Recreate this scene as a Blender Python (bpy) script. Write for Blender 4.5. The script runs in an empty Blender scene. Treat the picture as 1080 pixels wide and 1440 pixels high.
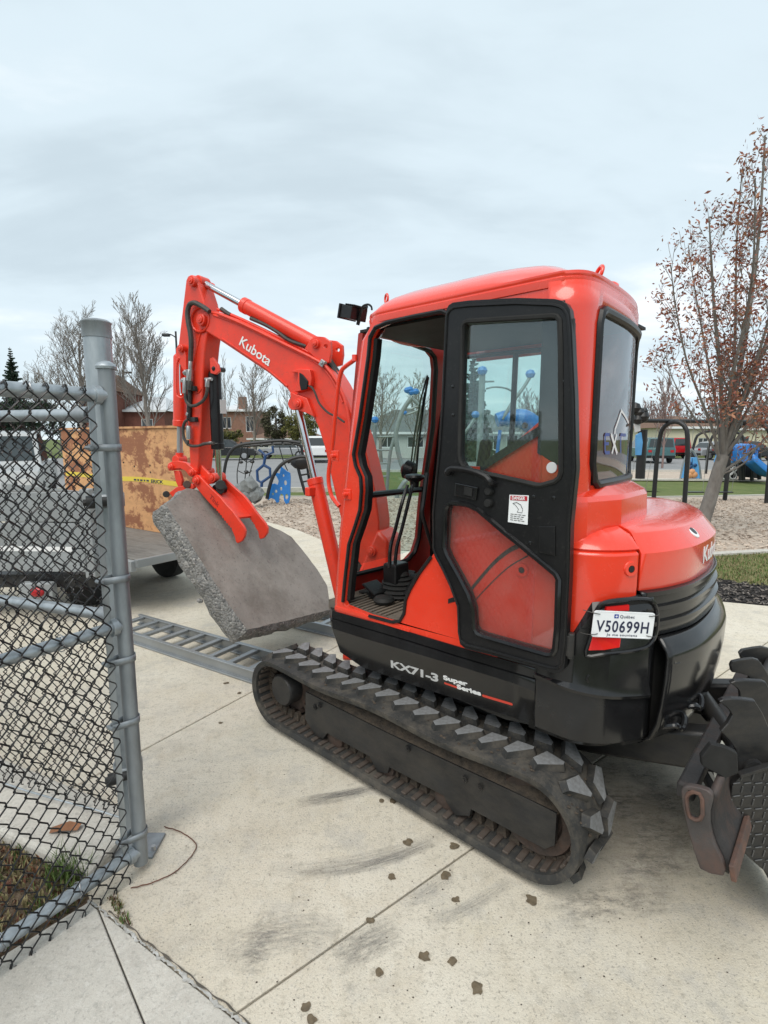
import bpy, bmesh, math, random
from mathutils import Vector as V, Matrix, noise as mnoise
from mathutils.geometry import tessellate_polygon
R = random.Random(7)
rad = math.radians
scn = bpy.context.scene
COL = scn.collection
# ---------------------------------------------------------------- camera, sky, sun, exposure
FOC, CAMH = 740.0, 1.65
PIT = math.atan((720 - 617) / FOC)
cp, sp = math.cos(PIT), math.sin(PIT)
cam = bpy.data.objects.new('camera', bpy.data.cameras.new('camera'))
COL.objects.link(cam)
cam.data.sensor_fit = 'VERTICAL'
cam.data.sensor_height = 24
cam.data.lens = FOC / 1440 * 24
cam.data.clip_start, cam.data.clip_end = 0.05, 3000
cam.location = (0, 0, CAMH)
cam.rotation_euler = (math.pi / 2 - PIT, 0, 0)
scn.camera = cam
SUN_EL, SUN_AZ = rad(56), rad(205)            # azimuth clockwise from +Y
world = bpy.data.worlds.new('World')
scn.world = world
world.use_nodes = True
def build_world():
    nt = world.node_tree
    N, L = nt.nodes, nt.links
    N.clear()
    out = N.new('ShaderNodeOutputWorld')
    sky = N.new('ShaderNodeTexSky')
    sky.sky_type = 'NISHITA'
    sky.sun_disc = False
    sky.sun_elevation, sky.sun_rotation = SUN_EL, SUN_AZ
    bg1 = N.new('ShaderNodeBackground'); bg1.inputs[1].default_value = 0.1
    L.new(sky.outputs[0], bg1.inputs[0])
    tc = N.new('ShaderNodeTexCoord')
    sep = N.new('ShaderNodeSeparateXYZ'); L.new(tc.outputs['Generated'], sep.inputs[0])
    def m(op, a, b=None):
        n = N.new('ShaderNodeMath'); n.operation = op
        for i, x in enumerate((a, b)):
            if x is None: continue
            if isinstance(x, (int, float)): n.inputs[i].default_value = x
            else: L.new(x, n.inputs[i])
        return n.outputs[0]
    zz = m('ADD', m('ABSOLUTE', sep.outputs[2]), 0.22)
    cmb = N.new('ShaderNodeCombineXYZ')
    L.new(m('DIVIDE', sep.outputs[0], zz), cmb.inputs[0])
    L.new(m('DIVIDE', sep.outputs[1], zz), cmb.inputs[1])
    def noise(scale, detail, rough, dist=0.0, off=(0, 0, 0), sc=(1, 1, 1)):
        mp = N.new('ShaderNodeMapping'); mp.inputs['Location'].default_value = off; mp.inputs['Scale'].default_value = sc
        L.new(cmb.outputs[0], mp.inputs[0])
        n = N.new('ShaderNodeTexNoise')
        n.inputs['Scale'].default_value = scale; n.inputs['Detail'].default_value = detail
        n.inputs['Roughness'].default_value = rough; n.inputs['Distortion'].default_value = dist
        L.new(mp.outputs[0], n.inputs['Vector'])
        return n.outputs[0]
    n1 = noise(0.9, 5, 0.5, 0.5, (3.1, 1.7, 0), (0.8, 1.5, 1))
    n2 = noise(2.6, 7, 0.55, 0.3, (0.4, 5.2, 0), (0.7, 1.3, 1))
    mixv = m('ADD', m('MULTIPLY', n1, 0.68), m('MULTIPLY', n2, 0.32))
    cr = N.new('ShaderNodeValToRGB')
    cr.color_ramp.interpolation = 'EASE'
    e = cr.color_ramp.elements
    e[0].position, e[0].color = 0.33, (0.50, 0.59, 0.642, 1)
    e[1].position, e[1].color = 0.64, (0.83, 0.875, 0.905, 1)
    k = e.new(0.5); k.color = (0.61, 0.71, 0.765, 1)
    L.new(mixv, cr.inputs[0])
    bg2 = N.new('ShaderNodeBackground'); bg2.inputs[1].default_value = .81
    L.new(cr.outputs[0], bg2.inputs[0])
    mx = N.new('ShaderNodeMixShader'); mx.inputs[0].default_value = 0.93
    L.new(bg1.outputs[0], mx.inputs[1]); L.new(bg2.outputs[0], mx.inputs[2])
    L.new(mx.outputs[0], out.inputs[0])
build_world()
sun = bpy.data.objects.new('sun', bpy.data.lights.new('sun', 'SUN'))
COL.objects.link(sun)
sun.data.energy = 1.5
sun.data.angle = rad(45)
sun.data.color = (1.0, 0.945, 0.87)
_sd = V((math.sin(SUN_AZ) * math.cos(SUN_EL), math.cos(SUN_AZ) * math.cos(SUN_EL), math.sin(SUN_EL)))
sun.rotation_euler = _sd.to_track_quat('Z', 'Y').to_euler()
vs = scn.view_settings
vs.view_transform = 'Standard'; vs.look = 'None'; vs.exposure = 0.69; vs.gamma = 1.0; vs.use_curve_mapping = False
scn.render.engine = 'CYCLES'
scn.cycles.max_bounces = 8
scn.cycles.transparent_max_bounces = 24
scn.cycles.use_denoising = True

# ---------------------------------------------------------------- survey helpers (measured sight lines -> real planes)
CAM = V((0, 0, CAMH))
VIEW = {'r1': (200, 370, 3.375), 'r2': (460, 370, 3.0), 'r3': (760, 340, 3.272), 'r4': (440, 740, 2.842), 'r5': (740, 720, 3.176),
        'r6': (340, 880, 2.0), 'r7': (780, 880, 3.6), 's3': (240, 500, 4.154), 's4': (480, 500, 5.54), 's5': (860, 540, 4.5),
        's7': (210, 640, 4.0), 'u1': (0, 600, 3.857), 'u2': (280, 480, 5.4), 'u3': (940, 560, 7.714), 'u4': (620, 440, 6.0), 'u6': (200, 380, 4.5),
        'u7': (470, 740, 7.2), 'u8': (350, 480, 3.788), 'z3': (400, 380, 6.75), 'z4': (900, 880, 4.0), 'z6': (820, 400, 4.8),
        'z7': (820, 840, 9.0), 't1': (340, 900, 3.857), 't2': (600, 1000, 3.857)}
def px(r, pts):
    a, b, s = VIEW[r]
    return [(a + x / s, b + y / s) for x, y in pts]
def ray(u, v):
    x, y = (u - 540) / FOC, (v - 720) / FOC
    return V((x, cp - y * sp, -sp - y * cp))
def G(u, v, z=0.0):
    d = ray(u, v)
    return CAM + d * ((z - CAMH) / d.z)
def W(u, v, Y):
    d = ray(u, v)
    return CAM + d * (Y / d.y)
def _frame():
    a, b = G(425.6, 1050.4, .02), G(704, 1218, .02)
    x = V((a.x - b.x, a.y - b.y, 0)).normalized()
    y = V((0, 0, 1)).cross(x)
    return V((a.x, a.y, 0)) - 0.75 * y - 0.5 * x, x, y
EXO, EXX, EXY = _frame()
YAW = math.atan2(EXX.y, EXX.x)
def loc(p):
    p = p - EXO
    return V((p.dot(EXX), p.dot(EXY), p.z))
CL = loc(CAM)
def lray(u, v):
    d = ray(u, v)
    return V((d.dot(EXX), d.dot(EXY), d.z))
def LY(u, v, y):
    d = lray(u, v)
    return CL + d * ((y - CL.y) / d.y)
def LX(u, v, x):
    d = lray(u, v)
    return CL + d * ((x - CL.x) / d.x)
def LZ(u, v, z):
    d = lray(u, v)
    return CL + d * ((z - CL.z) / d.z)
SWG = rad(16)
BP0 = V((.8, -.1, 0)); BD = V((math.cos(SWG), math.sin(SWG), 0)); BN = V((-math.sin(SWG), math.cos(SWG), 0)); UZ = V((0, 0, 1))
def LB(u, v, off=0.0):
    d = lray(u, v)
    return CL + d * (((BP0 - CL).dot(BN) + off) / d.dot(BN))
def LYs(r, pts, y): return [LY(u, v, y) for u, v in px(r, pts)]
def LBs(r, pts, o=0.0): return [LB(u, v, o) for u, v in px(r, pts)]
VIEW['n'] = (0, 0, 1)

# ---------------------------------------------------------------- materials
MATS = {}
def nodes(name):
    m = bpy.data.materials.new(name); m.use_nodes = True
    nt = m.node_tree
    b = nt.nodes['Principled BSDF']
    return m, nt, b
def mk(name, col, rough=.5, metal=0.0, var=.12, vs_=6.0, spec=.5, bump=0.0, bs=40.0, coat=0.0, dirt=None, dirt_amt=.5, ds=5.0, dsh=(.38, .70), stretch=(1, 1, 1), speck=None, rvar=.1, detail=6):
    m, nt, b = nodes(name)
    N, L = nt.nodes, nt.links
    tc = N.new('ShaderNodeTexCoord')
    mp = N.new('ShaderNodeMapping'); mp.inputs['Scale'].default_value = stretch
    L.new(tc.outputs['Object'], mp.inputs[0])
    def noise(s, d=detail, ro=.6):
        n = N.new('ShaderNodeTexNoise'); n.inputs['Scale'].default_value = s; n.inputs['Detail'].default_value = d; n.inputs['Roughness'].default_value = ro
        L.new(mp.outputs[0], n.inputs['Vector'])
        return n.outputs[0]
    def ramp(fac, p0, p1, c0, c1):
        r = N.new('ShaderNodeValToRGB')
        r.color_ramp.elements[0].position, r.color_ramp.elements[0].color = p0, c0
        r.color_ramp.elements[1].position, r.color_ramp.elements[1].color = p1, c1
        L.new(fac, r.inputs[0])
        return r.outputs[0]
    def mix(fac, a, bb, mode='MIX'):
        x = N.new('ShaderNodeMix'); x.data_type = 'RGBA'; x.blend_type = mode
        for sock, val in ((x.inputs[0], fac), (x.inputs[6], a), (x.inputs[7], bb)):
            if isinstance(val, (int, float)): sock.default_value = val
            elif isinstance(val, tuple): sock.default_value = val
            else: L.new(val, sock)
        return x.outputs[2]
    c = tuple(col) + (1,)
    lo = tuple(max(0, x * (1 - var)) for x in col) + (1,)
    hi = tuple(min(1, x * (1 + var)) for x in col) + (1,)
    n1 = noise(vs_)
    out = ramp(n1, .3, .7, lo, hi)
    if dirt:
        n2 = noise(ds, 8, .7)
        f = ramp(n2, dsh[0], dsh[1], (0, 0, 0, 1), (dirt_amt,) * 3 + (1,))
        out = mix(f, out, tuple(dirt) + (1,))
    if speck:
        sc, amt, scol = speck
        n3 = noise(sc, 2, .5)
        f = ramp(n3, .60, .72, (0, 0, 0, 1), (amt,) * 3 + (1,))
        out = mix(f, out, tuple(scol) + (1,))
        f2 = ramp(n3, .28, .4, (amt * .6,) * 3 + (1,), (0, 0, 0, 1))
        out = mix(f2, out, hi)
    L.new(out, b.inputs['Base Color'])
    if rvar:
        mr = N.new('ShaderNodeMapRange'); mr.inputs[3].default_value = max(.02, rough - rvar); mr.inputs[4].default_value = min(1, rough + rvar)
        L.new(n1, mr.inputs[0]); L.new(mr.outputs[0], b.inputs['Roughness'])
    else:
        b.inputs['Roughness'].default_value = rough
    b.inputs['Metallic'].default_value = metal
    b.inputs['Specular IOR Level'].default_value = spec
    if coat:
        b.inputs['Coat Weight'].default_value = coat; b.inputs['Coat Roughness'].default_value = .10
    if bump:
        bn = N.new('ShaderNodeBump'); bn.inputs['Strength'].default_value = bump; bn.inputs['Distance'].default_value = .01
        L.new(noise(bs, 5, .65), bn.inputs['Height']); L.new(bn.outputs[0], b.inputs['Normal'])
    MATS[name] = m
    return m
RED = (.84, .042, .013)
mk('red_paint', RED, .26, var=.06, coat=.8, dirt=(.62, .085, .055), dirt_amt=.35, ds=3, bump=.015, bs=18, speck=(160, .18, (.45, .12, .09)))
mk('red_arm', (.82, .042, .014), .40, var=.08, coat=.2, dirt=(.48, .055, .035), dirt_amt=.5, ds=7, bump=.05, bs=60, speck=(70, .3, (.30, .07, .05)))
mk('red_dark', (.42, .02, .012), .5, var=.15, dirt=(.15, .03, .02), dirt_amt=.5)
mk('red_light', (.65, .01, .01), .15, var=.05, coat=.6)
mk('black_plastic', (.008, .008, .009), .34, var=.2, spec=.32, dirt=(.026, .025, .024), dirt_amt=.35, ds=4, speck=(90, .25, (.05, .048, .045)))
mk('black_gloss', (.007, .007, .008), .18, var=.1, coat=.2, spec=.4, dirt=(.04, .04, .04), dirt_amt=.3, ds=5, rvar=.06)
mk('black_matte', (.012, .012, .012), .65, var=.2, spec=.3, dirt=(.05, .048, .045), dirt_amt=.4)
mk('black_steel', (.019, .0195, .021), .42, var=.3, metal=.2, dirt=(.065, .057, .047), dirt_amt=.5, ds=9, bump=.08, bs=90, stretch=(1, 1, 2))
mk('tread_steel', (.10, .10, .10), .35, metal=.5, var=.2)
mk('rubber', (.034, .034, .033), .75, var=.3, spec=.35, dirt=(.105, .092, .075), dirt_amt=.75, ds=9, dsh=(.46, .62), speck=(110, .5, (.10, .085, .065)), bump=.15, bs=120)
mk('lug_rubber', (.21, .215, .22), .8, var=.2, vs_=25, dirt=(.08, .075, .068), dirt_amt=.7, ds=40, bump=.12, bs=150)
mk('track_dirt', (.045, .036, .028), .95, var=.5, vs_=30, dirt=(.11, .08, .055), dirt_amt=.8, ds=25, bump=.8, bs=60)
mk('blade_face', (.030, .028, .028), .6, metal=.2, var=.3, vs_=9, dirt=(.10, .052, .036), dirt_amt=.5, ds=6, dsh=(.46, .66), bump=.2, bs=80)
mk('blade_steel', (.062, .055, .053), .6, metal=.2, var=.3, vs_=9, dirt=(.15, .075, .052), dirt_amt=.45, ds=7, dsh=(.46, .66), bump=.2, bs=80)
mk('wheel_steel', (.045, .034, .028), .8, var=.4, vs_=12, dirt=(.11, .06, .04), dirt_amt=.6, ds=14, bump=.3, bs=60)
mk('rib_rust', (.085, .062, .048), .7, var=.4, vs_=20, dirt=(.04, .036, .032), dirt_amt=.8, ds=18, bump=.2, bs=80)
mk('rust', (.13, .065, .044), .8, var=.4, vs_=12, dirt=(.06, .05, .048), dirt_amt=.85, ds=16, bump=.25, bs=70)
mk('chrome', (.58, .59, .61), .08, metal=1.0, var=.03, rvar=.03)
mk('steel', (.42, .43, .44), .38, metal=.8, var=.12, dirt=(.25, .22, .19), dirt_amt=.3)
mk('hose', (.03, .03, .028), .55, var=.2, dirt=(.12, .10, .08), dirt_amt=.5, ds=20)
mk('galvanised', (.33, .365, .39), .42, metal=.6, var=.25, vs_=9, dirt=(.50, .53, .55), dirt_amt=.5, ds=18, stretch=(1, 1, .35), bump=.04, bs=60, rvar=.15)
mk('galvanised_old', (.27, .295, .315), .5, metal=.5, var=.28, vs_=14, dirt=(.22, .23, .23), dirt_amt=.55, ds=9, stretch=(1, 1, .3), bump=.05, bs=60, rvar=.12)
mk('aluminium', (.34, .36, .375), .42, metal=.6, var=.15, dirt=(.25, .24, .22), dirt_amt=.4, ds=12)
mk('vinyl_wire', (.012, .012, .013), .4, var=.2)
mk('slab_concrete', (.265, .24, .215), .95, var=.15, vs_=5, dirt=(.13, .108, .09), dirt_amt=.65, ds=3.2, bump=.35, bs=60, dsh=(.44, .66), speck=(55, .5, (.11, .10, .09)))
mk('broken_old', (.20, .20, .19), .98, var=.3, vs_=22, dirt=(.33, .32, .30), dirt_amt=.7, ds=32, bump=1.0, bs=45, speck=(60, .8, (.06, .06, .058)))
mk('white_print', (.8, .8, .8), .5, var=.02)
mk('silver_print', (.55, .55, .55), .45, var=.04)
mk('plate_white', (.80, .81, .82), .35, var=.02)
mk('plate_ink', (.02, .025, .06), .4, var=.02)
mk('blue_ink', (.03, .06, .30), .4, var=.02)
mk('red_print', (.66, .06, .035), .45, var=.04)
mk('red_label', (.45, .015, .03), .45, var=.04)
mk('floor_rubber', (.10, .085, .07), .85, var=.4, vs_=14, dirt=(.20, .155, .11), dirt_amt=.8, ds=9, bump=.3, bs=40)
mk('plywood', (.62, .335, .155), .75, var=.14, vs_=9, dirt=(.25, .09, .045), dirt_amt=.9, ds=1.7, dsh=(.485, .535), stretch=(1, 1, 1.5), bump=.06, bs=30, speck=(26, .3, (.36, .17, .085)))
mk('wood_deck', (.15, .135, .12), .85, var=.3, vs_=5, dirt=(.24, .23, .21), dirt_amt=.6, ds=3, stretch=(1, 6, 1), bump=.15, bs=25)
mk('tape_yellow', (.72, .55, .06), .5, var=.04)
mk('trailer_grey', (.33, .35, .36), .5, metal=.2, var=.1, dirt=(.22, .22, .21), dirt_amt=.5, ds=4)
mk('white_paint', (.72, .73, .73), .35, var=.04, coat=.3)
mk('pale_paint', (.40, .41, .41), .4, var=.05, coat=.2)
mk('black_car', (.012, .013, .015), .2, coat=.6, var=.05)
mk('teal_car', (.05, .13, .14), .25, coat=.5, var=.05)
mk('silver_car', (.35, .36, .37), .3, metal=.4, coat=.4, var=.05)
mk('car_glass', (.02, .028, .03), .08, var=.05, spec=.8)
mk('tyre', (.02, .02, .02), .85, var=.2, bump=.1)
mk('play_black', (.013, .013, .014), .42, var=.15)
mk('play_steel', (.24, .26, .26), .45, metal=.3, var=.1)
mk('play_blue', (.022, .19, .56), .4, var=.08, coat=.1, dirt=(.04, .16, .42), dirt_amt=.4)
mk('play_blue_pale', (.10, .33, .64), .5, var=.08)
mk('play_navy', (.012, .05, .15), .45, var=.1)
mk('play_orange', (.62, .30, .14), .55, var=.05)
mk('rock_grey', (.18, .19, .19), .9, var=.3, vs_=8, bump=.5, bs=15)
mk('brick_wall', (.20, .078, .055), .9, var=.22, vs_=3, dirt=(.12, .05, .04), dirt_amt=.4, ds=20, speck=(14, .3, (.26, .14, .10)))
mk('brick_pale', (.26, .14, .10), .9, var=.2, vs_=3, speck=(14, .3, (.2, .09, .07)))
mk('siding_white', (.50, .51, .48), .7, var=.04, vs_=2)
mk('siding_cream', (.62, .57, .42), .7, var=.05, vs_=2)
mk('roof_grey', (.13, .14, .145), .9, var=.15, vs_=4, speck=(9, .3, (.09, .09, .09)))
mk('roof_brown', (.16, .095, .065), .9, var=.18, vs_=4, speck=(9, .3, (.10, .06, .045)))
mk('roof_snowy', (.58, .60, .62), .8, var=.08, vs_=2)
mk('window_dark', (.035, .042, .05), .12, var=.15, spec=.7)
mk('bark', (.155, .135, .12), .95, var=.3, vs_=14, dirt=(.27, .26, .24), dirt_amt=.55, ds=8, bump=.6, bs=35, stretch=(1, 1, .4))
mk('bark_far', (.185, .16, .14), .95, var=.2, vs_=3)
mk('bark_pale', (.225, .195, .17), .95, var=.2, vs_=3)
mk('bark_red', (.22, .15, .135), .95, var=.2, vs_=3)
mk('leaf_red', (.25, .085, .055), .7, var=.45, vs_=4)
mk('leaf_rust', (.33, .15, .08), .7, var=.35, vs_=4)
mk('needle', (.022, .045, .026), .8, var=.4, vs_=3)
mk('needle_olive', (.065, .068, .030), .85, var=.4, vs_=1.5)
mk('leaf_olive', (.16, .155, .035), .8, var=.35, vs_=1.5)
mk('hedge_leaf', (.024, .040, .016), .8, var=.4, vs_=2)
mk('bush_brown', (.075, .062, .040), .9, var=.35, vs_=1.5)
mk('grass_blade', (.095, .15, .035), .75, var=.4, vs_=3)
mk('grass_dry', (.24, .20, .10), .85, var=.3, vs_=3)
mk('twig', (.12, .05, .03), .8, var=.2)
mk('chip', (.48, .395, .32), .9, var=.4, vs_=1.2)
mk('chip_dark', (.27, .20, .15), .9, var=.4, vs_=1.2)
mk('bark_chip', (.022, .019, .018), .9, var=.5, vs_=2)
mk('dead_leaf', (.24, .11, .055), .85, var=.4, vs_=10)
mk('lamp_metal', (.03, .032, .034), .5, var=.1)
mk('tail_red', (.40, .01, .015), .2, var=.1)
mk('oil', (.115, .085, .05), .8, var=.45, vs_=55, rvar=.1, dirt=(.20, .165, .115), dirt_amt=.6, ds=60)
mk('sealant', (.52, .52, .50), .9, var=.25, vs_=30, dirt=(.16, .14, .11), dirt_amt=.8, ds=40)

def aggregate(name):
    m, nt, b = nodes(name); N, L = nt.nodes, nt.links
    tc = N.new('ShaderNodeTexCoord')
    vo = N.new('ShaderNodeTexVoronoi'); vo.inputs['Scale'].default_value = 62; L.new(tc.outputs['Object'], vo.inputs['Vector'])
    sp_ = N.new('ShaderNodeSeparateColor'); L.new(vo.outputs['Color'], sp_.inputs[0])
    r1 = N.new('ShaderNodeValToRGB'); e = r1.color_ramp.elements
    e[0].position, e[0].color = .0, (.085, .085, .085, 1); e[1].position, e[1].color = 1.0, (.44, .42, .39, 1)
    k = e.new(.45); k.color = (.20, .20, .195, 1); k = e.new(.75); k.color = (.27, .255, .24, 1)
    L.new(sp_.outputs[0], r1.inputs[0])
    nz = N.new('ShaderNodeTexNoise'); nz.inputs['Scale'].default_value = 16; nz.inputs['Detail'].default_value = 8; nz.inputs['Roughness'].default_value = .7; L.new(tc.outputs['Object'], nz.inputs['Vector'])
    mr = N.new('ShaderNodeMapRange'); mr.inputs[1].default_value = .38; mr.inputs[2].default_value = .62; L.new(nz.outputs[0], mr.inputs[0])
    x = N.new('ShaderNodeMix'); x.data_type = 'RGBA'; L.new(mr.outputs[0], x.inputs[0]); L.new(r1.outputs[0], x.inputs[6]); x.inputs[7].default_value = (.21, .205, .195, 1)
    L.new(x.outputs[2], b.inputs['Base Color']); b.inputs['Roughness'].default_value = .95
    bn = N.new('ShaderNodeBump'); bn.inputs['Strength'].default_value = .9; bn.inputs['Distance'].default_value = .012
    ad = N.new('ShaderNodeMath'); ad.operation = 'SUBTRACT'; L.new(nz.outputs[0], ad.inputs[0]); L.new(vo.outputs['Distance'], ad.inputs[1])
    L.new(ad.outputs[0], bn.inputs['Height']); L.new(bn.outputs[0], b.inputs['Normal'])
    MATS[name] = m
aggregate('broken_concrete')
def glass(name, tint, fac=.06, refl=(.9, .95, 1), dust=.015):
    m, nt, b = nodes(name)
    N, L = nt.nodes, nt.links
    N.remove(b)
    tr = N.new('ShaderNodeBsdfTransparent'); tr.inputs[0].default_value = tint + (1,)
    gl = N.new('ShaderNodeBsdfGlossy'); gl.inputs[0].default_value = refl + (1,); gl.inputs[1].default_value = .03
    lw = N.new('ShaderNodeLayerWeight'); lw.inputs[0].default_value = .5
    pw = N.new('ShaderNodeMath'); pw.operation = 'POWER'; pw.inputs[1].default_value = 4.5
    L.new(lw.outputs['Facing'], pw.inputs[0])
    ad = N.new('ShaderNodeMath'); ad.operation = 'MULTIPLY_ADD'; ad.use_clamp = True; ad.inputs[1].default_value = .85; ad.inputs[2].default_value = fac + .03
    L.new(pw.outputs[0], ad.inputs[0])
    mx = N.new('ShaderNodeMixShader')
    L.new(ad.outputs[0], mx.inputs[0]); L.new(tr.outputs[0], mx.inputs[1]); L.new(gl.outputs[0], mx.inputs[2])
    df = N.new('ShaderNodeBsdfDiffuse'); df.inputs[0].default_value = (.55, .52, .48, 1)
    tc = N.new('ShaderNodeTexCoord'); nz = N.new('ShaderNodeTexNoise'); nz.inputs['Scale'].default_value = 7; nz.inputs['Detail'].default_value = 8; nz.inputs['Roughness'].default_value = .7
    L.new(tc.outputs['Object'], nz.inputs['Vector'])
    mr = N.new('ShaderNodeMapRange'); mr.inputs[1].default_value = .3; mr.inputs[2].default_value = .7; mr.inputs[3].default_value = dust * .5; mr.inputs[4].default_value = dust * 1.6
    L.new(nz.outputs[0], mr.inputs[0])
    m2 = N.new('ShaderNodeMixShader'); L.new(mr.outputs[0], m2.inputs[0]); L.new(mx.outputs[0], m2.inputs[1]); L.new(df.outputs[0], m2.inputs[2])
    L.new(m2.outputs[0], nt.nodes['Material Output'].inputs[0])
    MATS[name] = m
glass('cab_glass', (.86, .945, .93), .02)
glass('door_glass', (.86, .935, .92), .03)
glass('rear_glass', (.27, .30, .32), .10, dust=.05)
glass('clear_panel', (.92, .86, .84), .03, dust=.045)

def ground_mat(name, c1, c2, c3, scale=1.0, rough=.95, bump=.3, bs=60, fine=None, patches=None):
    m, nt, b = nodes(name)
    N, L = nt.nodes, nt.links
    tc = N.new('ShaderNodeTexCoord')
    def noise(s, d=6, ro=.6, sc=(1, 1, 1)):
        mp = N.new('ShaderNodeMapping'); mp.inputs['Scale'].default_value = sc
        L.new(tc.outputs['Object'], mp.inputs[0])
        n = N.new('ShaderNodeTexNoise'); n.inputs['Scale'].default_value = s; n.inputs['Detail'].default_value = d; n.inputs['Roughness'].default_value = ro
        L.new(mp.outputs[0], n.inputs['Vector']); return n.outputs[0]
    def mixc(f, a, bb):
        x = N.new('ShaderNodeMix'); x.data_type = 'RGBA'
        L.new(f, x.inputs[0])
        for s, v in ((x.inputs[6], a), (x.inputs[7], bb)):
            if isinstance(v, tuple): s.default_value = v + (1,)
            else: L.new(v, s)
        return x.outputs[2]
    def rmp(f, a, bb, top=1.0):
        r = N.new('ShaderNodeMapRange'); r.inputs[1].default_value = a; r.inputs[2].default_value = bb; r.inputs[4].default_value = top
        r.clamp = True
        L.new(f, r.inputs[0]); return r.outputs[0]
    out = mixc(rmp(noise(1.3 * scale, 6, .6), .35, .65), c1, c2)
    out = mixc(rmp(noise(7 * scale, 7, .7), .5, .72, .8), out, c3)
    if patches:
        for pc, ps, amt, sc in patches: out = mixc(rmp(noise(ps, 8, .72, sc), .53, .70, amt), out, pc)
    if fine:
        fc, fs, amt = fine
        out = mixc(rmp(noise(fs, 3, .6), .56, .68, amt), out, fc)
        out = mixc(rmp(noise(fs * 1.7, 2, .5), .60, .70, amt * .7), out, tuple(min(1, x * 1.25) for x in c2))
    L.new(out, b.inputs['Base Color'])
    b.inputs['Roughness'].default_value = rough
    b.inputs['Specular IOR Level'].default_value = .25
    bn = N.new('ShaderNodeBump'); bn.inputs['Strength'].default_value = bump; bn.inputs['Distance'].default_value = .01
    L.new(noise(bs, 6, .7), bn.inputs['Height']); L.new(bn.outputs[0], b.inputs['Normal'])
    MATS[name] = m
ground_mat('concrete', (.585, .527, .425), (.665, .612, .515), (.535, .468, .365), .8, bump=.45, bs=150, fine=((.25, .225, .19), 120, .6), patches=[((.38, .355, .31), 2.4, .5, (1, 1, 1)), ((.60, .54, .40), 1.1, .5, (1, 1.6, 1)), ((.36, .325, .26), 22, .75, (1, 1, 1)), ((.72, .675, .585), 30, .65, (1, 1, 1)), ((.40, .385, .36), 3.4, .6, (1, 1, 1)), ((.30, .27, .22), 60, .6, (1, 1, 1))])
ground_mat('concrete_left', (.48, .455, .405), (.58, .555, .50), (.42, .395, .35), 1.2, bump=.35, bs=110, fine=((.26, .25, .23), 75, .45), patches=[((.32, .31, .29), 1.4, .5, (1, 1, 1)), ((.32, .31, .28), 20, .6, (1, 1, 1)), ((.64, .62, .58), 26, .55, (1, 1, 1)), ((.28, .265, .235), 58, .5, (1, 1, 1))])
ground_mat('joint_dirt', (.10, .09, .075), (.13, .115, .095), (.06, .055, .045), 6, bump=.5)
ground_mat('lawn', (.085, .12, .032), (.13, .16, .05), (.20, .18, .085), .8, bump=.6, bs=50, fine=((.05, .08, .02), 35, .6))
ground_mat('lawn_dry', (.12, .135, .045), (.19, .18, .08), (.30, .25, .14), 1.2, bump=.6, bs=60, fine=((.07, .08, .03), 45, .6))
ground_mat('wood_mulch', (.45, .375, .305), (.52, .44, .365), (.37, .29, .225), .6, bump=.9, bs=45, fine=((.18, .12, .085), 28, .75))
ground_mat('dark_mulch', (.030, .027, .026), (.045, .040, .038), (.018, .017, .017), 3, bump=1.0, bs=40, fine=((.11, .10, .095), 40, .4))
ground_mat('asphalt', (.235, .235, .235), (.27, .27, .27), (.20, .20, .20), .2, bump=.2, bs=60, fine=((.15, .15, .15), 60, .3))
ground_mat('soil', (.10, .075, .05), (.14, .10, .07), (.20, .15, .11), 6, bump=1.0, bs=50, fine=((.05, .035, .025), 60, .6))

def decal_mat(name, col, scale, lo, hi, amt, stretch=(1, 1, 1)):
    """a thin worn film on a surface: noise decides where it has rubbed off; fades to the sheet's edge through UVs"""
    m, nt, b = nodes(name)
    N, L = nt.nodes, nt.links
    uv = N.new('ShaderNodeUVMap')
    sep = N.new('ShaderNodeSeparateXYZ'); L.new(uv.outputs[0], sep.inputs[0])
    def mt(op, a, bb=None, clamp=False):
        n = N.new('ShaderNodeMath'); n.operation = op; n.use_clamp = clamp
        for i, x in enumerate((a, bb)):
            if x is None: continue
            if isinstance(x, (int, float)): n.inputs[i].default_value = x
            else: L.new(x, n.inputs[i])
        return n.outputs[0]
    def bell(s): return mt('MULTIPLY', mt('MULTIPLY', s, mt('SUBTRACT', 1.0, s)), 4.0)
    edge = mt('MULTIPLY', bell(sep.outputs[0]), bell(sep.outputs[1]))
    tc = N.new('ShaderNodeTexCoord')
    mp = N.new('ShaderNodeMapping'); mp.inputs['Scale'].default_value = stretch
    L.new(uv.outputs[1 if False else 0], mp.inputs[0]) if stretch[2] > 1 else L.new(tc.outputs['Object'], mp.inputs[0])
    n = N.new('ShaderNodeTexNoise'); n.inputs['Scale'].default_value = scale; n.inputs['Detail'].default_value = 10; n.inputs['Roughness'].default_value = .8
    L.new(mp.outputs[0], n.inputs['Vector'])
    mr = N.new('ShaderNodeMapRange'); mr.inputs[1].default_value = lo; mr.inputs[2].default_value = hi; mr.inputs[4].default_value = amt; mr.clamp = True
    L.new(n.outputs[0], mr.inputs[0])
    f = mt('MULTIPLY', mr.outputs[0], mt('POWER', edge, .8), True)
    b.inputs['Base Color'].default_value = col + (1,)
    b.inputs['Roughness'].default_value = .9
    L.new(f, b.inputs['Alpha'])
    MATS[name] = m
decal_mat('scuff_film', (.11, .11, .115), 3.2, .38, .68, .66, (1.6, 3.2, 2))
decal_mat('scuff_pale', (.18, .18, .185), 3.4, .40, .72, .55, (1.8, 3.4, 2))
decal_mat('dirt_shade_film', (.20, .175, .14), 7, .30, .75, .55, (1, 1.6, 1))  # brown ground dirt, also paints the shade under the machine darker
decal_mat('scuff_smudge', (.15, .145, .14), 16, .44, .68, .65, (1, 2.5, 1))

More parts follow.
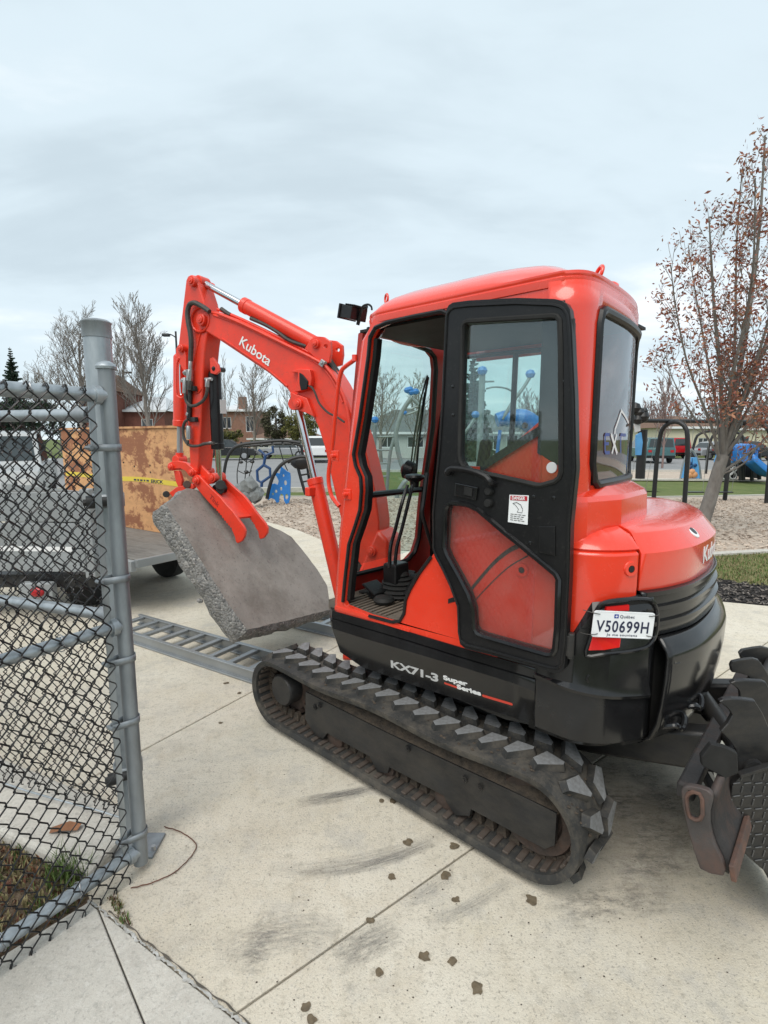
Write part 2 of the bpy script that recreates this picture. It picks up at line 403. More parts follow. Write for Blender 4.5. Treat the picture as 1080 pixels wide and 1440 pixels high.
# ---------------------------------------------------------------- mesh helpers
def link(name, me, m=None, parent=None, smooth=None, bevel=0.0, seg=2):
    o = bpy.data.objects.new(name, me)
    COL.objects.link(o)
    if m is not None:
        me.materials.append(MATS[m] if isinstance(m, str) else m)
    if parent is not None: o.parent = parent
    if smooth is not None:
        for p in me.polygons: p.use_smooth = True
        me.set_sharp_from_angle(angle=rad(smooth))
    if bevel:
        b = o.modifiers.new('bevel', 'BEVEL'); b.width = bevel; b.segments = seg; b.limit_method = 'ANGLE'; b.angle_limit = rad(40); b.harden_normals = False
    return o
def pyd(name, vs_, fs, m, parent=None, smooth=None, bevel=0.0, recalc=False, seg=2):
    me = bpy.data.meshes.new(name)
    me.from_pydata([tuple(v) for v in vs_], [], fs)
    if recalc:
        bm = bmesh.new(); bm.from_mesh(me); bmesh.ops.remove_doubles(bm, verts=bm.verts, dist=1e-5)
        bmesh.ops.recalc_face_normals(bm, faces=bm.faces); bm.to_mesh(me); bm.free()
    me.update()
    return link(name, me, m, parent, smooth, bevel, seg)
class MB:
    """gathers simple solids that make up ONE mesh"""
    def __init__(s): s.v, s.f = [], []
    def add(s, vs_, fs):
        k = len(s.v); s.v += [tuple(v) for v in vs_]; s.f += [tuple(i + k for i in f) for f in fs]; return s
    def box(s, c, size, M=None):
        c = V(c); hx, hy, hz = (x / 2 for x in size)
        p = [V((sx * hx, sy * hy, sz * hz)) for sx in (-1, 1) for sy in (-1, 1) for sz in (-1, 1)]
        if M is not None: p = [M @ q for q in p]
        return s.add([c + q for q in p], [(0, 1, 3, 2), (4, 6, 7, 5), (0, 4, 5, 1), (2, 3, 7, 6), (0, 2, 6, 4), (1, 5, 7, 3)])
    def cyl(s, a, b, r0, r1=None, n=16, cap=True):
        a, b = V(a), V(b); r1 = r0 if r1 is None else r1
        d = (b - a).normalized(); q = d.to_track_quat('Z', 'Y')
        ring = [q @ V((math.cos(2 * math.pi * i / n), math.sin(2 * math.pi * i / n), 0)) for i in range(n)]
        vs_ = [a + r0 * w for w in ring] + [b + r1 * w for w in ring]
        fs = [(i, (i + 1) % n, n + (i + 1) % n, n + i) for i in range(n)]
        if cap: fs += [tuple(range(n - 1, -1, -1)), tuple(range(n, 2 * n))]
        return s.add(vs_, fs)
    def tube(s, pts, r, n=8, closed=False, rr=None):
        pts = [V(p) for p in pts]; k = len(pts); vs_ = []; fs = []
        up = None
        for i, p in enumerate(pts):
            a = pts[(i - 1) % k] if (closed or i > 0) else p
            b = pts[(i + 1) % k] if (closed or i < k - 1) else p
            t = (b - a).normalized()
            if up is None: up = t.orthogonal().normalized()
            up = (up - t * up.dot(t)).normalized() if (up - t * up.dot(t)).length > 1e-6 else t.orthogonal().normalized()
            w = t.cross(up)
            ri = rr[i] if rr else r
            for j in range(n):
                an = 2 * math.pi * j / n
                vs_.append(p + ri * (math.cos(an) * up + math.sin(an) * w))
        m_ = k if closed else k - 1
        for i in range(m_):
            for j in range(n):
                a, b = i * n, ((i + 1) % k) * n
                fs.append((a + j, a + (j + 1) % n, b + (j + 1) % n, b + j))
        if not closed:
            fs.append(tuple(range(n - 1, -1, -1))); fs.append(tuple((k - 1) * n + j for j in range(n)))
        return s.add(vs_, fs)
    def plate(s, pts, off, holes=()):
        off = V(off)
        loops = [[V(p) for p in pts]] + [[V(p) for p in h] for h in holes]
        flat = [p for l in loops for p in l]
        n = len(flat)
        if holes: tris = [tuple(t) for t in tessellate_polygon(loops)]
        else: tris = [tuple(range(n))] if n < 5 else [tuple(t) for t in tessellate_polygon(loops)]
        vs_ = flat + [p + off for p in flat]
        fs = [t for t in tris] + [tuple(i + n for i in reversed(t)) for t in tris]
        k = 0
        for l in loops:
            m_ = len(l)
            for i in range(m_):
                a, b = k + i, k + (i + 1) % m_
                fs.append((a, b, b + n, a + n))
            k += m_
        return s.add(vs_, fs)
    def lathe(s, c, axis, prof, n=24):
        c, axis = V(c), V(axis).normalized(); q = axis.to_track_quat('Z', 'Y'); vs_, fs = [], []
        for r, h in prof:
            for j in range(n):
                an = 2 * math.pi * j / n
                vs_.append(c + axis * h + q @ V((r * math.cos(an), r * math.sin(an), 0)))
        for i in range(len(prof) - 1):
            for j in range(n):
                fs.append((i * n + j, i * n + (j + 1) % n, (i + 1) * n + (j + 1) % n, (i + 1) * n + j))
        fs.append(tuple(range(n - 1, -1, -1))); fs.append(tuple((len(prof) - 1) * n + j for j in range(n)))
        return s.add(vs_, fs)
    def grid(s, rows, closed=False):
        k = len(rows[0]); vs_ = [p for r in rows for p in r]; fs = []
        for i in range(len(rows) - 1):
            for j in range(k if closed else k - 1):
                a = i * k + j; b = i * k + (j + 1) % k
                fs.append((a, b, b + k, a + k))
        return s.add(vs_, fs)
    def ball(s, c, r, n=10, sq=(1, 1, 1)):
        c = V(c); rows = []
        for i in range(n // 2 + 1):
            th = math.pi * i / (n // 2)
            rows.append([c + V((r * sq[0] * max(.001, math.sin(th)) * math.cos(2 * math.pi * j / n), r * sq[1] * max(.001, math.sin(th)) * math.sin(2 * math.pi * j / n), r * sq[2] * math.cos(th))) for j in range(n)])
        return s.grid(rows, True)
    def build(s, name, m, parent=None, smooth=40, bevel=0.0, recalc=True, seg=2):
        return pyd(name, s.v, s.f, m, parent, smooth, bevel, recalc, seg)
def cr(pts, n=6, closed=False):
    """Catmull-Rom through points"""
    pts = [V(p) for p in pts]; k = len(pts); out = []
    rng = range(k) if closed else range(k - 1)
    for i in rng:
        if closed: p0, p1, p2, p3 = pts[(i - 1) % k], pts[i], pts[(i + 1) % k], pts[(i + 2) % k]
        else: p0, p1, p2, p3 = pts[max(i - 1, 0)], pts[i], pts[i + 1], pts[min(i + 2, k - 1)]
        for j in range(n):
            t = j / n
            out.append(.5 * ((2 * p1) + (p2 - p0) * t + (2 * p0 - 5 * p1 + 4 * p2 - p3) * t * t + (3 * p1 - p0 - 3 * p2 + p3) * t ** 3))
    if not closed: out.append(pts[-1])
    return out
def solidify(o, t, off=-1):
    m = o.modifiers.new('thick', 'SOLIDIFY'); m.thickness = t; m.offset = off; return o
def thing(name, label, cat, at=(0, 0, 0), rz=0.0, group=None):
    o = bpy.data.objects.new(name, None); COL.objects.link(o)
    o.empty_display_size = .2
    o.location = at; o.rotation_euler = (0, 0, rz)
    tag(o, label, cat, group); return o
def tag(o, label, cat, group=None):
    o['label'] = label; o['category'] = cat
    if group: o['group'] = group
    return o
def kind(o, k): o['kind'] = k; return o
def inst(o, name, parent, M):
    c = o.copy(); COL.objects.link(c); c.name = name; c.parent = parent; c.matrix_local = M; return c
def text(name, s, m, parent, org, xd, yd, size, width=None, ext=.0006, shear=0.0, bold=0.0, align='LEFT', sp_=1.0):
    cu = bpy.data.curves.new(name, 'FONT'); cu.body = s; cu.size = size; cu.extrude = ext; cu.shear = shear; cu.offset = bold; cu.align_x = align
    cu.space_character = sp_; cu.resolution_u = 4
    cu.materials.append(MATS[m])
    o = bpy.data.objects.new(name, cu); COL.objects.link(o)
    xd, yd = V(xd).normalized(), V(yd).normalized(); zd = xd.cross(yd).normalized(); yd = zd.cross(xd)
    sx = 1.0
    if width:
        bpy.context.view_layer.update()
        w = o.dimensions.x
        if w > 1e-6: sx = width / w
    M = Matrix((xd * sx, yd, zd)).transposed().to_4x4(); M.translation = V(org)
    if not width: bpy.context.view_layer.update()
    me = bpy.data.meshes.new_from_object(o); bpy.data.objects.remove(o)
    me.transform(M); me.name = name
    return link(name, me, None, parent)
# ---------------------------------------------------------------- ground, pavement, planting strips
def sheet(name, pts, z, m, k='structure', dz=None):
    mb = MB()
    if dz: mb.plate([V((x, y, z)) for x, y in pts], V((0, 0, -dz)))
    else:
        vs_ = [V((x, y, z)) for x, y in pts]
        mb.add(vs_, [tuple(t) for t in tessellate_polygon([vs_])])
    o = mb.build(name, m, smooth=None)
    if not dz:
        for p in o.data.polygons:
            if p.normal.z < 0: p.flip()
    if k: o['kind'] = k
    return o
sheet('ground', [(-600, -600), (600, -600), (600, 900), (-600, 900)], -.06, 'lawn')
sheet('joint_bed', [(-22, -4), (10, -4), (10, 5), (3, 9), (-4, 16), (-22, 16)], -.03, 'joint_dirt')
sheet('parking_lot', [(-70, 26.8), (70, 26.8), (70, 46), (-70, 46)], -.016, 'asphalt')
sheet('parking_apron', [(-70, 16.9), (-1.2, 17.3), (-.4, 26.9), (-70, 26.9)], -.020, 'asphalt')
MULCH = [(-2.95, 11.3), (-2.58, 10.78), (-1.56, 9.49), (-.65, 7.91), (1.5, 7.6), (4.4, 7.42), (5.69, 7.72), (14, 9.8), (24, 12.4), (24, 17), (11.2, 15.4), (7.2, 14.8), (-1.85, 15.1), (-4.7, 15.0)]
sheet('playground_mulch', MULCH, -.010, 'wood_mulch')
sheet('far_playground_mulch', [(9.4, 21.6), (16, 21.0), (45, 19.5), (45, 28), (9, 27.0)], -.012, 'wood_mulch')
sheet('far_lawn_verge', [(-1.2, 17.2), (9, 17), (9, 26.7), (-.4, 26.8)], -.024, 'lawn')
sheet('bark_bed', [(2.35, 5.62), (3.40, 5.25), (3.83, 5.09), (9, 3.2), (9.4, 3.3), (9.4, 3.9), (4.32, 5.78), (3.91, 6.09), (2.6, 6.9)], -.004, 'dark_mulch')
sheet('lawn_verge', [(2.6, 6.9), (3.91, 6.09), (4.32, 5.78), (9.4, 3.9), (20, 2), (20, 11.2), (14, 9.6), (5.69, 7.56), (4.4, 7.28), (1.6, 7.45)], -.008, 'lawn_dry')
def strip(name, pts, w, z, m, h=.06):
    mb = MB()
    for a, b in zip(pts[:-1], pts[1:]):
        a, b = V((*a, z)), V((*b, z)); n = (b - a).normalized().cross(UZ) * w / 2; e = (b - a).normalized() * .0
        mb.plate([a - n, b - n + e, b + n + e, a + n], V((0, 0, -h)))
    o = mb.build(name, m, smooth=None); o['kind'] = 'structure'; return o
strip('mulch_edging_kerb', [(1.5, 7.50), (4.4, 7.35), (5.69, 7.64), (14, 9.7), (24, 12.2)], .14, .02, 'concrete_left')
strip('far_playground_kerb', [(9.2, 21.5), (16, 20.9), (45, 19.4)], .3, .04, 'concrete_left')
strip('mulch_back_kerb', [(-4.7, 15.05), (-1.85, 15.15), (7.2, 14.9), (11.2, 15.5), (24, 17.1)], .12, .015, 'concrete_left')
strip('parking_kerb', [(-70, 16.75), (-4, 16.85), (-1.2, 17.2), (-.3, 26.8), (70, 26.8)], .18, .09, 'concrete_left', .15)

def clip(poly, a, n, keep):
    """keep the side of a line (point a, normal n) where keep*(p-a).n >= 0"""
    out = []
    k = len(poly)
    for i in range(k):
        p, q = poly[i], poly[(i + 1) % k]
        dp = keep * ((p[0] - a[0]) * n[0] + (p[1] - a[1]) * n[1]); dq = keep * ((q[0] - a[0]) * n[0] + (q[1] - a[1]) * n[1])
        if dp >= 0: out.append(p)
        if dp * dq < 0:
            t = dp / (dp - dq); out.append((p[0] + (q[0] - p[0]) * t, p[1] + (q[1] - p[1]) * t))
    return out
def area(p): return .5 * sum(p[i][0] * p[(i + 1) % len(p)][1] - p[(i + 1) % len(p)][0] * p[i][1] for i in range(len(p)))
def cut(polys, a, d):
    n = (-d[1], d[0]); out = []
    for p in polys:
        for k in (1, -1):
            q = clip(p, a, n, k)
            if len(q) > 2 and abs(area(q)) > .01: out.append(q)
    return out
pave = kind(bpy.data.objects.new('pavement', None), 'structure'); COL.objects.link(pave)
def shrink(p, g):
    if area(p) < 0: p = p[::-1]
    p = [q for i, q in enumerate(p) if math.hypot(q[0] - p[i - 1][0], q[1] - p[i - 1][1]) > 1e-4]
    out = []
    for i in range(len(p)):
        a, b, c = V(p[i - 1]), V(p[i]), V(p[(i + 1) % len(p)])
        d1, d2 = (b - a).normalized(), (c - b).normalized()
        n1, n2 = V((-d1.y, d1.x)), V((-d2.y, d2.x))
        q = b + (n1 + n2) * (g / max(.3, 1 + n1.dot(n2))); out.append((q.x, q.y))
    return out
def slabs(polys, m, g=.004):
    for p in polys:
        q = shrink(p, g)
        if len(q) < 3: continue
        mb = MB(); mb.plate([V((x, y, 0)) for x, y in q], V((0, 0, -.06)))
        mb.build('concrete_slab', m, pave, smooth=None, bevel=.004, seg=1)
g2 = lambda u, v, z=0: tuple(G(u, v, z)[:2])
TIP = g2(125, 1266)
CR1 = g2(330, 1432)
cdx, cdy = CR1[0] - TIP[0], CR1[1] - TIP[1]
CR2 = (TIP[0] + cdx * 4, TIP[1] + cdy * 4)
j2a, j2b = g2(200, 1055), g2(460, 916)
jd = (j2b[0] - j2a[0], j2b[1] - j2a[1])
J2far = (j2a[0] + jd[0] * 1.75, j2a[1] + jd[1] * 1.75)
J2near = (j2a[0] - jd[0] * .28, j2a[1] - jd[1] * .28)
A_ = [TIP, CR2, (9, -3), (9, 3.2), (3.83, 5.07), (3.40, 5.23), J2far, J2near]
j1a, j1b = g2(330, 1425), g2(660, 1195)
aa = cut([A_], j1a, (j1b[0] - j1a[0], j1b[1] - j1a[1]))
aa = cut(aa, g2(1023, 901), (.80, -.60))
slabs(aa, 'concrete')
B_ = [J2near, J2far, (3.40, 5.23), (2.35, 5.62), (2.2, 7.0), (1.5, 7.45), (-.65, 7.88), (-1.56, 9.46), (-2.6, 10.75), (-4.75, 15), (-22, 15), (-22, 9.6), (-8.2, 4.9)]
bb = [B_]
for k in range(4): bb = cut(bb, (-2.2 - k * 2.0, 4.2 + k * 1.9), (.72, .69))
bb = cut(bb, g2(430, 795), (.83, -.55)); bb = cut(bb, (-3.0, 8.3), (.83, -.55))
slabs(bb, 'concrete')
EDG = g2(0, 1344)
ed = (EDG[0] - TIP[0], EDG[1] - TIP[1])
C_ = [TIP, (TIP[0] + ed[0] * 9, TIP[1] + ed[1] * 9), (-1.5, -3), CR2]
j3a, j3b = g2(140, 1280), g2(205, 1440)
cc = cut([C_], j3a, (j3b[0] - j3a[0], j3b[1] - j3a[1]))
slabs(cc, 'concrete_left')
# soil patch and concrete footing behind the gate
sheet('soil_patch', [TIP, (-1.02, 1.86), (-3.2, 2.6), (-6, 1.5), (TIP[0] + ed[0] * 9, TIP[1] + ed[1] * 9)], -.012, 'soil')
fa, fb = V((*g2(0, 1182), 0)), V((*g2(118, 1236), 0))
fd = (fa - fb).normalized(); fn = V((-fd.y, fd.x, 0)); fn = fn if fn.y > 0 else -fn
mb = MB(); q0 = fb - fd * .04; mb.plate([q0 + UZ * .045, fb + fd * 4 + UZ * .045, fb + fd * 4 + fn * .42 + UZ * .045, q0 + fd * .06 + fn * .30 + UZ * .045], V((0, 0, -.12)))
kind(mb.build('fence_footing', 'concrete_left', smooth=None, bevel=.015), 'structure')
# broken joint with patched sealant between the two pours
def crack_strip():
    mb = MB(); n = 150; L_, Rr = [], []
    t = V((cdx, cdy, 0)); nn = V((-t.y, t.x, 0)).normalized()
    for i in range(n + 1):
        f = i / n
        c = V((*TIP, 0)) + t * (f * 1.35) + nn * R.uniform(-.004, .004)
        w1 = .002 + .016 * max(0, mnoise.noise(V((f * 11, 1, 0))) + .6 * mnoise.noise(V((f * 34, 2, 0))) + .15) * min(1, f * 2) + .002 * R.random(); w2 = .001 + .011 * max(0, mnoise.noise(V((f * 16, 7, 0))) + .7 * mnoise.noise(V((f * 41, 5, 0))) + .1) + .0015 * R.random()
        L_.append(c + nn * w1 + UZ * .003); Rr.append(c - nn * w2 + UZ * .003)
    mb.grid([L_, Rr]); o = mb.build('joint_sealant', 'sealant', pave, smooth=None); return o
crack_strip()
def crack_gap():
    mb = MB(); n = 70; a, b = [], []
    t = V((cdx, cdy, 0)); nn = V((-t.y, t.x, 0)).normalized()
    for i in range(n + 1):
        f = .12 + .9 * i / n; c = V((*TIP, 0)) + t * (f * 1.2) + nn * (.010 + .010 * mnoise.noise(V((f * 16, 3, 0)))); w = .001 + .004 * max(0, mnoise.noise(V((f * 22, 9, 0))) + .3)
        a.append(c + nn * w + UZ * .0055); b.append(c - nn * w + UZ * .0055)
    mb.grid([a, b]); mb.build('open_crack', 'joint_dirt', pave, smooth=None)
crack_gap()
# rubber scuffs left by the tracks, oil spots, dirt films with painted shade under the machine
def scuff_shade(pts, w, m, zz=.0016):
    c = cr([V((*g2(u, v), zz)) for u, v in pts], 8); mb = MB()
    rows = []
    for i, p in enumerate(c):
        t = (c[min(i + 1, len(c) - 1)] - c[max(i - 1, 0)]).normalized(); n = V((-t.y, t.x, 0))
        rows.append([p - n * w / 2, p, p + n * w / 2])
    mb.grid(rows)
    me = bpy.data.meshes.new('scuff_shade_film'); me.from_pydata([tuple(v) for v in mb.v], [], mb.f)
    uv = me.uv_layers.new(name='UVMap'); k = len(rows)
    for l in me.loops:
        i, j = divmod(l.vertex_index, 3); uv.data[l.index].uv = (i / (k - 1), j / 2)
    return link('scuff_shade_film', me, m, pave)
scuff_shade([(415, 1130), (455, 1124), (500, 1115), (535, 1105)], .085, 'scuff_film')
scuff_shade([(432, 1123), (480, 1117), (528, 1107)], .05, 'scuff_film', .002)
scuff_shade([(375, 1222), (430, 1222), (520, 1208), (580, 1192), (625, 1170)], .085, 'scuff_pale')
scuff_shade([(420, 1232), (500, 1222), (560, 1205), (610, 1185)], .06, 'scuff_film', .002)
scuff_shade([(600, 1300), (640, 1285), (690, 1258), (720, 1235)], .06, 'scuff_pale')
scuff_shade([(560, 1275), (600, 1255), (640, 1228)], .07, 'scuff_pale', .002)
scuff_shade([(470, 1350), (510, 1330), (560, 1305)], .13, 'scuff_film', .0012)
scuff_shade([(300, 1345), (360, 1325), (430, 1310), (480, 1318)], .15, 'scuff_pale', .0012)
scuff_shade([(345, 1375), (365, 1330), (375, 1280)], .10, 'scuff_smudge', .002)
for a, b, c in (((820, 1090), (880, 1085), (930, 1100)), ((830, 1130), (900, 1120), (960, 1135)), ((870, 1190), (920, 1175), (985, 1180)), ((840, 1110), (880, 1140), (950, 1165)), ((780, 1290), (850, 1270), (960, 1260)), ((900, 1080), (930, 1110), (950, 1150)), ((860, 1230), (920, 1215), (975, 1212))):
    scuff_shade([a, b, c], .16, 'scuff_smudge', .0014 + R.random() * .001)
scuff_shade([(700, 1180), (800, 1130), (900, 1090), (990, 1060)], .55, 'dirt_shade_film', .0011)  # wide dirt films, with the machine's shadow deepened in their colour
scuff_shade([(820, 1250), (900, 1190), (980, 1150), (1060, 1130)], .45, 'dirt_shade_film', .0012)
scuff_shade([(380, 900), (470, 960), (560, 1010), (660, 1060)], .5, 'dirt_shade_film', .0011)
for u, v, s in ((552, 1127, .9), (574, 1185, 1.1), (639, 1190, 1.1), (626, 1232, 1.2), (551, 1234, .9), (641, 1266, .8), (748, 1266, 1.25), (520, 1295, .9), (597, 1346, 1.1), (636, 1352, 1.0), (534, 1368, .8), (671, 1391, 1.3), (430, 1418, 1.0), (438, 1436, 1.0), (537, 1127, .7), (310, 1017, .5), (318, 961, .6), (336, 975, .5)):
    p = V((*g2(u, v), .0032)); k = 11; w = .0135 * s * (p - CAM).length / 1.9
    ps = [p + V((math.cos(i * 2 * math.pi / k), math.sin(i * 2 * math.pi / k), 0)) * w * R.uniform(.68, 1.25) for i in range(k)]
    ps = cr(ps, 4, True); mb = MB(); mb.add(ps, [tuple(range(len(ps)))]); mb.build('oil_spot', 'oil', pave, smooth=None)

# loose cover that nobody could count
def in_poly(x, y, P):
    c = False
    for i in range(len(P)):
        (x1, y1), (x2, y2) = P[i], P[i - 1]
        if (y1 > y) != (y2 > y) and x < (x2 - x1) * (y - y1) / (y2 - y1) + x1: c = not c
    return c
def chips(name, poly, n, size, mats, z, bx, hump=1.0):
    mb = MB(); mi = []
    while n > 0:
        x, y = R.uniform(bx[0], bx[1]), R.uniform(bx[2], bx[3])
        if not in_poly(x, y, poly): continue
        n -= 1
        a = R.uniform(0, math.pi); l, w = size * R.uniform(.5, 1.4), size * R.uniform(.18, .4)
        M = Matrix.Rotation(a, 3, 'Z') @ Matrix.Rotation(R.uniform(-.5, .5), 3, 'X') @ Matrix.Rotation(R.uniform(-.4, .4), 3, 'Y')
        k = len(mb.v); c = V((x, y, z + R.uniform(0, size * .35)))
        for sx, sy in ((-1, -1), (1, -1), (1, 1), (-1, 1)): mb.v.append(tuple(c + M @ V((sx * l / 2, sy * w / 2, 0))))
        mb.v.append(tuple(c + M @ V((0, 0, size * .15))))
        for q in range(4): mb.f.append((k + q, k + (q + 1) % 4, k + 4)); mi.append(R.randrange(len(mats)))
    o = pyd(name, mb.v, mb.f, mats[0], smooth=None)
    for m in mats[1:]: o.data.materials.append(MATS[m])
    o.data.polygons.foreach_set('material_index', mi)
    return kind(o, 'stuff')
chips('wood_chips', MULCH, 15000, .075, ['chip', 'chip', 'chip_dark'], -.008, (-3.2, 12, 7.5, 14.5))
chips('bark_chips', [(2.35, 5.62), (3.40, 5.25), (3.83, 5.09), (9, 3.2), (9.4, 3.9), (4.32, 5.78), (3.91, 6.09)], 2600, .06, ['bark_chip', 'bark_chip', 'bark_far'], -.002, (2.3, 6.5, 4, 6.3))
def blades(name, poly, n, h, mats, z, bx, clump=0, wid=.004):
    mb = MB(); mi = []; cl = [(R.uniform(bx[0], bx[1]), R.uniform(bx[2], bx[3])) for _ in range(clump)] if clump else None
    tries = 0
    while n > 0 and tries < 400000:
        tries += 1
        if cl:
            c = R.choice(cl); x, y = c[0] + R.gauss(0, .03), c[1] + R.gauss(0, .03)
        else: x, y = R.uniform(bx[0], bx[1]), R.uniform(bx[2], bx[3])
        if not in_poly(x, y, poly): continue
        n -= 1
        a = R.uniform(0, 2 * math.pi); hh = h * R.uniform(.4, 1.2); ln = hh * R.uniform(.1, .8)
        d = V((math.cos(a), math.sin(a), 0)); s = V((-d.y, d.x, 0)) * wid; p = V((x, y, z)); k = len(mb.v)
        q = p + d * ln * .4 + UZ * hh * .65; e = p + d * ln + UZ * hh * .95
        mb.v += [tuple(p - s), tuple(p + s), tuple(q + s * .7), tuple(q - s * .7), tuple(e)]
        mb.f += [(k, k + 1, k + 2, k + 3), (k + 3, k + 2, k + 4)]; m = R.randrange(len(mats)); mi += [m, m]
    o = pyd(name, mb.v, mb.f, mats[0], smooth=None)
    for m in mats[1:]: o.data.materials.append(MATS[m])
    o.data.polygons.foreach_set('material_index', mi)
    return kind(o, 'stuff')
SOIL = [(TIP[0] - .02, TIP[1] + .0), (-1.12, 1.80), (-1.7, 2.04), (-2.6, 2.3), (-3.4, 1.4), (TIP[0] + ed[0] * 3, TIP[1] + ed[1] * 3)]
blades('grass_patch', SOIL, 1800, .05, ['grass_blade', 'grass_dry', 'grass_dry'], -.012, (-1.95, -1.0, 1.2, 2.15), 50, .0022)
blades('grass_patch', SOIL, 240, .10, ['grass_blade'], -.012, (-1.30, -1.14, 1.76, 1.84), 4, .0022)
blades('dry_grass', SOIL, 2200, .035, ['grass_dry', 'twig', 'dead_leaf', 'grass_dry'], -.010, (-1.95, -1.0, 1.2, 2.15), 0, .006)
VERGE = [(2.6, 6.9), (3.91, 6.09), (4.32, 5.78), (9.4, 3.9), (9.4, 8.3), (5.69, 7.54), (4.4, 7.26), (1.6, 7.43)]
blades('grass_verge', VERGE, 16000, .036, ['grass_blade', 'grass_blade', 'grass_dry', 'grass_dry'], -.008, (3.2, 7.5, 5.0, 8.0), 0, .005)
CRK = [(TIP[0] - .03, TIP[1] - .03), (CR1[0], CR1[1] - .03), (CR1[0], CR1[1] + .03), (TIP[0] + .03, TIP[1] + .03)]
blades('joint_weeds', [g2(150, 1262), g2(165, 1262), g2(186, 1302), g2(172, 1302)], 160, .022, ['grass_blade', 'grass_dry', 'twig'], 0, (-1.2, -.7, 1.4, 1.85), 0, .0022)
gp_ = MB()
for k in range(260):
    u, v = R.uniform(150, 1060), R.uniform(900, 1436); p = G(u, v, .002)
    if not in_poly(p.x, p.y, A_): continue
    gp_.ball(p, R.uniform(.0012, .0038), 5, (1, R.uniform(.5, 1), .6))
kind(gp_.build('loose_grit', 'track_dirt', smooth=None, recalc=False), 'stuff')
# thin bent twig on the pavement by the gate post
tw = cr([V((*g2(u, v), .004)) for u, v in ((184, 1251), (212, 1244), (240, 1232), (262, 1214), (276, 1194), (270, 1182), (252, 1171), (231, 1164))], 5)
tag(MB().tube([p + UZ * R.uniform(0, .004) for p in tw], .0022, 5).build('twig', 'twig'), 'thin curved brown twig lying on the concrete beside the gate post', 'twig')
dl = MB(); p = G(90, 1167, .05)
dl.grid([[p + V((-.05, -.02, .0)), p + V((.0, -.028, .018)), p + V((.06, -.01, .006))], [p + V((-.05, .0, .012)), p + V((0, .0, .004)), p + V((.065, .012, .016))], [p + V((-.04, .02, .004)), p + V((.01, .026, .02)), p + V((.06, .03, .004))]])
tag(dl.build('dead_leaf', 'dead_leaf', smooth=60), 'curled brown dead leaf lying on the fence footing behind the mesh', 'leaf')
# ---------------------------------------------------------------- the excavator (local frame: +x boom end, +y operator's left, z up)
ex = thing('excavator', 'red mini excavator on black rubber tracks holding a broken concrete slab in its thumb', 'excavator', EXO, YAW)
# --- tracks
FC, RC_ = (.765, .225, .19), (-.775, .235, .205)
def track_line():
    p = []
    n = 40
    for i in range(n): p.append((-.775 + (1.54) * i / n, .030 + .005 * i / n))
    for i in range(25): a = -math.pi / 2 + math.pi * i / 25; p.append((FC[0] + FC[2] * math.cos(a), FC[1] + FC[2] * math.sin(a)))
    for i in range(n): t = i / n; p.append((.765 - 1.54 * t, .415 + .025 * t - .018 * math.sin(math.pi * 2 * t) ** 2))
    for i in range(25): a = math.pi / 2 + math.pi * i / 25; p.append((RC_[0] + RC_[2] * math.cos(a), RC_[1] + RC_[2] * math.sin(a)))
    return [V((x, 0, z)) for x, z in p]
TL = track_line()
_cum = [0.0]
for i in range(len(TL)): _cum.append(_cum[-1] + (TL[(i + 1) % len(TL)] - TL[i]).length)
PER = _cum[-1]
def track_at(s):
    s %= PER
    for i in range(len(TL)):
        if _cum[i + 1] >= s:
            a, b = TL[i], TL[(i + 1) % len(TL)]; f = (s - _cum[i]) / (_cum[i + 1] - _cum[i])
            c, d = TL[i - 1], TL[(i + 2) % len(TL)]
            t = ((b - c).normalized() * (1 - f) + (d - a).normalized() * f).normalized()
            return a.lerp(b, f), t, V((t.z, 0, -t.x))      # outward normal
def frame_at(s, y=0.0, h=0.0):
    p, t, n = track_at(s)
    M = Matrix((t, V((0, 1, 0)), n)).transposed().to_4x4()       # local x along travel, y sideways, z outward
    if M.to_3x3().determinant() < 0: M = Matrix((t, V((0, -1, 0)), n)).transposed().to_4x4()
    M.translation = p + n * h + V((0, y, 0)); return M
NL = 38; PIT_ = PER / NL
def belt_mesh():
    mb = MB(); rows = []
    N_ = 184
    sec = [(.150, .000), (.150, -.010), (.143, -.030), (-.143, -.030), (-.150, -.010), (-.150, .000), (-.13, .004), (.13, .004)]
    for i in range(N_):
        p, t, n = track_at(PER * i / N_)
        rows.append([p + V((0, y, 0)) + n * h for y, h in sec])
    rows.append(rows[0]); mb.grid(rows, True)
    for i in range(NL * 2):      # rounded edge notches
        M = frame_at((i + .5) * PIT_ / 2, 0, -.012); mb.box(M.translation + M.to_3x3() @ V((0, .150, 0)), (.028, .006, .012), M.to_3x3())
    return mb
def lug_mesh(sgn):
    t = [(.030, .138), (.052, .112), (.022, .040), (-.048, .042), (-.044, .068)] if sgn > 0 else [(.035, -.006), (.054, -.085), (.026, -.105), (-.040, -.024), (-.036, -.006)]
    t = [(-x, y) for x, y in t]
    cx_, cy_ = sum(x for x, y in t) / 5, sum(y for x, y in t) / 5
    b = [(cx_ + (x - cx_) * 1.22, cy_ + (y - cy_) * 1.12) for x, y in t]
    b = [(x, max(-.148, min(.148, y))) for x, y in b]
    mb = MB(); v = [V((x, y, 0)) for x, y in b] + [V((x, y, .028)) for x, y in t]
    f = [(4, 3, 2, 1, 0), (5, 6, 7, 8, 9)] + [(i, (i + 1) % 5, 5 + (i + 1) % 5, 5 + i) for i in range(5)]
    mb.add(v, f); return mb
lug_o, lug_i, guide_m, bolt_m = None, None, None, None
belt0 = belt_mesh().build('rubber_track', 'rubber', ex, smooth=50)
belt0.location = (0, .60, 0)
lugA = lug_mesh(1).build('tread_lug', 'rubber', belt0, smooth=None)
lugB = lug_mesh(-1).build('tread_lug', 'rubber', belt0, smooth=None)
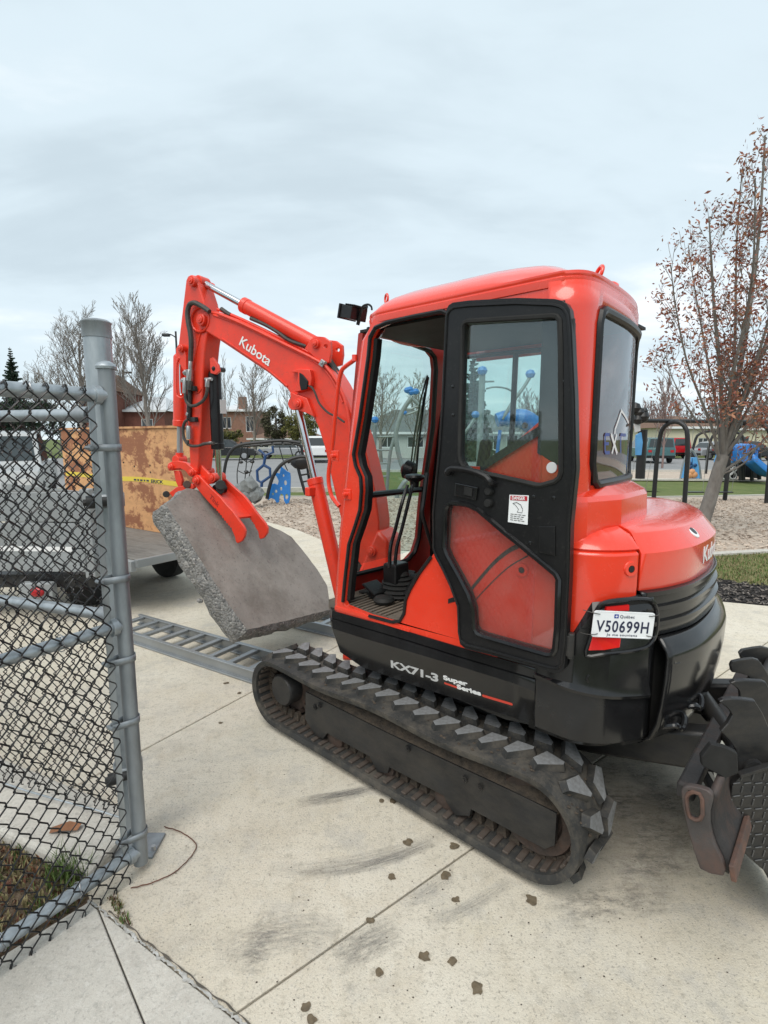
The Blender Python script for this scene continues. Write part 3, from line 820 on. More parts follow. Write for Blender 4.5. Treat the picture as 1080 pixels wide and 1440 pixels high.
for l_ in (lugA, lugB):       # worn grey running faces
    l_.data.materials.append(MATS['lug_rubber'])
    for p_ in l_.data.polygons:
        if p_.center.z > .0275: p_.material_index = 1
ribo = MB().box((0, 0, 0), (.026, .076, .012)).build('inner_rib', 'rib_rust', belt0, smooth=None, bevel=.003, seg=1)
gm = MB(); gm.add([V((x, y, z)) for x, y, z in ((-.024, -.02, 0), (.024, -.02, 0), (.024, .02, 0), (-.024, .02, 0), (-.013, -.012, -.045), (.013, -.012, -.045), (.013, .012, -.045), (-.013, .012, -.045))], [(0, 1, 2, 3), (4, 7, 6, 5), (0, 4, 5, 1), (1, 5, 6, 2), (2, 6, 7, 3), (3, 7, 4, 0)])
gd = gm.build('guide_block', 'track_dirt', belt0, smooth=None, bevel=.003, seg=1)
def dress(belt, first):
    for i in range(NL):
        for k, (src, off) in enumerate(((lugA, 0.0), (lugB, -.30))):
            M = frame_at((i + off) * PIT_, 0, .003)
            if first and i == 0: src.matrix_local = M
            else: inst(src, 'tread_lug', belt, M)
        for h in (.25, .75):
            for y in (.038, -.038):
                M = frame_at((i + h) * PIT_, y, -.030)
                if first and i == 0 and h < .5 and y > 0: gd.matrix_local = M
                else: inst(gd, 'guide_block', belt, M)
            if belt is belt0 or i >= 0:
                M = frame_at((i + h) * PIT_, .090, -.034)
                if first and i == 0 and h < .5: ribo.matrix_local = M
                else: inst(ribo, 'inner_rib', belt, M)
dress(belt0, True)
belt1 = belt0.copy(); COL.objects.link(belt1); belt1.location = (0, -.60, 0)
dress(belt1, False)
fr = px('r6', [(180, 186), (250, 222), (400, 298), (600, 392), (750, 462), (885, 528), (880, 618), (852, 628), (748, 572), (645, 516), (640, 535), (600, 533), (575, 495), (568, 478), (415, 398), (410, 415), (380, 410), (360, 368), (240, 302), (228, 318), (205, 305), (178, 262)])
def track_frame(y0, side):
    mb = MB(); o_ = [LY(u, v, .70) for u, v in fr]
    o_ = [V((p.x, y0 + .70 * side - .60 * side, p.z)) for p in o_]
    mb.plate(o_, V((0, -.022 * side, 0)))
    top = o_[:6]
    rows = [[p + V((0, -.004 * side, -.002)) for p in top], [V((p.x, y0 + .01 * side, p.z + .045)) for p in top], [V((p.x, y0 - .09 * side, p.z + .01)) for p in top]]
    f = mb.build('track_frame', 'black_steel', ex, smooth=30, bevel=.004, seg=1)
    g = MB().grid(rows).build('dirt_cover', 'track_dirt', f, smooth=60)
    solidify(g, .02)
    for r_, p_ in (('t1', (400, 362)), ('t1', (425, 352)), ('t2', (210, 365)), ('t2', (292, 410)), ('t1', (905, 585))):
        q = LY(*px(r_, [p_])[0], .70); q = V((q.x, y0 + .1 * side, q.z))
        MB().cyl(q, q + V((0, .012 * side, 0)), .014, n=6).cyl(q, q + V((0, .018 * side, 0)), .007, n=8).build('bolt', 'black_steel', f, smooth=None)
    core = MB().box((-.05, y0 - .02 * side, .22), (1.2, .12, .16)).build('track_beam', 'black_matte', ex, smooth=None)
    for x, z, r in ((.33, .10, .055), (-.02, .10, .055), (-.37, .10, .055)):
        MB().lathe((x, y0 - .09 * side, z), (0, side, 0), [(.02, 0), (r, .005), (r, .06), (r * .8, .065), (r * .8, .115), (r, .12), (r, .165), (r * .4, .175)], 20).build('track_roller', 'wheel_steel', ex, smooth=40)
    for x, z in ((.18, .345), (-.42, .345)): MB().lathe((x, y0 - .06 * side, z), (0, side, 0), [(.02, 0), (.04, .003), (.04, .11), (.025, .12)], 16).build('carrier_roller', 'black_steel', ex, smooth=40)
    MB().lathe((RC_[0], y0 - .075 * side, RC_[1]), (0, side, 0), [(.05, 0), (.155, .003), (.160, .02), (.165, .055), (.165, .095), (.160, .13), (.15, .145), (.11, .14), (.10, .12), (.05, .12), (.045, .16), (.01, .162)], 36).build('idler_wheel', 'wheel_steel', ex, smooth=40)
    hub = MB().lathe((FC[0] - .015, y0 - .1 * side, FC[1] + .01), (0, side, 0), [(.10, 0), (.10, .05), (.088, .06), (.092, .185), (.082, .198), (.02, .200)], 32).build('drive_motor', 'black_steel', ex, smooth=40)
    sp_ = MB().lathe((FC[0], y0 - .02 * side, FC[1]), (0, side, 0), [(.09, 0), (.135, .002), (.135, .03), (.09, .032)], 30)
    for i in range(15):
        a = 2 * math.pi * i / 15; M = Matrix.Rotation(-a, 3, 'Y')
        sp_.box(V((FC[0], y0 - .004 * side, FC[1])) + M @ V((.145, 0, 0)), (.03, .026, .025), M)
    sp_.build('drive_sprocket', 'wheel_steel', ex, smooth=40)
track_frame(.60, 1); track_frame(-.60, -1)
mud = MB()
for k in range(420):
    s_ = R.uniform(0, 1); M = frame_at(PER * (.50 + .42 * s_) + R.uniform(-.02, .02), .60 + R.uniform(-.13, .13), .004 + R.uniform(0, .004)) if k % 2 else None
    p = M.translation if M else V((R.uniform(-.62, .45), .60 + R.uniform(-.06, .07), .385 + R.uniform(-.03, .0)))
    mud.ball(p, R.uniform(.003, .011), 5, (1, R.uniform(.5, 1), R.uniform(.4, .9)))
kind(mud.build('mud_crumbs', 'track_dirt', ex, smooth=None, recalc=False), 'stuff')
# --- undercarriage and dozer blade
MB().box((0, 0, .33), (.85, .8, .17)).box((0, 0, .29), (.5, 1.06, .12)).build('centre_frame', 'black_steel', ex, smooth=None, bevel=.02)
MB().lathe((0, 0, .41), (0, 0, 1), [(.36, 0), (.36, .03), (.40, .035), (.40, .085), (.34, .09), (.34, .13)], 40).build('slewing_ring', 'black_steel', ex, smooth=40)
for y in (.30, -.30): MB().plate([V((-.35, y, .26)), V((-.40, y, .40)), V((-.85, y, .47)), V((-1.27, y, .60)), V((-1.29, y, .45)), V((-.85, y, .34))], V((0, .09 if y < 0 else -.09, 0))).build('blade_arm', 'black_steel', ex, smooth=30, bevel=.012)
MB().cyl((-.45, 0, .42), (-.95, 0, .52), .045).cyl((-.95, 0, .52), (-1.25, 0, .55), .025).build('blade_ram', 'black_steel', ex, smooth=40)
ep = px('z4', [(230, 930), (243, 908), (270, 900), (330, 912), (385, 930), (408, 952), (408, 985), (392, 1050), (392, 1115), (405, 1185), (425, 1245), (462, 1320), (480, 1375), (470, 1410), (400, 1398), (335, 1368), (300, 1265), (262, 1130), (240, 1020)])
eh = px('z4', [(262, 965), (272, 945), (300, 935), (335, 945), (350, 975), (352, 1060), (338, 1088), (310, 1092), (280, 1075), (268, 1040)])
E0 = [LY(u, v, .75) for u, v in ep]
blade = MB().plate(E0, V((0, -.022, 0)), [[LY(u, v, .75) for u, v in eh]]).build('blade_end_plate', 'blade_steel', ex, smooth=30, bevel=.004)
ring = [LY(u, v, .751) for u, v in eh]
MB().tube(ring, .006, 6, True).build('lifting_hole_rim', 'rust', blade)
bl = [E0[i] for i in (5, 6, 7, 8, 9, 10, 11, 12, 13)]
def mold(name, y0, y1, mat_, th=.02):
    a = [V((p.x, y0, p.z)) for p in bl]; b = [V((p.x, y1, p.z)) for p in bl]
    o = MB().grid([a, b]).build(name, mat_, ex, smooth=50); solidify(o, th, 0); return o
mold('dozer_blade', .728, -.75, 'blade_face')
pa, pb = LY(*px('z4', [(462, 1320)])[0], .75), LY(*px('z4', [(520, 1420)])[0], .75)
MB().plate([V((bl[-2].x - .006, .752, bl[-2].z + .02)), V((bl[-1].x - .018, .752, bl[-1].z - .004)), V((bl[-1].x - .018, -.75, bl[-1].z - .004)), V((bl[-2].x - .006, -.75, bl[-2].z + .02))], V((-.014, 0, .003))).build('cutting_edge', 'rust', ex, smooth=None, bevel=.003)
MB().box((-1.268, 0, .585), (.05, 1.40, .05)).build('blade_stiffener', 'blade_face', ex, smooth=None, bevel=.008)

# --- upper structure footprint
FPT = [V((x, y, 0)) for x, y in [(-.72, .662), (-.80, .66), (-.90, .655), (-.98, .61), (-1.04, .53), (-1.10, .42), (-1.145, .27), (-1.158, .1), (-1.155, -.05), (-1.135, -.2), (-1.07, -.42), (-.98, -.58), (-.85, -.66), (-.5, -.67)]]
def fp(s, grow=0.0, z=0.0):
    """s counts footprint points from (-.80,.66)"""
    s += 1; i = max(0, min(int(math.floor(s)), len(FPT) - 2)); t = s - i
    p0, p1, p2, p3 = FPT[max(i - 1, 0)], FPT[i], FPT[i + 1], FPT[min(i + 2, len(FPT) - 1)]
    q = .5 * ((2 * p1) + (p2 - p0) * t + (2 * p0 - 5 * p1 + 4 * p2 - p3) * t * t + (3 * p1 - p0 - 3 * p2 + p3) * t ** 3)
    d = .5 * ((p2 - p0) + 2 * (2 * p0 - 5 * p1 + 4 * p2 - p3) * t + 3 * (3 * p1 - p0 - 3 * p2 + p3) * t * t)
    n = V((d.y, -d.x, 0)).normalized()
    if n.dot(q) < 0: n = -n
    return V((q.x, q.y, 0)) + n * grow + V((0, 0, z))
def fploft(name, s0, s1, prof, m, n=28, parent=None, smooth=30, bevel=0, thick=.012):
    rows = [[fp(s0 + (s1 - s0) * i / n, g, z) for i in range(n + 1)] for g, z in prof]
    o = MB().grid(rows).build(name, m, parent or ex, smooth=smooth)
    for p in o.data.polygons: pass
    if thick: solidify(o, thick, 0)
    if bevel:
        b = o.modifiers.new('bevel', 'BEVEL'); b.width = bevel; b.segments = 2; b.limit_method = 'ANGLE'; b.angle_limit = rad(50)
    return o
fploft('engine_bay', -.9, 11.5, [(-.03, .56), (-.03, 1.255), (-.10, 1.295)], 'black_matte', 40)
fploft('side_cover', -.75, 3.03, [(0, .86), (0, 1.262), (-.012, 1.270)], 'red_paint', 30, bevel=.006)
fploft('side_cover', -.9, 3.05, [(-.004, 1.276), (-.05, 1.318), (-.13, 1.342), (-.30, 1.352)], 'red_paint', 30, bevel=.004)
fploft('tail_hood', 3.10, 11.3, [(-.002, 1.135), (0, 1.262), (-.012, 1.275), (-.05, 1.322), (-.065, 1.330), (-.14, 1.345), (-.4, 1.352)], 'red_paint', 44, smooth=22, bevel=.004)
q = fp(2.72, .0, 1.215); n_ = (fp(2.72, 1.0) - fp(2.72)).normalized()
cv = MB().lathe(q, n_, [(.002, .006), (.011, .006), (.013, .012), (.024, .012), (.027, .004)], 20).build('cover_latch', 'red_paint', ex)
MB().cyl(q + n_ * .009, q + n_ * .0125, .011, n=16).build('latch_socket', 'black_matte', cv, smooth=None)
# ribbed black band, counterweight
rib = []
for k in range(3):
    z = 1.130 - k * .052; rib += [(.002 + .006 * k, z), (.014 + .006 * k, z - .004), (.014 + .006 * k, z - .012), (.004 + .006 * k, z - .018), (.006 + .006 * k, z - .050)]
fploft('ribbed_band', 3.12, 11.2, rib, 'black_gloss', 44, smooth=20)
fploft('counterweight', 3.75, 11.0, [(.015, .965), (.028, .955), (.058, .925), (.064, .90), (.062, .82), (.054, .73), (.040, .65), (.014, .585), (-.03, .545), (-.12, .53)], 'black_gloss', 44, smooth=35)
fploft('tail_skirt', 3.0, 11.2, [(-.02, .95), (-.02, .56), (-.15, .54)], 'black_matte', 40)
# bright boss where the side panel ends and two lashing eyes under the tail
MB().plate([fp(3.9, .058, .905), fp(4.5, .058, .912), fp(4.95, .052, .898), fp(4.2, .060, .878), fp(3.9, .060, .882)], (fp(4.2, .012) - fp(4.2))).build('corner_step', 'black_gloss', ex, smooth=None, bevel=.006)
for s_, z_ in ((5.1, .66), (4.4, .62)):
    c = fp(s_, .05, z_); t_ = (fp(s_ + .1) - fp(s_ - .1)).normalized(); nn = (fp(s_, 1) - fp(s_)).normalized()
    MB().tube(cr([c - t_ * .05 - nn * .03, c - t_ * .03 + UZ * .02 + nn * .01, c + UZ * .005 + nn * .02, c + t_ * .03 + UZ * .03 + nn * .01, c + t_ * .06 + UZ * .035 - nn * .03], 5), .011, 8).build('lashing_eye', 'black_gloss', ex)
# left rear side panel (black) with lamp recess
def ztop(s):
    if s < .15: return .835
    if s < 1.45: return .835 + (s - .15) / 1.3 * .262
    return 1.097 + min(.02, (s - 1.45) * .012)
n = 44; rows = []
for f, g in ((0, -.10), (.03, -.02), (.10, .008), (.62, .014), (.645, .030), (.67, .032), (.70, .022), (.97, .020), (1.0, .004), (1.0, -.02)):
    row = []
    for i in range(n + 1):
        s = -.42 + (3.90 + .42) * i / n; tap = min(1, (n - i) / 4)
        ridge = .80 - .010 * s
        z = .56 + (ridge - .56) * (f / .67) if f <= .67 else ridge + (ztop(s) - ridge) * ((f - .67) / .33)
        row.append(fp(s, g * tap - .01 * (1 - tap), z))
    rows.append(row)
rp = MB().grid(rows).build('rear_side_panel', 'black_gloss', ex, smooth=28)
solidify(rp, .01, 0)
def onfp(u, v, grow=0.0):
    best = None; d = lray(u, v)
    for i in range(0, 260):
        s = -.8 + i * .03
        a, b = fp(s, grow), fp(s + .03, grow)
        e = b - a; den = d.x * (-e.y) + e.x * d.y
        if abs(den) < 1e-9: continue
        w = a - CL
        t = (w.x * (-e.y) + e.x * w.y) / den; k = (d.x * w.y - d.y * w.x) / den
        if 0 <= k <= 1 and t > 0 and (best is None or t < best[0]): best = (t, CL + d * t)
    return best[1]
lip = [onfp(u, v, .026) for u, v in px('r5', [(268, 640), (285, 560), (305, 480), (318, 435), (350, 405), (430, 392), (520, 388), (560, 398), (580, 430), (585, 480), (578, 540), (560, 580), (530, 605), (460, 622), (360, 632)])]
MB().tube(cr(lip, 3, True), .008, 8, True).build('recess_rim', 'black_gloss', rp)
rc_ = [p - V((0, 0, 0)) for p in lip]
cen = sum(rc_, V((0, 0, 0))) / len(rc_)
nr_ = (fp(2.4, 1) - fp(2.4)).normalized()
MB().add([p - nr_ * .003 for p in rc_] + [cen - nr_ * .003], [(i, (i + 1) % len(rc_), len(rc_)) for i in range(len(rc_))]).build('lamp_recess', 'black_matte', rp, smooth=None)
tl_ = [onfp(u, v, .031) for u, v in px('r5', [(278, 620), (298, 545), (425, 560), (420, 606), (350, 618)])]
MB().plate(tl_, -nr_ * .01).build('tail_lamp', 'red_light', rp, smooth=None, bevel=.003)
tl2 = [onfp(u, v, .029) for u, v in px('r5', [(360, 425), (460, 415), (460, 440), (355, 445)])]
MB().plate(tl2, -nr_ * .01).build('tail_lamp', 'red_light', rp, smooth=None)
for u, v in px('r5', [(285, 738), (513, 772)]):
    c = onfp(u, v, .012); MB().lathe(c, nr_, [(.003, .004), (.014, .004), (.016, .012), (.021, .010), (.023, -.004)], 16).build('panel_bolt', 'black_plastic', rp)
# licence plate wired on
pc = [onfp(u, v, .050) for u, v in ((833, 858), (919, 862), (919, 898), (833, 896))]
pn = ((pc[1] - pc[0]).cross(pc[3] - pc[0])).normalized(); pn = pn if pn.dot(CL - pc[0]) > 0 else -pn
pxd = (pc[1] - pc[0]).normalized(); pyd_ = pn.cross(pxd); pyd_ = pyd_ if pyd_.z > 0 else -pyd_
PO = (pc[0] + pc[1] + pc[2] + pc[3]) / 4
PW, PH = (pc[1] - pc[0]).length * 1.0, (pc[3] - pc[0]).length * .98
def prr(w, h, r, k=5):
    out = []
    for cx, cy, a0 in ((w / 2 - r, h / 2 - r, 0), (-w / 2 + r, h / 2 - r, 90), (-w / 2 + r, -h / 2 + r, 180), (w / 2 - r, -h / 2 + r, 270)):
        for i in range(k + 1): a = rad(a0 + 90 * i / k); out.append((cx + r * math.cos(a), cy + r * math.sin(a)))
    return out
P3 = lambda x, y, h=0: PO + pxd * x + pyd_ * y + pn * h
lp = MB().plate([P3(x, y, .001) for x, y in prr(PW, PH, .01)], -pn * .002).build('licence_plate', 'plate_white', ex, smooth=None)
MB().tube([P3(x, y, .001) for x, y in prr(PW * .965, PH * .94, .009)], .0012, 6, True).build('plate_rim', 'plate_white', lp)
text('plate_number', 'V50699H', 'plate_ink', lp, P3(-PW * .435, -PH * .28, .0018), pxd, pyd_, PH * .60, PW * .86, bold=.0008, ext=.0004, sp_=1.12)
text('plate_region', 'Québec', 'plate_ink', lp, P3(-PW * .075, PH * .255, .0018), pxd, pyd_, PH * .16, PW * .24, ext=.0003, sp_=1.1)
text('plate_motto', 'Je me souviens', 'plate_ink', lp, P3(-PW * .25, -PH * .43, .0018), pxd, pyd_, PH * .13, PW * .50, ext=.0003, sp_=1.1)
MB().plate([P3(x, y, .0022) for x, y in ((-PW * .165, PH * .24), (-PW * .095, PH * .24), (-PW * .095, PH * .385), (-PW * .165, PH * .385))], -pn * .0005).build('plate_emblem', 'blue_ink', lp, smooth=None)
MB().plate([P3(x, y, .0026) for x, y in ((-PW * .15, PH * .30), (-PW * .11, PH * .30), (-PW * .11, PH * .325), (-PW * .15, PH * .325))], -pn * .0004).plate([P3(x, y, .0030) for x, y in ((-PW * .134, PH * .265), (-PW * .126, PH * .265), (-PW * .126, PH * .36), (-PW * .134, PH * .36))], -pn * .0004).build('emblem_mark', 'plate_white', lp, smooth=None)
for sx, sy in ((-1, 1), (1, 1), (-1, -1), (1, -1)):
    MB().tube(cr([P3(sx * PW * .40, sy * PH * .37, .002), P3(sx * PW * .46, sy * PH * .39, .005), P3(sx * PW * .56, sy * PH * .42, -.002), P3(sx * PW * .63, sy * PH * .43, -.02)], 4), .0014, 5).build('tie_wire', 'hose', lp)
# curved brand lettering on the tail
def ctext(name, s, m, s0, z0, h, wid, grow, parent):
    cu = bpy.data.curves.new(name, 'FONT'); cu.body = s; cu.size = h / .72; cu.extrude = .0005; cu.offset = .0012; cu.space_character = .95
    o = bpy.data.objects.new(name, cu); COL.objects.link(o); bpy.context.view_layer.update()
    me = bpy.data.meshes.new_from_object(o); bpy.data.objects.remove(o)
    xs = [v.co.x for v in me.vertices]; w = max(xs)
    tab = [(s0 + .02 * i) for i in range(200)]; acc = [0.0]
    for a, b in zip(tab[:-1], tab[1:]): acc.append(acc[-1] + (fp(b, grow) - fp(a, grow)).length)
    for v in me.vertices:
        L_ = v.co.x / w * wid; i = 0
        while i < len(acc) - 2 and acc[i + 1] < L_: i += 1
        f = (L_ - acc[i]) / (acc[i + 1] - acc[i]); p = fp(tab[i] + .02 * f, grow + .002 + v.co.z, z0 + v.co.y); v.co = p
    me.name = name
    return link(name, me, m, parent)
ctext('brand_lettering', 'Kubota', 'white_print', 5.75, 1.180, .066, .34, .004, ex)
em = fp(5.6, -.03, 1.303); ea = (fp(5.6, 1) - fp(5.6)).normalized(); ea = (ea * .65 + UZ * .75).normalized()
eo = MB().lathe(em, ea, [(.001, .004), (.026, .004), (.030, .002), (.031, -.004)], 24).build('round_emblem', 'white_print', ex)
MB().lathe(em + ea * .0035, ea, [(.001, .0015), (.017, .0015), (.018, 0)], 24).build('emblem_core', 'black_plastic', eo)
# --- left lower skirt below the cab
sk_t = [LY(u, v, .662) for u, v in px('r4', [(80, 340), (200, 374), (390, 427), (600, 490), (800, 546), (1000, 600)])]
sk_r = [LY(u, v, .672) for u, v in px('r4', [(82, 408), (200, 445), (400, 503), (600, 562), (800, 624), (970, 690)])]
sk_m = [LY(u, v, .664) for u, v in px('r4', [(86, 425), (200, 462), (400, 520), (600, 580), (800, 645), (968, 712)])]
sk_b = [LY(u, v, .628) for u, v in px('r4', [(112, 500), (200, 560), (400, 630), (600, 694), (800, 760), (955, 815)])]
def wrap(row, dx, dy):
    a = row[0]; pre = [V((a.x + .10 * dx, a.y - .20, a.z)), V((a.x + .085 * dx, a.y - .09, a.z)), V((a.x + .045 * dx, a.y - .03, a.z))]
    return pre + row
g1 = [V((p.x, p.y + .004, p.z - .03)) for p in sk_t]; g2_ = [V((p.x, p.y - .004, p.z - .036)) for p in sk_t]; g3_ = [V((p.x, p.y + .004, p.z - .042)) for p in sk_t]
sk = MB().grid([wrap([p + V((0, -.03, 0)) for p in sk_t], 1, 1), wrap(sk_t, 1, 1), wrap(g1, 1, 1), wrap(g2_, 1, 1), wrap(g3_, 1, 1), wrap(sk_r, 1, 1), wrap(sk_m, .95, 1), wrap(sk_b, .6, 1), wrap([p + V((0, -.12, -.01)) for p in sk_b], .5, 1)]).build('side_skirt', 'black_gloss', ex, smooth=25)
solidify(sk, .01, 0)
def skp(x, y, g=.004):
    """a point on the lower skirt face for a measured sight line"""
    u, v = px('r4', [(x, y)])[0]; d = lray(u, v)
    a, b, c = sk_m[1], sk_m[4], sk_b[2]; nn = (b - a).cross(c - a).normalized()
    nn = nn if nn.y > 0 else -nn
    return CL + d * ((a - CL).dot(nn) / d.dot(nn)) + nn * g, nn
def skbar(name, p, q, w, m):
    a, nn = skp(*p); b, _ = skp(*q); t = (b - a).normalized(); up = nn.cross(t); k = w / 2; out = []
    for c, s0 in ((b, -90), (a, 90)):
        for i in range(7): an = rad(s0 + 30 * i); out.append(c + t * k * math.cos(an) + up * k * math.sin(an))
    return MB().plate(out, -nn * .002).build(name, m, sk, smooth=None)
skbar('red_stripe', (215, 519), (305, 552), .011, 'red_print'); skbar('red_stripe', (683, 676), (795, 709), .011, 'red_print'); skbar('red_stripe', (530, 626), (585, 645), .009, 'red_print')
a, nn = skp(312, 560); b, _ = skp(504, 621); u_, _ = skp(318, 524)
text('model_lettering', 'KX71-3', 'silver_print', sk, a, b - a, nn.cross((b - a)), .056, (b - a).length, bold=.0017, ext=.0008, shear=.12, sp_=.92)
a, nn = skp(525, 610); b, _ = skp(622, 637)
text('series_lettering', 'Super', 'white_print', sk, a, b - a, nn.cross(b - a), 0.030, (b - a).length, bold=.0012, ext=.0008)
a, nn = skp(580, 645, .006); b, _ = skp(676, 674, .006)
text('series_lettering', 'Series', 'white_print', sk, a, b - a, nn.cross(b - a), 0.030, (b - a).length, bold=.0012, ext=.0008)
# platform under cab
MB().plate([V((x, y, .60)) for x, y in ((.36, .56), (.44, .3), (.5, -.2), (.42, -.6), (-.5, -.66), (-.95, -.5), (-1.0, 0), (-.95, .5), (-.6, .60))], V((0, 0, -.07))).build('platform', 'black_steel', ex, smooth=None)
MB().plate([V((x, y, .86)) for x, y in ((.36, -.30), (.45, -.36), (.42, -.62), (-.6, -.66), (-.6, -.30))], V((0, 0, -.26))).build('right_deck', 'red_paint', ex, smooth=30, bevel=.03)
MB().plate([V((x, y, 1.22)) for x, y in ((.18, -.32), (.22, -.6), (-.7, -.64), (-.7, -.32))], V((0, 0, -.36))).build('tank_cover', 'red_paint', ex, smooth=30, bevel=.05)
# --- cab shell
YS = .66
def LYn(pts, y): return [LY(u, v, y) for u, v in pts]
ZSEAM = 2.165
fe = LYn([(502, 496), (485, 638), (474, 744), (467, 846), (467, 861)], YS)
fe = [p + V((-.035, 0, 0)) for p in fe]
outer = [V((.06, YS, ZSEAM)), V((fe[0].x - .012, YS, fe[0].z + .05))] + fe + LYn([(577, 888.5), (651, 911)], YS) + [V((-.80, YS, .845)), V((-.80, YS, 1.27)), V((-.75, YS, 1.30)), V((-.75, YS, ZSEAM))]
hole1 = LYn([(521, 475), (519, 500), (507, 587), (498, 639), (501, 655), (508, 671), (509, 690), (507, 717), (500, 740), (491.5, 765), (485.5, 818), (483, 846), (486, 852), (520, 866), (552, 874.5), (563, 873), (569, 862), (571, 843), (577, 829), (590, 806), (607, 783), (628, 750), (632, 640), (640, 445), (622, 438), (580, 446), (545, 454), (529, 461)], YS)
hole2 = LYn(px('u4', [(150, 40), (1015, 5), (1015, 905), (1000, 925), (390, 1290), (360, 1300), (150, 1290)]), YS)
hole2 = [V((max(p.x, -.732), p.y, p.z)) for p in hole2]
hole2 = [hole2[0], hole2[1], hole2[2], hole2[4], hole2[5], hole2[6]]
outer[6].z -= .022; outer[7].z -= .022; outer[8].z -= .022
side = MB().plate(outer, V((0, -.028, 0)), [hole1, hole2]).build('cab_side', 'red_paint', ex, smooth=30, bevel=.010)
# front corner post with a softly turned corner
post = []
for off in ((0, 0), (.020, -.006), (.034, -.022), (.040, -.045), (.040, -.085), (.010, -.095), (-.02, -.06)):
    post.append([p + V((off[0], off[1], 0)) for p in [V((.035, YS, ZSEAM + .0)), V((fe[0].x - .012, YS, fe[0].z + .05))] + fe])
MB().grid(post).build('corner_post', 'red_paint', ex, smooth=40)
MB().tube([p + V((.0, .004, 0)) for p in hole1[:12]] , .009, 8).build('door_seal', 'black_plastic', side)
MB().tube([p + V((.0, .004, 0)) for p in hole1[13:21]], .008, 8).build('door_seal', 'black_plastic', side)
MB().tube([p + V((.0, .004, 0)) for p in [hole1[0]] + hole1[:22:-1]], .010, 8).build('door_seal', 'black_plastic', side)
rail_in = [p + V((.0, -.02, 0)) for p in hole1[:12]]
MB().grid([[p + V((.006, .002, 0)) for p in rail_in], [p + V((-.012, -.012, 0)) for p in rail_in], [p + V((-.016, -.04, 0)) for p in rail_in]]).build('inner_trim', 'black_plastic', side, smooth=40)
# sill step strip
st = LYn(px('r4', [(88, 318), (200, 352), (300, 384), (388, 412), (385, 424), (300, 398), (200, 366), (86, 332)]), YS + .004)
MB().plate(st, V((0, -.01, 0))).build('sill_step', 'red_paint', ex, smooth=None, bevel=.003)
# rear corner and rear wall following a gentle arc
RARC = cr([V((x, y, 0)) for x, y in [(-.745, .66), (-.798, .652), (-.840, .620), (-.860, .56), (-.864, .45), (-.858, .25), (-.842, .1), (-.815, -.03), (-.775, -.13), (-.71, -.205), (-.63, -.245), (-.3, -.25), (.1, -.25)]], 4)
def rarc(i0, i1, grow=0.0):
    out = []
    for i in range(i0, i1 + 1):
        a, b = RARC[max(i - 1, 0)], RARC[min(i + 1, len(RARC) - 1)]; t = (b - a).normalized(); n = V((t.y, -t.x, 0))
        out.append(RARC[i] + (n * grow if n.dot(RARC[i] - V((-.3, .2, 0))) > 0 else -n * grow))
    return out
def rband(name, i0, i1, z0, z1, m, grow=0.0, th=.02, smooth=40):
    p = rarc(i0, i1, grow); o = MB().grid([[q + UZ * z0 for q in p], [q + UZ * ((z0 + z1) / 2) for q in p], [q + UZ * z1 for q in p]]).build(name, m, ex, smooth=smooth)
    if th: solidify(o, th, 0)
    return o
# window reaches from arc step 13 to 33
W0, W1, WZ0, WZ1 = 13, 32, 1.485, 2.085
rw = MB()
full = rarc(0, len(RARC) - 1)
def strip_(i0, i1, z0, z1):
    p = full[i0:i1 + 1]; rw.grid([[q + UZ * z0 for q in p], [q + UZ * z1 for q in p]])
strip_(0, len(RARC) - 1, 1.27, WZ0); strip_(0, len(RARC) - 1, WZ1, ZSEAM); strip_(0, W0, WZ0, WZ1); strip_(W1, 44, WZ0, WZ1)
o = rw.build('cab_rear', 'red_paint', ex, smooth=50); solidify(o, .018, 0)
def rpt(f, z, grow): 
    k = W0 + (W1 - W0) * f; i = int(k); t = k - i; g = rarc(0, len(RARC) - 1, grow)
    return g[i].lerp(g[min(i + 1, len(g) - 1)], t) + UZ * z
gsk = rarc(W0, W1, .006)
loop = []
c_ = .10
cornz = .05
loop += [rpt(0, WZ0 + .08 + (WZ1 - WZ0 - .13) * i / 6, .010) for i in range(7)]
loop += [rpt(.03, WZ1 - .012, .010)] + [rpt(.08 + .84 * i / 12, WZ1, .010) for i in range(13)] + [rpt(.97, WZ1 - .012, .010)]
loop += [rpt(1, WZ1 - .05 - (WZ1 - WZ0 - .10) * i / 6, .010) for i in range(7)]
loop += [rpt(.97, WZ0 + .012, .010)] + [rpt(.92 - .82 * i / 12, WZ0, .010) for i in range(13)] + [rpt(.05, WZ0 + .02, .010)]
rg = MB().tube(loop, .016, 8, True).build('rear_window_seal', 'black_plastic', ex)
gp = rarc(W0, W1, .004)
gl_ = MB().grid([[q + UZ * WZ0 for q in gp], [q + UZ * 1.8 for q in gp], [q + UZ * WZ1 for q in gp]]).build('rear_window', 'rear_glass', ex, smooth=60)
# decal on the rear window
def rz6(x, y): 
    u, v = px('z6', [(x, y)])[0]; d = lray(u, v); g = rarc(0, len(RARC) - 1, .007); best = None
    for a, b in zip(g[:-1], g[1:]):
        e = b - a; den = d.x * (-e.y) + e.x * d.y
        if abs(den) < 1e-9: continue
        w = a - CL; t = (w.x * (-e.y) + e.x * w.y) / den; k = (d.x * w.y - d.y * w.x) / den
        if -.001 <= k <= 1.001 and t > 0 and (best is None or t < best[0]): best = (t, CL + d * t)
    return best[1] if best else None
def zbar(name, pts, w, m):
    q = [rz6(*p) for p in pts]
    if any(p is None for p in q): return
    L_, Rr = [], []
    for i, p in enumerate(q):
        t = (q[min(i + 1, len(q) - 1)] - q[max(i - 1, 0)]).normalized(); n = V((-1, 0, 0)); s = t.cross(n).normalized() * w / 2
        L_.append(p + s); Rr.append(p - s)
    MB().grid([L_, Rr]).build(name, m, gl_, smooth=None)
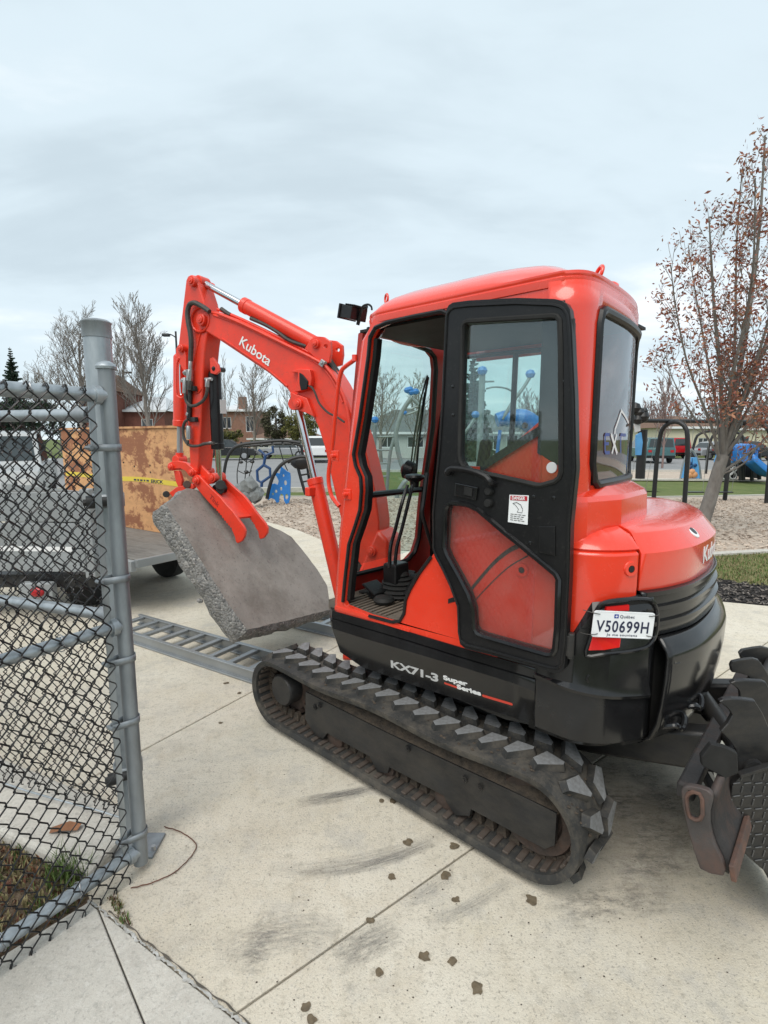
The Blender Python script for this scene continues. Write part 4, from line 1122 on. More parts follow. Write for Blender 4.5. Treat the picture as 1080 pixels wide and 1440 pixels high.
zbar('decal_stroke', [(190, 1010), (210, 1075), (230, 1142)], .015, 'white_print'); zbar('decal_stroke', [(228, 1012), (212, 1075), (195, 1142)], .012, 'white_print')
zbar('decal_arm', [(214, 1010), (218, 975), (238, 920), (262, 845)], .011, 'white_print'); zbar('decal_arm', [(258, 850), (282, 885), (308, 935)], .010, 'white_print')
for p_ in ([(150, 1010), (148, 1075), (150, 1138)], [(150, 1013), (165, 1013), (180, 1014)], [(150, 1075), (160, 1075), (174, 1075)], [(150, 1136), (165, 1136), (180, 1136)], [(255, 1010), (253, 1075), (255, 1138)], [(255, 1013), (270, 1015), (290, 1018)]):
    zbar('decal_letter', p_, .012, 'blue_ink')
# ledge under the rear window
led = [V((x, y, 0)) for x, y in [(-.74, .655), (-.86, .648), (-.895, .615), (-.952, .45), (-.955, .40), (-.955, .16), (-.94, .10), (-.86, -.05), (-.7, -.22)]]
cc_ = V((-.6, .2, 0))
def lring(k, z): return [q.lerp(cc_, k) + UZ * z for q in led]
MB().grid([lring(.02, 1.275), lring(0, 1.285), lring(-.012, 1.36), lring(0, 1.435), lring(.03, 1.452), lring(.16, 1.478), lring(.30, 1.482)]).build('rear_ledge', 'red_paint', ex, smooth=14)
# roof
RFP = cr([V((x, y, 0)) for x, y in [(-.745, .664), (-.4, .664), (-.05, .664), (.07, .65), (.155, .58), (.225, .45), (.26, .25), (.245, .05), (.19, -.12), (.09, -.22), (-.05, -.254), (-.4, -.254), (-.63, -.249), (-.71, -.208), (-.777, -.13), (-.818, -.03), (-.846, .1), (-.862, .25), (-.868, .45), (-.864, .56), (-.844, .623), (-.801, .656)]], 3, True)
rc0 = V((-.32, .2, 0)); rows = []
for k, z in ((.04, 2.14), (.0, 2.150), (-.004, 2.164), (-.006, 2.174), (.004, 2.178), (.004, 2.182), (-.002, 2.186), (.0, 2.196), (.022, 2.212), (.065, 2.232), (.14, 2.256), (.26, 2.282), (.42, 2.302), (.65, 2.316), (.93, 2.320), (.999, 2.320)):
    rows.append([q.lerp(rc0, k) + UZ * (z - (max(0, q.lerp(rc0, k).x) ** 2 * 1.3 + max(0, -.42 - q.lerp(rc0, k).x) ** 2 * .30) * (1 if z > 2.2 else .0)) for q in RFP])
roof = MB().grid(rows, True).build('cab_roof', 'red_paint', ex, smooth=50)
def ring_eye(at, ax, r, t, name='lifting_eye', stem=.05):
    at = V(at); ax = V(ax).normalized(); q = ax.to_track_quat('Z', 'Y')
    pts = [at + q @ V((r * math.cos(2 * math.pi * i / 20), r * math.sin(2 * math.pi * i / 20), 0)) for i in range(20)]
    MB().tube(pts, t, 8, True).cyl(at - UZ * r, at - UZ * (r + stem), t * 1.6).build(name, 'red_paint', roof, smooth=50)
ring_eye(LY(842, 385, .42), (.7, .7, .3), .026, .007)
ring_eye(LY(543.5, 420, .30), (.5, .9, .0), .022, .006)
q = LY(857, 399, .30); MB().lathe(q - UZ * .04, (-.5, .4, .7), [(.03, 0), (.026, .03), (.018, .045), (.004, .05)], 16).build('roof_plug', 'red_paint', roof)
q = LY(880, 424, .04); ring_eye(q, (.8, .5, 0), .012, .008, stem=.04)
# work lamp on the roof front
la = LY(497, 441, .46)
ldir = (LY(479, 436, .46) - LY(512, 441, .46)).normalized()
lup = (LY(487, 427, .46) - LY(483, 440, .46)); lup = (lup - ldir * lup.dot(ldir)).normalized(); lz = ldir.cross(lup)
ML = Matrix((ldir, lup, lz)).transposed()
wl = MB().box(la, (.082, .060, .11), ML)
for k in range(5): wl.box(la - ldir * .012 + lup * .034 + ldir * (-.03 + .014 * k), (.005, .012, .10), ML)
wl = wl.box(la + ldir * .043, (.012, .070, .124), ML).build('work_lamp', 'black_plastic', ex, smooth=None, bevel=.006)
MB().box(la + ldir * .050, (.002, .055, .10), ML).build('lamp_lens', 'car_glass', wl, smooth=None)
MB().tube(cr([LY(503, 457, .46), LY(506, 446, .46), LY(510, 434, .46), LY(516, 431, .46)], 4), .009, 6).tube(cr([LY(508, 440, .48), LY(510, 431, .48), LY(517, 428, .48), LY(522, 431, .48), LY(523, 436, .48)], 5), .005, 6).build('lamp_bracket', 'black_plastic', wl)
# hand rail on the front corner
MB().tube(cr([LY(u, v, .58) for u, v in ((500, 503), (497, 507), (485, 516), (480, 523), (475, 548), (468, 622), (462, 668), (465, 693), (470, 703), (477, 712))], 4), .011, 8).cyl(LY(499, 499, .58), LY(499, 508, .58), .014).build('hand_rail', 'red_paint', ex)
for u, v in ((472, 641), (489, 695)): 
    q = LY(u, v, YS); MB().box(q + V((.0, .002, 0)), (.05, .008, .05)).cyl(q, q + V((0, .03, 0)), .010, n=10).build('rail_boss', 'red_paint', ex, smooth=None, bevel=.003)
# --- front wall: windscreen seen through the door opening
def LF(u, v, o=0.0):
    """sight line onto the raked windscreen plane"""
    nn = V((math.cos(rad(7)), 0, math.sin(rad(7)))); a = V((.40 + o, 0, 1.3)); d = lray(u, v)
    return CL + d * ((a - CL).dot(nn) / d.dot(nn))
scr = [LF(u, v) for u, v in [(486, 808), (520, 800), (548, 793), (567, 786), (577, 775), (583, 755), (588, 700), (602, 600), (606, 520), (604, 503), (597, 494), (573, 485), (536, 472), (500, 462), (430, 500), (420, 700), (440, 820)]]
frame_o = [V((.47, .64, .62)), V((.47, -.245, .62)), V((.47 - .19, -.245, 2.16)), V((.47 - .19, .60, 2.16))]
def onfront(y, z): return V((.40 - (z - 1.3) * math.tan(rad(7)), y, z))
fo = [onfront(.535, .70), onfront(-.26, .70), onfront(-.26, 2.155), onfront(.515, 2.155)]
scr = [p for p in scr]
scr = [V((p.x, min(p.y, .48), max(p.z, .72))) for p in scr]
scr_h = scr[:14] + [onfront(.48, 2.08), onfront(.49, .96)]
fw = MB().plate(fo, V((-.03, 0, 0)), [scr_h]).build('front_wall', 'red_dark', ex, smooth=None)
MB().tube([p + V((-.035, 0, 0)) for p in scr_h], .014, 6, True).build('windscreen_seal', 'black_plastic', fw)
MB().plate([onfront(.50, .96), onfront(-.22, .96), onfront(-.24, 2.15), onfront(.49, 2.15)], V((.004, 0, 0))).build('windscreen', 'cab_glass', ex, smooth=None)
MB().tube([LF(508, 697.5, -.02), LF(540, 694, -.02), LF(560, 692, -.02), LF(592, 688, -.02)], .018, 8).build('windscreen_bar', 'black_plastic', ex)
# wiper
MB().tube([LF(585, 668, .03), LF(588, 630, .03), LF(594, 580, .03), LF(602, 530, .03)], .007, 6).tube([LF(577, 660, .03), LF(583, 610, .03), LF(592, 560, .03), LF(601, 528, .03)], .005, 6).tube([LF(581, 655, .03), LF(588, 605, .03), LF(597, 552, .03)], .004, 6).build('wiper', 'black_plastic', ex)
MB().lathe(LF(584, 664, -.07), (.9, .25, .25), [(.02, 0), (.05, .01), (.055, .06), (.03, .08)], 16).build('wiper_motor', 'black_plastic', ex)
# right wall with window
def WR(u, v): return LY(u, v, -.245)
rwin = [WR(u, v) for u, v in px('u4', [(60, 405), (120, 385), (760, 322), (910, 306), (925, 312), (945, 880), (930, 905), (330, 1560), (60, 1560)])]
ro = [V((.40, -.245, .62)), V((-.615, -.245, .62)), V((-.615, -.245, 2.16)), V((.28, -.245, 2.16))]
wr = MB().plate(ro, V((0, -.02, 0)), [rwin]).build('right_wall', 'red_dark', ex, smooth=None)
MB().plate(rwin, V((0, .003, 0))).build('right_window', 'cab_glass', ex, smooth=None)
MB().tube([p + V((0, .01, 0)) for p in rwin], .013, 6, True).build('window_seal', 'black_plastic', wr)
MB().tube([WR(728, 497) + V((0, .02, 0)), WR(723, 600) + V((0, .02, 0)), WR(719, 660) + V((0, .02, 0))], .016, 6).build('sliding_stile', 'black_plastic', wr)
MB().box((.34, -.215, 1.5), (.07, .06, 1.35)).build('front_pillar', 'black_plastic', ex, smooth=None, bevel=.01)
# headliner, floor, inner rear wall, seat, levers
MB().plate([V((x, y, 2.135)) for x, y in ((.20, .60), (.20, -.22), (-.80, -.22), (-.80, .60))], V((0, 0, .012))).build('headliner', 'black_matte', ex, smooth=None)
MB().box((-.62, .2, 1.06), (.24, .86, .40)).build('engine_wall', 'black_matte', ex, smooth=None, bevel=.02)
fl = MB().box((-.02, .20, .80), (.86, .86, .05)).build('cab_floor', 'floor_rubber', ex, smooth=None)
for k in range(11): MB().box((.02 + .030 * k, .46, .829), (.012, .34, .008)).build('mat_rib', 'floor_rubber', fl, smooth=None, bevel=.002, seg=1)
MB().plate([V((.36, .46, .832)), V((.36, -.1, .832)), V((-.02, -.1, .832)), V((-.02, .22, .832)), V((.12, .28, .832)), V((.20, .40, .832))], V((0, 0, .012))).build('floor_plate', 'black_matte', ex, smooth=None, bevel=.003)
pd = LZ(528, 838, .845)
for dx, r_ in ((0, .07),):
    MB().box(pd + UZ * .045, (.10, .11, .012), Matrix.Rotation(rad(-25), 3, 'Y')).box(pd + UZ * .018, (.05, .06, .05)).build('travel_pedal', 'black_plastic', ex, smooth=None, bevel=.005)
MB().lathe(LZ(540, 846, .842), (0, 0, 1), [(.05, 0), (.055, .01), (.045, .025), (.01, .03)], 16).build('foot_rest', 'black_matte', ex)
bz = LZ(560, 833, .845)
bel = [(.12, 0)]
for k in range(5): bel += [(.105 - .013 * k, .012 + .02 * k), (.115 - .014 * k, .020 + .02 * k)]
bel += [(.045, .12), (.03, .14)]
MB().lathe(bz, (0, 0, 1), bel, 24).build('lever_boot', 'black_matte', ex)
bx = LX(557, 800, bz.x)
MB().box(bx + V((0, 0, -.02)), (.09, .11, .11)).build('lever_housing', 'black_plastic', ex, smooth=None, bevel=.01)
for dxp in (0, 9):
    MB().tube(cr([LX(548 + dxp * .8, 798, bz.x), LX(549 + dxp, 770, bz.x), LX(556 + dxp, 744, bz.x), LX(564 + dxp, 712, bz.x), LX(573 + dxp * .8, 682, bz.x)], 4), .0095, 8).build('travel_lever', 'black_gloss', ex)
kb = LX(583, 672, bz.x)
MB().lathe(kb - UZ * .05, (0, 0, 1), [(.022, 0), (.026, .03), (.05, .045), (.055, .055), (.05, .066), (.02, .072)], 20).build('lever_knob', 'black_plastic', ex)
for k in range(4):
    q = LZ(572 + k * 4, 815 + k * 5, .90); MB().box(q, (.05, .12, .016), Matrix.Rotation(rad(-40), 3, 'X')).build('pedal_tread', 'black_plastic', ex, smooth=None, bevel=.003)
MB().tube(cr([LX(601, 665, .0), LX(596, 705, .0), LX(594, 722, .0), LX(600, 745, .0), LX(608, 770, .0)], 4), .010, 8).build('console_lever', 'black_plastic', ex)
MB().box((-.30, .50, .98), (.28, .14, .30)).build('left_console', 'black_plastic', ex, smooth=None, bevel=.03)
MB().box((-.36, .14, 1.08), (.46, .46, .13)).build('seat_cushion', 'black_matte', ex, smooth=40, bevel=.045, seg=4)
MB().box((-.58, .14, 1.30), (.12, .44, .34), Matrix.Rotation(rad(-10), 3, 'Y')).build('seat_back', 'black_matte', ex, smooth=40, bevel=.045, seg=4)
ar = LY(680, 640, .02); MB().box(ar - UZ * .02, (.06, .05, .20), Matrix.Rotation(rad(-8), 3, 'Y')).build('arm_rest', 'black_matte', ex, smooth=40, bevel=.02, seg=3)
# body seam and latch seen through the lower door pane
seam = cr([LY(u, v, YS + .002) for u, v in px('r4', [(540, 300), (610, 275), (650, 230), (720, 150), (780, 100), (830, 75)])], 5)
MB().grid([[p + UZ * .010 for p in seam], [p - UZ * .010 for p in seam]]).build('body_seam', 'black_matte', side, smooth=None)
seam = cr([LY(u, v, YS + .002) for u, v in px('r4', [(640, 305), (700, 240), (780, 165), (860, 118)])], 5)
MB().grid([[p + UZ * .003 for p in seam], [p - UZ * .003 for p in seam]]).build('body_seam', 'black_matte', side, smooth=None)
q = LY(*px('r4', [(838, 174)])[0], YS); cv = MB().lathe(q, (0, 1, 0), [(.003, .004), (.011, .004), (.013, .01), (.024, .01), (.027, -.002)], 20).build('cover_latch', 'red_paint', side)
MB().cyl(q + V((0, .006, 0)), q + V((0, .011, 0)), .010, n=14).build('latch_socket', 'black_matte', cv, smooth=None)
# --- door folded back against the side
YD = .725
dn = px('r2', [(500, 215), (503, 195), (512, 178), (530, 166), (600, 157), (800, 146), (960, 151), (990, 158), (1010, 170), (1024, 195), (1032, 260), (1046, 560), (1052, 870)]) + px('r4', [(1030, 0), (1026, 200), (1012, 480), (1003, 570), (985, 588), (958, 585), (700, 512), (610, 490), (588, 472), (582, 440), (578, 330), (545, 240), (515, 175), (487, 122), (478, 95), (478, 40)]) + px('r2', [(443, 1060), (452, 960), (470, 780), (482, 600)])
d1 = px('u4', [(195, 120), (205, 98), (230, 84), (600, 62), (940, 42), (970, 48), (992, 75), (1000, 300), (1004, 940), (1004, 1330), (990, 1375), (950, 1410), (840, 1440), (800, 1438), (430, 1355), (240, 1315), (200, 1290), (172, 1240), (165, 1180), (172, 900), (183, 500)])
d2 = px('r2', [(508, 1045), (514, 1030), (530, 1020), (570, 1024), (600, 1030), (640, 1050), (757, 1150)]) + px('r4', [(800, 58), (960, 190), (972, 212), (966, 400), (958, 482), (950, 497), (930, 500), (690, 432), (660, 420), (648, 400), (645, 330), (625, 268), (590, 200), (545, 120), (532, 85)])
dpl = [LY(u, v, YD) for u, v in dn]; d1l = [LY(u, v, YD) for u, v in d1]; d2l = [LY(u, v, YD) for u, v in d2]
door = MB().plate(dpl, V((0, -.030, 0)), [d1l, d2l]).build('cab_door', 'black_plastic', ex, smooth=30, bevel=.006)
def inset(pts, k):
    c = sum(pts, V((0, 0, 0))) / len(pts); return [p.lerp(c, k) for p in pts]
MB().tube([p + V((0, .002, 0)) for p in inset(dpl, .028)], .0055, 6, True).build('door_bead', 'black_plastic', door)
MB().tube([p + V((0, .001, 0)) for p in inset(d1l, -.02)], .009, 6, True).build('pane_seal', 'black_matte', door)
MB().tube([p + V((0, .002, 0)) for p in inset(d2l, -.035)], .011, 6, True).build('pane_seal', 'black_gloss', door)
MB().plate(inset(d1l, -.02), V((0, .003, 0))).build('door_window', 'door_glass', door, smooth=None).location = (0, -.018, 0)
MB().plate(inset(d2l, -.02), V((0, .003, 0))).build('lower_pane', 'clear_panel', door, smooth=None).location = (0, -.018, 0)
MB().plate([V((-.728, YS + .003, 1.60)), V((-.805, YS + .003, 1.56)), V((-.805, YS + .003, 2.10)), V((-.728, YS + .003, 2.10))], V((0, .006, 0))).build('window_seal', 'black_matte', side, smooth=None, bevel=.003)
dg = [LY(u, v, YS + .012) for u, v in px('u4', [(330, 1320), (420, 1262), (700, 1085), (1010, 895)])]
MB().grid([[p + UZ * .022 for p in dg], [p - UZ * .012 for p in dg]]).build('window_seal', 'black_matte', side, smooth=None)
q = LY(*px('u4', [(935, 1306)])[0], YD - .01)
MB().lathe(q, (0, 1, 0), [(.002, .002), (.018, .002), (.019, 0)], 24).build('round_sticker', 'silver_print', door)
lb = [LY(u, v, YD + .002) for u, v in px('r2', [(770, 977), (851, 980), (846, 1104), (763, 1092)])]
ls = MB().plate(lb, V((0, .0008, 0))).build('warning_label', 'plate_white', door, smooth=None)
def lq(a, b): return lb[0].lerp(lb[1], a).lerp(lb[3].lerp(lb[2], a), b) + V((0, .0016, 0))
def lbar(name, a0, b0, a1, b1, m): MB().plate([lq(a0, b0), lq(a1, b0), lq(a1, b1), lq(a0, b1)], V((0, .0004, 0))).build(name, m, ls, smooth=None)
lbar('label_band', .06, .03, .94, .19, 'red_label')
lx, lz_ = lb[1] - lb[0], lb[0] - lb[3]
text('label_word', 'DANGER', 'white_print', ls, lq(.15, .165) + V((0, .001, 0)), lx, lz_, .017, lx.length * .68, bold=.0004, ext=.0002)
MB().tube([lq(.2, .30), lq(.40, .26), lq(.62, .34), lq(.72, .48)], .0010, 4).tube([lq(.22, .31), lq(.35, .36), lq(.52, .50), lq(.45, .60), lq(.7, .61), lq(.73, .49)], .0008, 4).build('label_drawing', 'black_plastic', ls)
for k, w in enumerate((.8, .72, .66, .76)): 
    for j in range(4): lbar('label_line', .12 + j * w / 4, .68 + k * .07, .12 + (j + .8) * w / 4, .70 + k * .07, 'hose')
# handle, latch, knobs, hinge plates
hp = [LY(u, v, YD + .03) for u, v in px('r2', [(505, 885), (520, 868), (560, 868), (620, 880), (670, 902), (690, 925)])]
MB().tube(cr([hp[0] + V((0, -.03, 0))] + hp + [hp[-1] + V((0, -.03, -.01))], 4), .011, 8).build('door_handle', 'black_plastic', door)
lt = [LY(u, v, YD + .002) for u, v in px('r2', [(545, 925), (640, 945), (632, 1002), (540, 980)])]
lo_ = MB().plate(lt, V((0, .008, 0))).build('latch_plate', 'black_gloss', door, smooth=None, bevel=.004)
lt2 = [LY(u, v, YD + .011) for u, v in px('r2', [(580, 942), (615, 950), (612, 985), (577, 977)])]
MB().plate(lt2, V((0, .003, 0))).build('latch_button', 'black_matte', lo_, smooth=None, bevel=.002)
for x, y in ((688, 962), (686, 1012)):
    MB().lathe(LY(*px('r2', [(x, y)])[0], YD), (0, 1, 0), [(.016, 0), (.016, .014), (.012, .02), (.003, .02)], 20).build('lock_knob', 'black_matte', door)
pl_ = [LY(u, v, YD + .001) for u, v in px('r2', [(870, 975), (965, 990), (972, 1120), (965, 1150)]) ]
MB().plate([LY(u, v, YD + .001) for u, v in px('r4', [(905, 0), (970, 0), (970, 118), (905, 104)])], V((0, .004, 0))).build('panel_insert', 'black_plastic', door, smooth=None, bevel=.003)
for r_, x, y in (('r4', 868, 66), ('r4', 957, 103), ('r2', 872, 985), ('r2', 957, 990), ('r2', 990, 560), ('r2', 992, 500), ('r2', 530, 520), ('r2', 532, 640)):
    MB().lathe(LY(*px(r_, [(x, y)])[0], YD), (0, 1, 0), [(.004, .003), (.0065, .002), (.007, 0)], 10).build('panel_screw', 'black_gloss', door)
for v0 in (700, 905, 470):
    q = LY(798, v0, YD - .03); MB().box(q, (.035, .05, .075)).cyl(q + V((-.016, .012, -.045)), q + V((-.016, .012, .045)), .012).build('door_hinge', 'black_steel', door, smooth=None, bevel=.004)
# --- boom group: lies in the swung boom plane
def plateB(name, pts, o0, o1, m, parent=None, holes=(), bevel=.008, smooth=30):
    """outline measured on the near face (offset o0), depth to offset o1"""
    return MB().plate([LB(u, v, o0) for u, v in pts], BN * (o1 - o0), [[LB(u, v, o0) for u, v in h] for h in holes]).build(name, m, parent or ex, smooth=smooth, bevel=bevel)
def pinB(name, u, v, o0, o1, r, m, parent=None, head=True):
    a = LB(u, v, o0); a0 = a; b = a + BN * (o1 - o0)
    mb = MB().cyl(a, b, r, n=20)
    if head: mb.cyl(a, a + BN * .010, r * .62, n=12).cyl(a + BN * .008, a + BN * .014, r * .34, n=6)
    return mb.build(name, m, parent or ex, smooth=40, bevel=.003, seg=1)
bm_pts = [(283, 441), (292, 437), (305, 438), (336, 450), (370, 466), (400, 482), (430, 497), (452, 509), (466, 522), (476, 538), (486, 558), (497, 584), (508, 612), (518, 650), (527, 690), (533, 735), (532, 775), (522, 795), (508, 796), (492, 775), (478, 725), (466, 673), (456, 628), (447, 600), (437, 580), (425, 574), (412, 560), (404, 547), (377, 524), (305, 476), (288, 466), (280, 455)]
boom = plateB('boom', bm_pts, .085, -.085, 'red_arm', bevel=.010)
rim = [LB(u, v, .089) for u, v in [(300, 443), (336, 456), (370, 472), (400, 487), (430, 502), (450, 514), (463, 528), (473, 545), (482, 566)]]
MB().tube(cr(rim, 3), .007, 6).build('weld_seam', 'red_arm', boom)
rim = [LB(u, v, .089) for u, v in [(312, 476), (345, 498), (377, 520), (404, 543)]]
MB().tube(cr(rim, 3), .006, 6).build('weld_seam', 'red_arm', boom)
# steel oil line along the boom with clamp
for off, dv in ((.100, 0), (.02, -6)):
    MB().tube(cr([LB(u, v + dv, off) for u, v in ((306, 441), (340, 455), (400, 484), (448, 508), (462, 520), (476, 541), (486, 566), (492, 600), (496, 640))], 4), .011, 8).build('oil_line', 'red_arm', boom)
q = LB(454, 511, .108); tt = (LB(460, 516, .108) - LB(448, 507, .108)).normalized()
Mq = Matrix((tt, BN, tt.cross(BN))).transposed()
MB().box(q, (.035, .030, .042), Mq).cyl(q + BN * .015, q + BN * .024, .009, n=6).build('line_clamp', 'steel', boom, smooth=None, bevel=.003)
MB().tube([LB(u, v, .02) for u, v in ((455, 500), (468, 520), (480, 545), (490, 580), (496, 610))], .020, 8).tube([LB(u, v, -.04) for u, v in ((463, 505), (476, 525), (488, 555), (494, 590), (498, 620))], .017, 8).build('hydraulic_hose', 'hose', boom)
kb_, ka_, kt_ = px('r1', [(456, 384)])[0], px('r1', [(597, 487)])[0], px('r1', [(463, 338)])[0]
a, b, c = LB(*kb_, .0875), LB(*ka_, .0875), LB(*kt_, .0875)
xb = (b - a).normalized(); ub = BN.cross(xb); ub = ub if ub.z > 0 else -ub
text('brand_lettering', 'Kubota', 'white_print', boom, a, xb, ub, abs((c - a).dot(ub)) / .70 * 1.02, (b - a).length, bold=.0012, ext=.001)
# boom lamp bracket and ram lugs
br = plateB('lamp_guard', px('r1', [(702, 516), (740, 502), (795, 505), (803, 545), (800, 580), (760, 604), (720, 612), (735, 575), (738, 520)]), .125, .085, 'red_arm', boom, bevel=.004)
plateB('boom_lamp', px('r1', [(744, 518), (762, 530), (786, 560), (782, 598), (752, 604), (745, 570)]), .135, .124, 'black_plastic', boom, bevel=.004)
MB().tube(cr([LB(u, v, .12) for u, v in px('r1', [(780, 578), (805, 590), (822, 620), (840, 665), (880, 708), (920, 728), (960, 755)])], 4), .007, 6).build('lamp_cable', 'hose', boom)
for o0, o1 in ((.115, .085), (-.085, -.115)):
    plateB('ram_lug', px('r1', [(700, 610), (730, 622), (780, 640), (800, 690), (815, 730), (780, 712), (735, 698), (715, 680), (705, 650)]), o0, o1, 'red_arm', boom, bevel=.005)
pinB('pivot_pin', *px('r1', [(735, 668)])[0], .135, -.13, .034, 'red_arm', boom)
# top brackets holding the arm ram
brk = px('r1', [(770, 405), (800, 360), (830, 347), (862, 350), (893, 372), (896, 420), (888, 470), (860, 478), (820, 450)])
def circ(u, v, r, n=12): return [(u + r * math.cos(2 * math.pi * i / n), v + r * math.sin(2 * math.pi * i / n)) for i in range(n)]
plateB('ram_bracket', brk, .085, .060, 'red_arm', boom, [circ(*px('r1', [(871, 395)])[0], 2.6)], bevel=.004)
plateB('ram_bracket', [(u + 0, v + 0) for u, v in px('r1', [(770, 405), (800, 360), (830, 347), (862, 350), (893, 372), (896, 420), (888, 470), (860, 478), (820, 450)])], .085, .060, 'red_arm', boom, [circ(*px('r1', [(871, 395)])[0], 2.6)], bevel=.004).location = -BN * .150
pinB('pivot_pin', *px('r1', [(818, 382)])[0], .105, -.105, .028, 'red_arm', boom)
def ramB(name, a, b, k, r, rr, m, rodm, off=0.0, cap=None):
    """barrel from a to k, rod from k to b (pixel sight lines on the boom plane)"""
    A_, B_2, K = LB(*a, off), LB(*b, off), LB(*k, off)
    K = A_ + (B_2 - A_) * ((K - A_).dot(B_2 - A_) / (B_2 - A_).length_squared)
    d = (B_2 - A_).normalized()
    o = MB().lathe(A_, d, [(r * .6, -.02), (r * .96, 0), (r, .01), (r, (K - A_).length - .05), (r * 1.08, (K - A_).length - .045), (r * 1.08, (K - A_).length - .005), (r * .8, (K - A_).length)], 28).build(name, m, ex, smooth=35)
    MB().cyl(K - d * .02, B_2, rr, n=18).build('piston_rod', rodm, o, smooth=40)
    q = d.to_track_quat('Z', 'Y')
    MB().cyl(B_2 - BN * .045, B_2 + BN * .045, rr * 1.7, n=20).build('rod_eye', m, o, smooth=40, bevel=.003)
    return o
ram1 = ramB('arm_ram', px('r1', [(818, 382)])[0], px('r1', [(285, 92)])[0], px('r1', [(475, 208)])[0], .050, .024, 'red_arm', 'chrome')
MB().tube(cr([LB(u, v, .03) for u, v in px('r1', [(515, 262), (580, 290), (640, 325), (700, 368), (780, 395)])], 4), .014, 8).build('hydraulic_hose', 'hose', ram1)
ram2 = ramB('boom_ram', (497, 905), px('r1', [(735, 668)])[0], (441.5, 672), .052, .026, 'red_arm', 'chrome')
MB().box(LB(439, 691, .05), (.05, .09, .06)).build('ram_port', 'red_arm', ram2, smooth=None, bevel=.006)
# swing bracket
MB().plate([LB(u, v, .11) for u, v in ((505, 800), (530, 745), (545, 760), (545, 850), (500, 930), (480, 930), (484, 860))], -BN * .22).build('swing_bracket', 'red_arm', ex, smooth=30, bevel=.02)
MB().box((.62, -.06, .52), (.40, .34, .26)).cyl((.84, -.1, .38), (.84, -.1, .95), .09).build('swing_post', 'black_steel', ex, smooth=None, bevel=.02)
pinB('pivot_pin', 521, 776, .13, -.13, .034, 'red_arm')
# arm (dipper)
arm_pts = px('u6', [(276, 62), (286, 40), (308, 28), (335, 34), (349, 58), (362, 110), (388, 190), (408, 300), (412, 380), (398, 480), (384, 640), (378, 800), (368, 1000), (358, 1200), (352, 1262), (330, 1290), (306, 1270), (300, 1200), (290, 1000), (276, 800), (262, 660), (240, 590), (224, 545), (228, 470), (244, 330), (262, 180)])
arm = plateB('arm', arm_pts, .075, -.075, 'red_arm', bevel=.010)
MB().tube(cr([LB(u, v, .078) for u, v in px('u6', [(318, 640), (340, 520), (362, 420), (378, 372)])], 4), .006, 6).tube(cr([LB(u, v, .078) for u, v in px('u6', [(330, 780), (355, 775), (374, 750)])], 4), .005, 6).build('weld_seam', 'red_arm', arm)
pinB('pivot_pin', *px('u6', [(308, 66)])[0], .105, -.105, .036, 'red_arm', arm)
pinB('pivot_pin', *px('u6', [(366, 312)])[0], .115, -.115, .040, 'red_arm', arm)
MB().tube([LB(*px('u6', [(366, 312)])[0], .085) + (BD * math.cos(2 * math.pi * i / 24) + UZ * math.sin(2 * math.pi * i / 24)) * .085 for i in range(24)], .008, 6, True).build('pivot_boss', 'red_arm', arm)
for o0, o1 in ((.105, .075), (-.075, -.105)):
    plateB('ram_lug', px('u6', [(228, 470), (250, 470), (275, 540), (280, 640), (262, 640), (240, 600), (215, 560), (212, 500)]), o0, o1, 'red_arm', arm, bevel=.004)
pinB('pivot_pin', *px('u6', [(237, 494)])[0], .125, -.12, .028, 'red_arm', arm)
pinB('pivot_pin', *px('u6', [(236, 558)])[0], .10, -.10, .018, 'red_arm', arm)
MB().tube(cr([LB(u, v, .11) for u, v in px('u6', [(226, 565), (217, 620), (217, 770), (228, 800), (250, 808), (262, 800)])], 4), .007, 6).build('oil_line', 'red_arm', arm)
MB().tube(cr([LB(u, v, .10) for u, v in px('u6', [(242, 560), (238, 640), (242, 770), (250, 790)])], 4), .005, 6).build('oil_line', 'chrome', arm)
ram3 = ramB('bucket_ram', px('u6', [(240, 545)])[0], px('u6', [(238, 1200)])[0], px('u6', [(248, 990)])[0], .050, .022, 'red_arm', 'steel', .0)
MB().cyl(LB(*px('u6', [(236, 1155)])[0], .0), LB(*px('u6', [(238, 1215)])[0], .0), .030, n=18).build('rod_end', 'red_arm', ram3)
# hoses and fittings on the arm
def hoseB(pts, r, off, m='hose', parent=None): return MB().tube(cr([LB(u, v, off) for u, v in px('u6', pts)], 5), r, 8).build('hydraulic_hose', m, parent or arm)
hoseB([(425, 262), (400, 242), (360, 218), (325, 206), (298, 222), (287, 270), (292, 330), (305, 400), (310, 460), (308, 520), (306, 575)], .018, .11)
hoseB([(500, 245), (535, 270), (560, 285)], .016, .02, 'hose', boom)
hoseB([(272, 780), (280, 830), (310, 858), (350, 850), (390, 820), (408, 780), (412, 740)], .012, .115)
hoseB([(290, 945), (268, 965), (258, 1010), (268, 1070), (300, 1108), (350, 1112), (390, 1100), (425, 1096), (455, 1095)], .011, .105)
def fit(pts, r, m, off=.11): return MB().tube([LB(u, v, off) for u, v in px('u6', pts)], r, 8).build('hose_fitting', m, arm, smooth=30, bevel=.002, seg=1)
fit([(306, 575), (304, 640)], .017, 'steel'); fit([(302, 630), (298, 700)], .026, 'steel'); fit([(285, 640), (268, 655)], .020, 'steel'); fit([(262, 690), (250, 705)], .014, 'steel')
fit([(270, 680), (268, 780)], .017, 'steel'); fit([(302, 700), (300, 760)], .024, 'hose'); fit([(302, 760), (296, 940)], .020, 'black_steel', .09); fit([(296, 900), (292, 920)], .021, 'steel', .09); fit([(294, 985), (296, 1070)], .020, 'steel'); fit([(290, 1075), (288, 1110)], .010, 'hose')
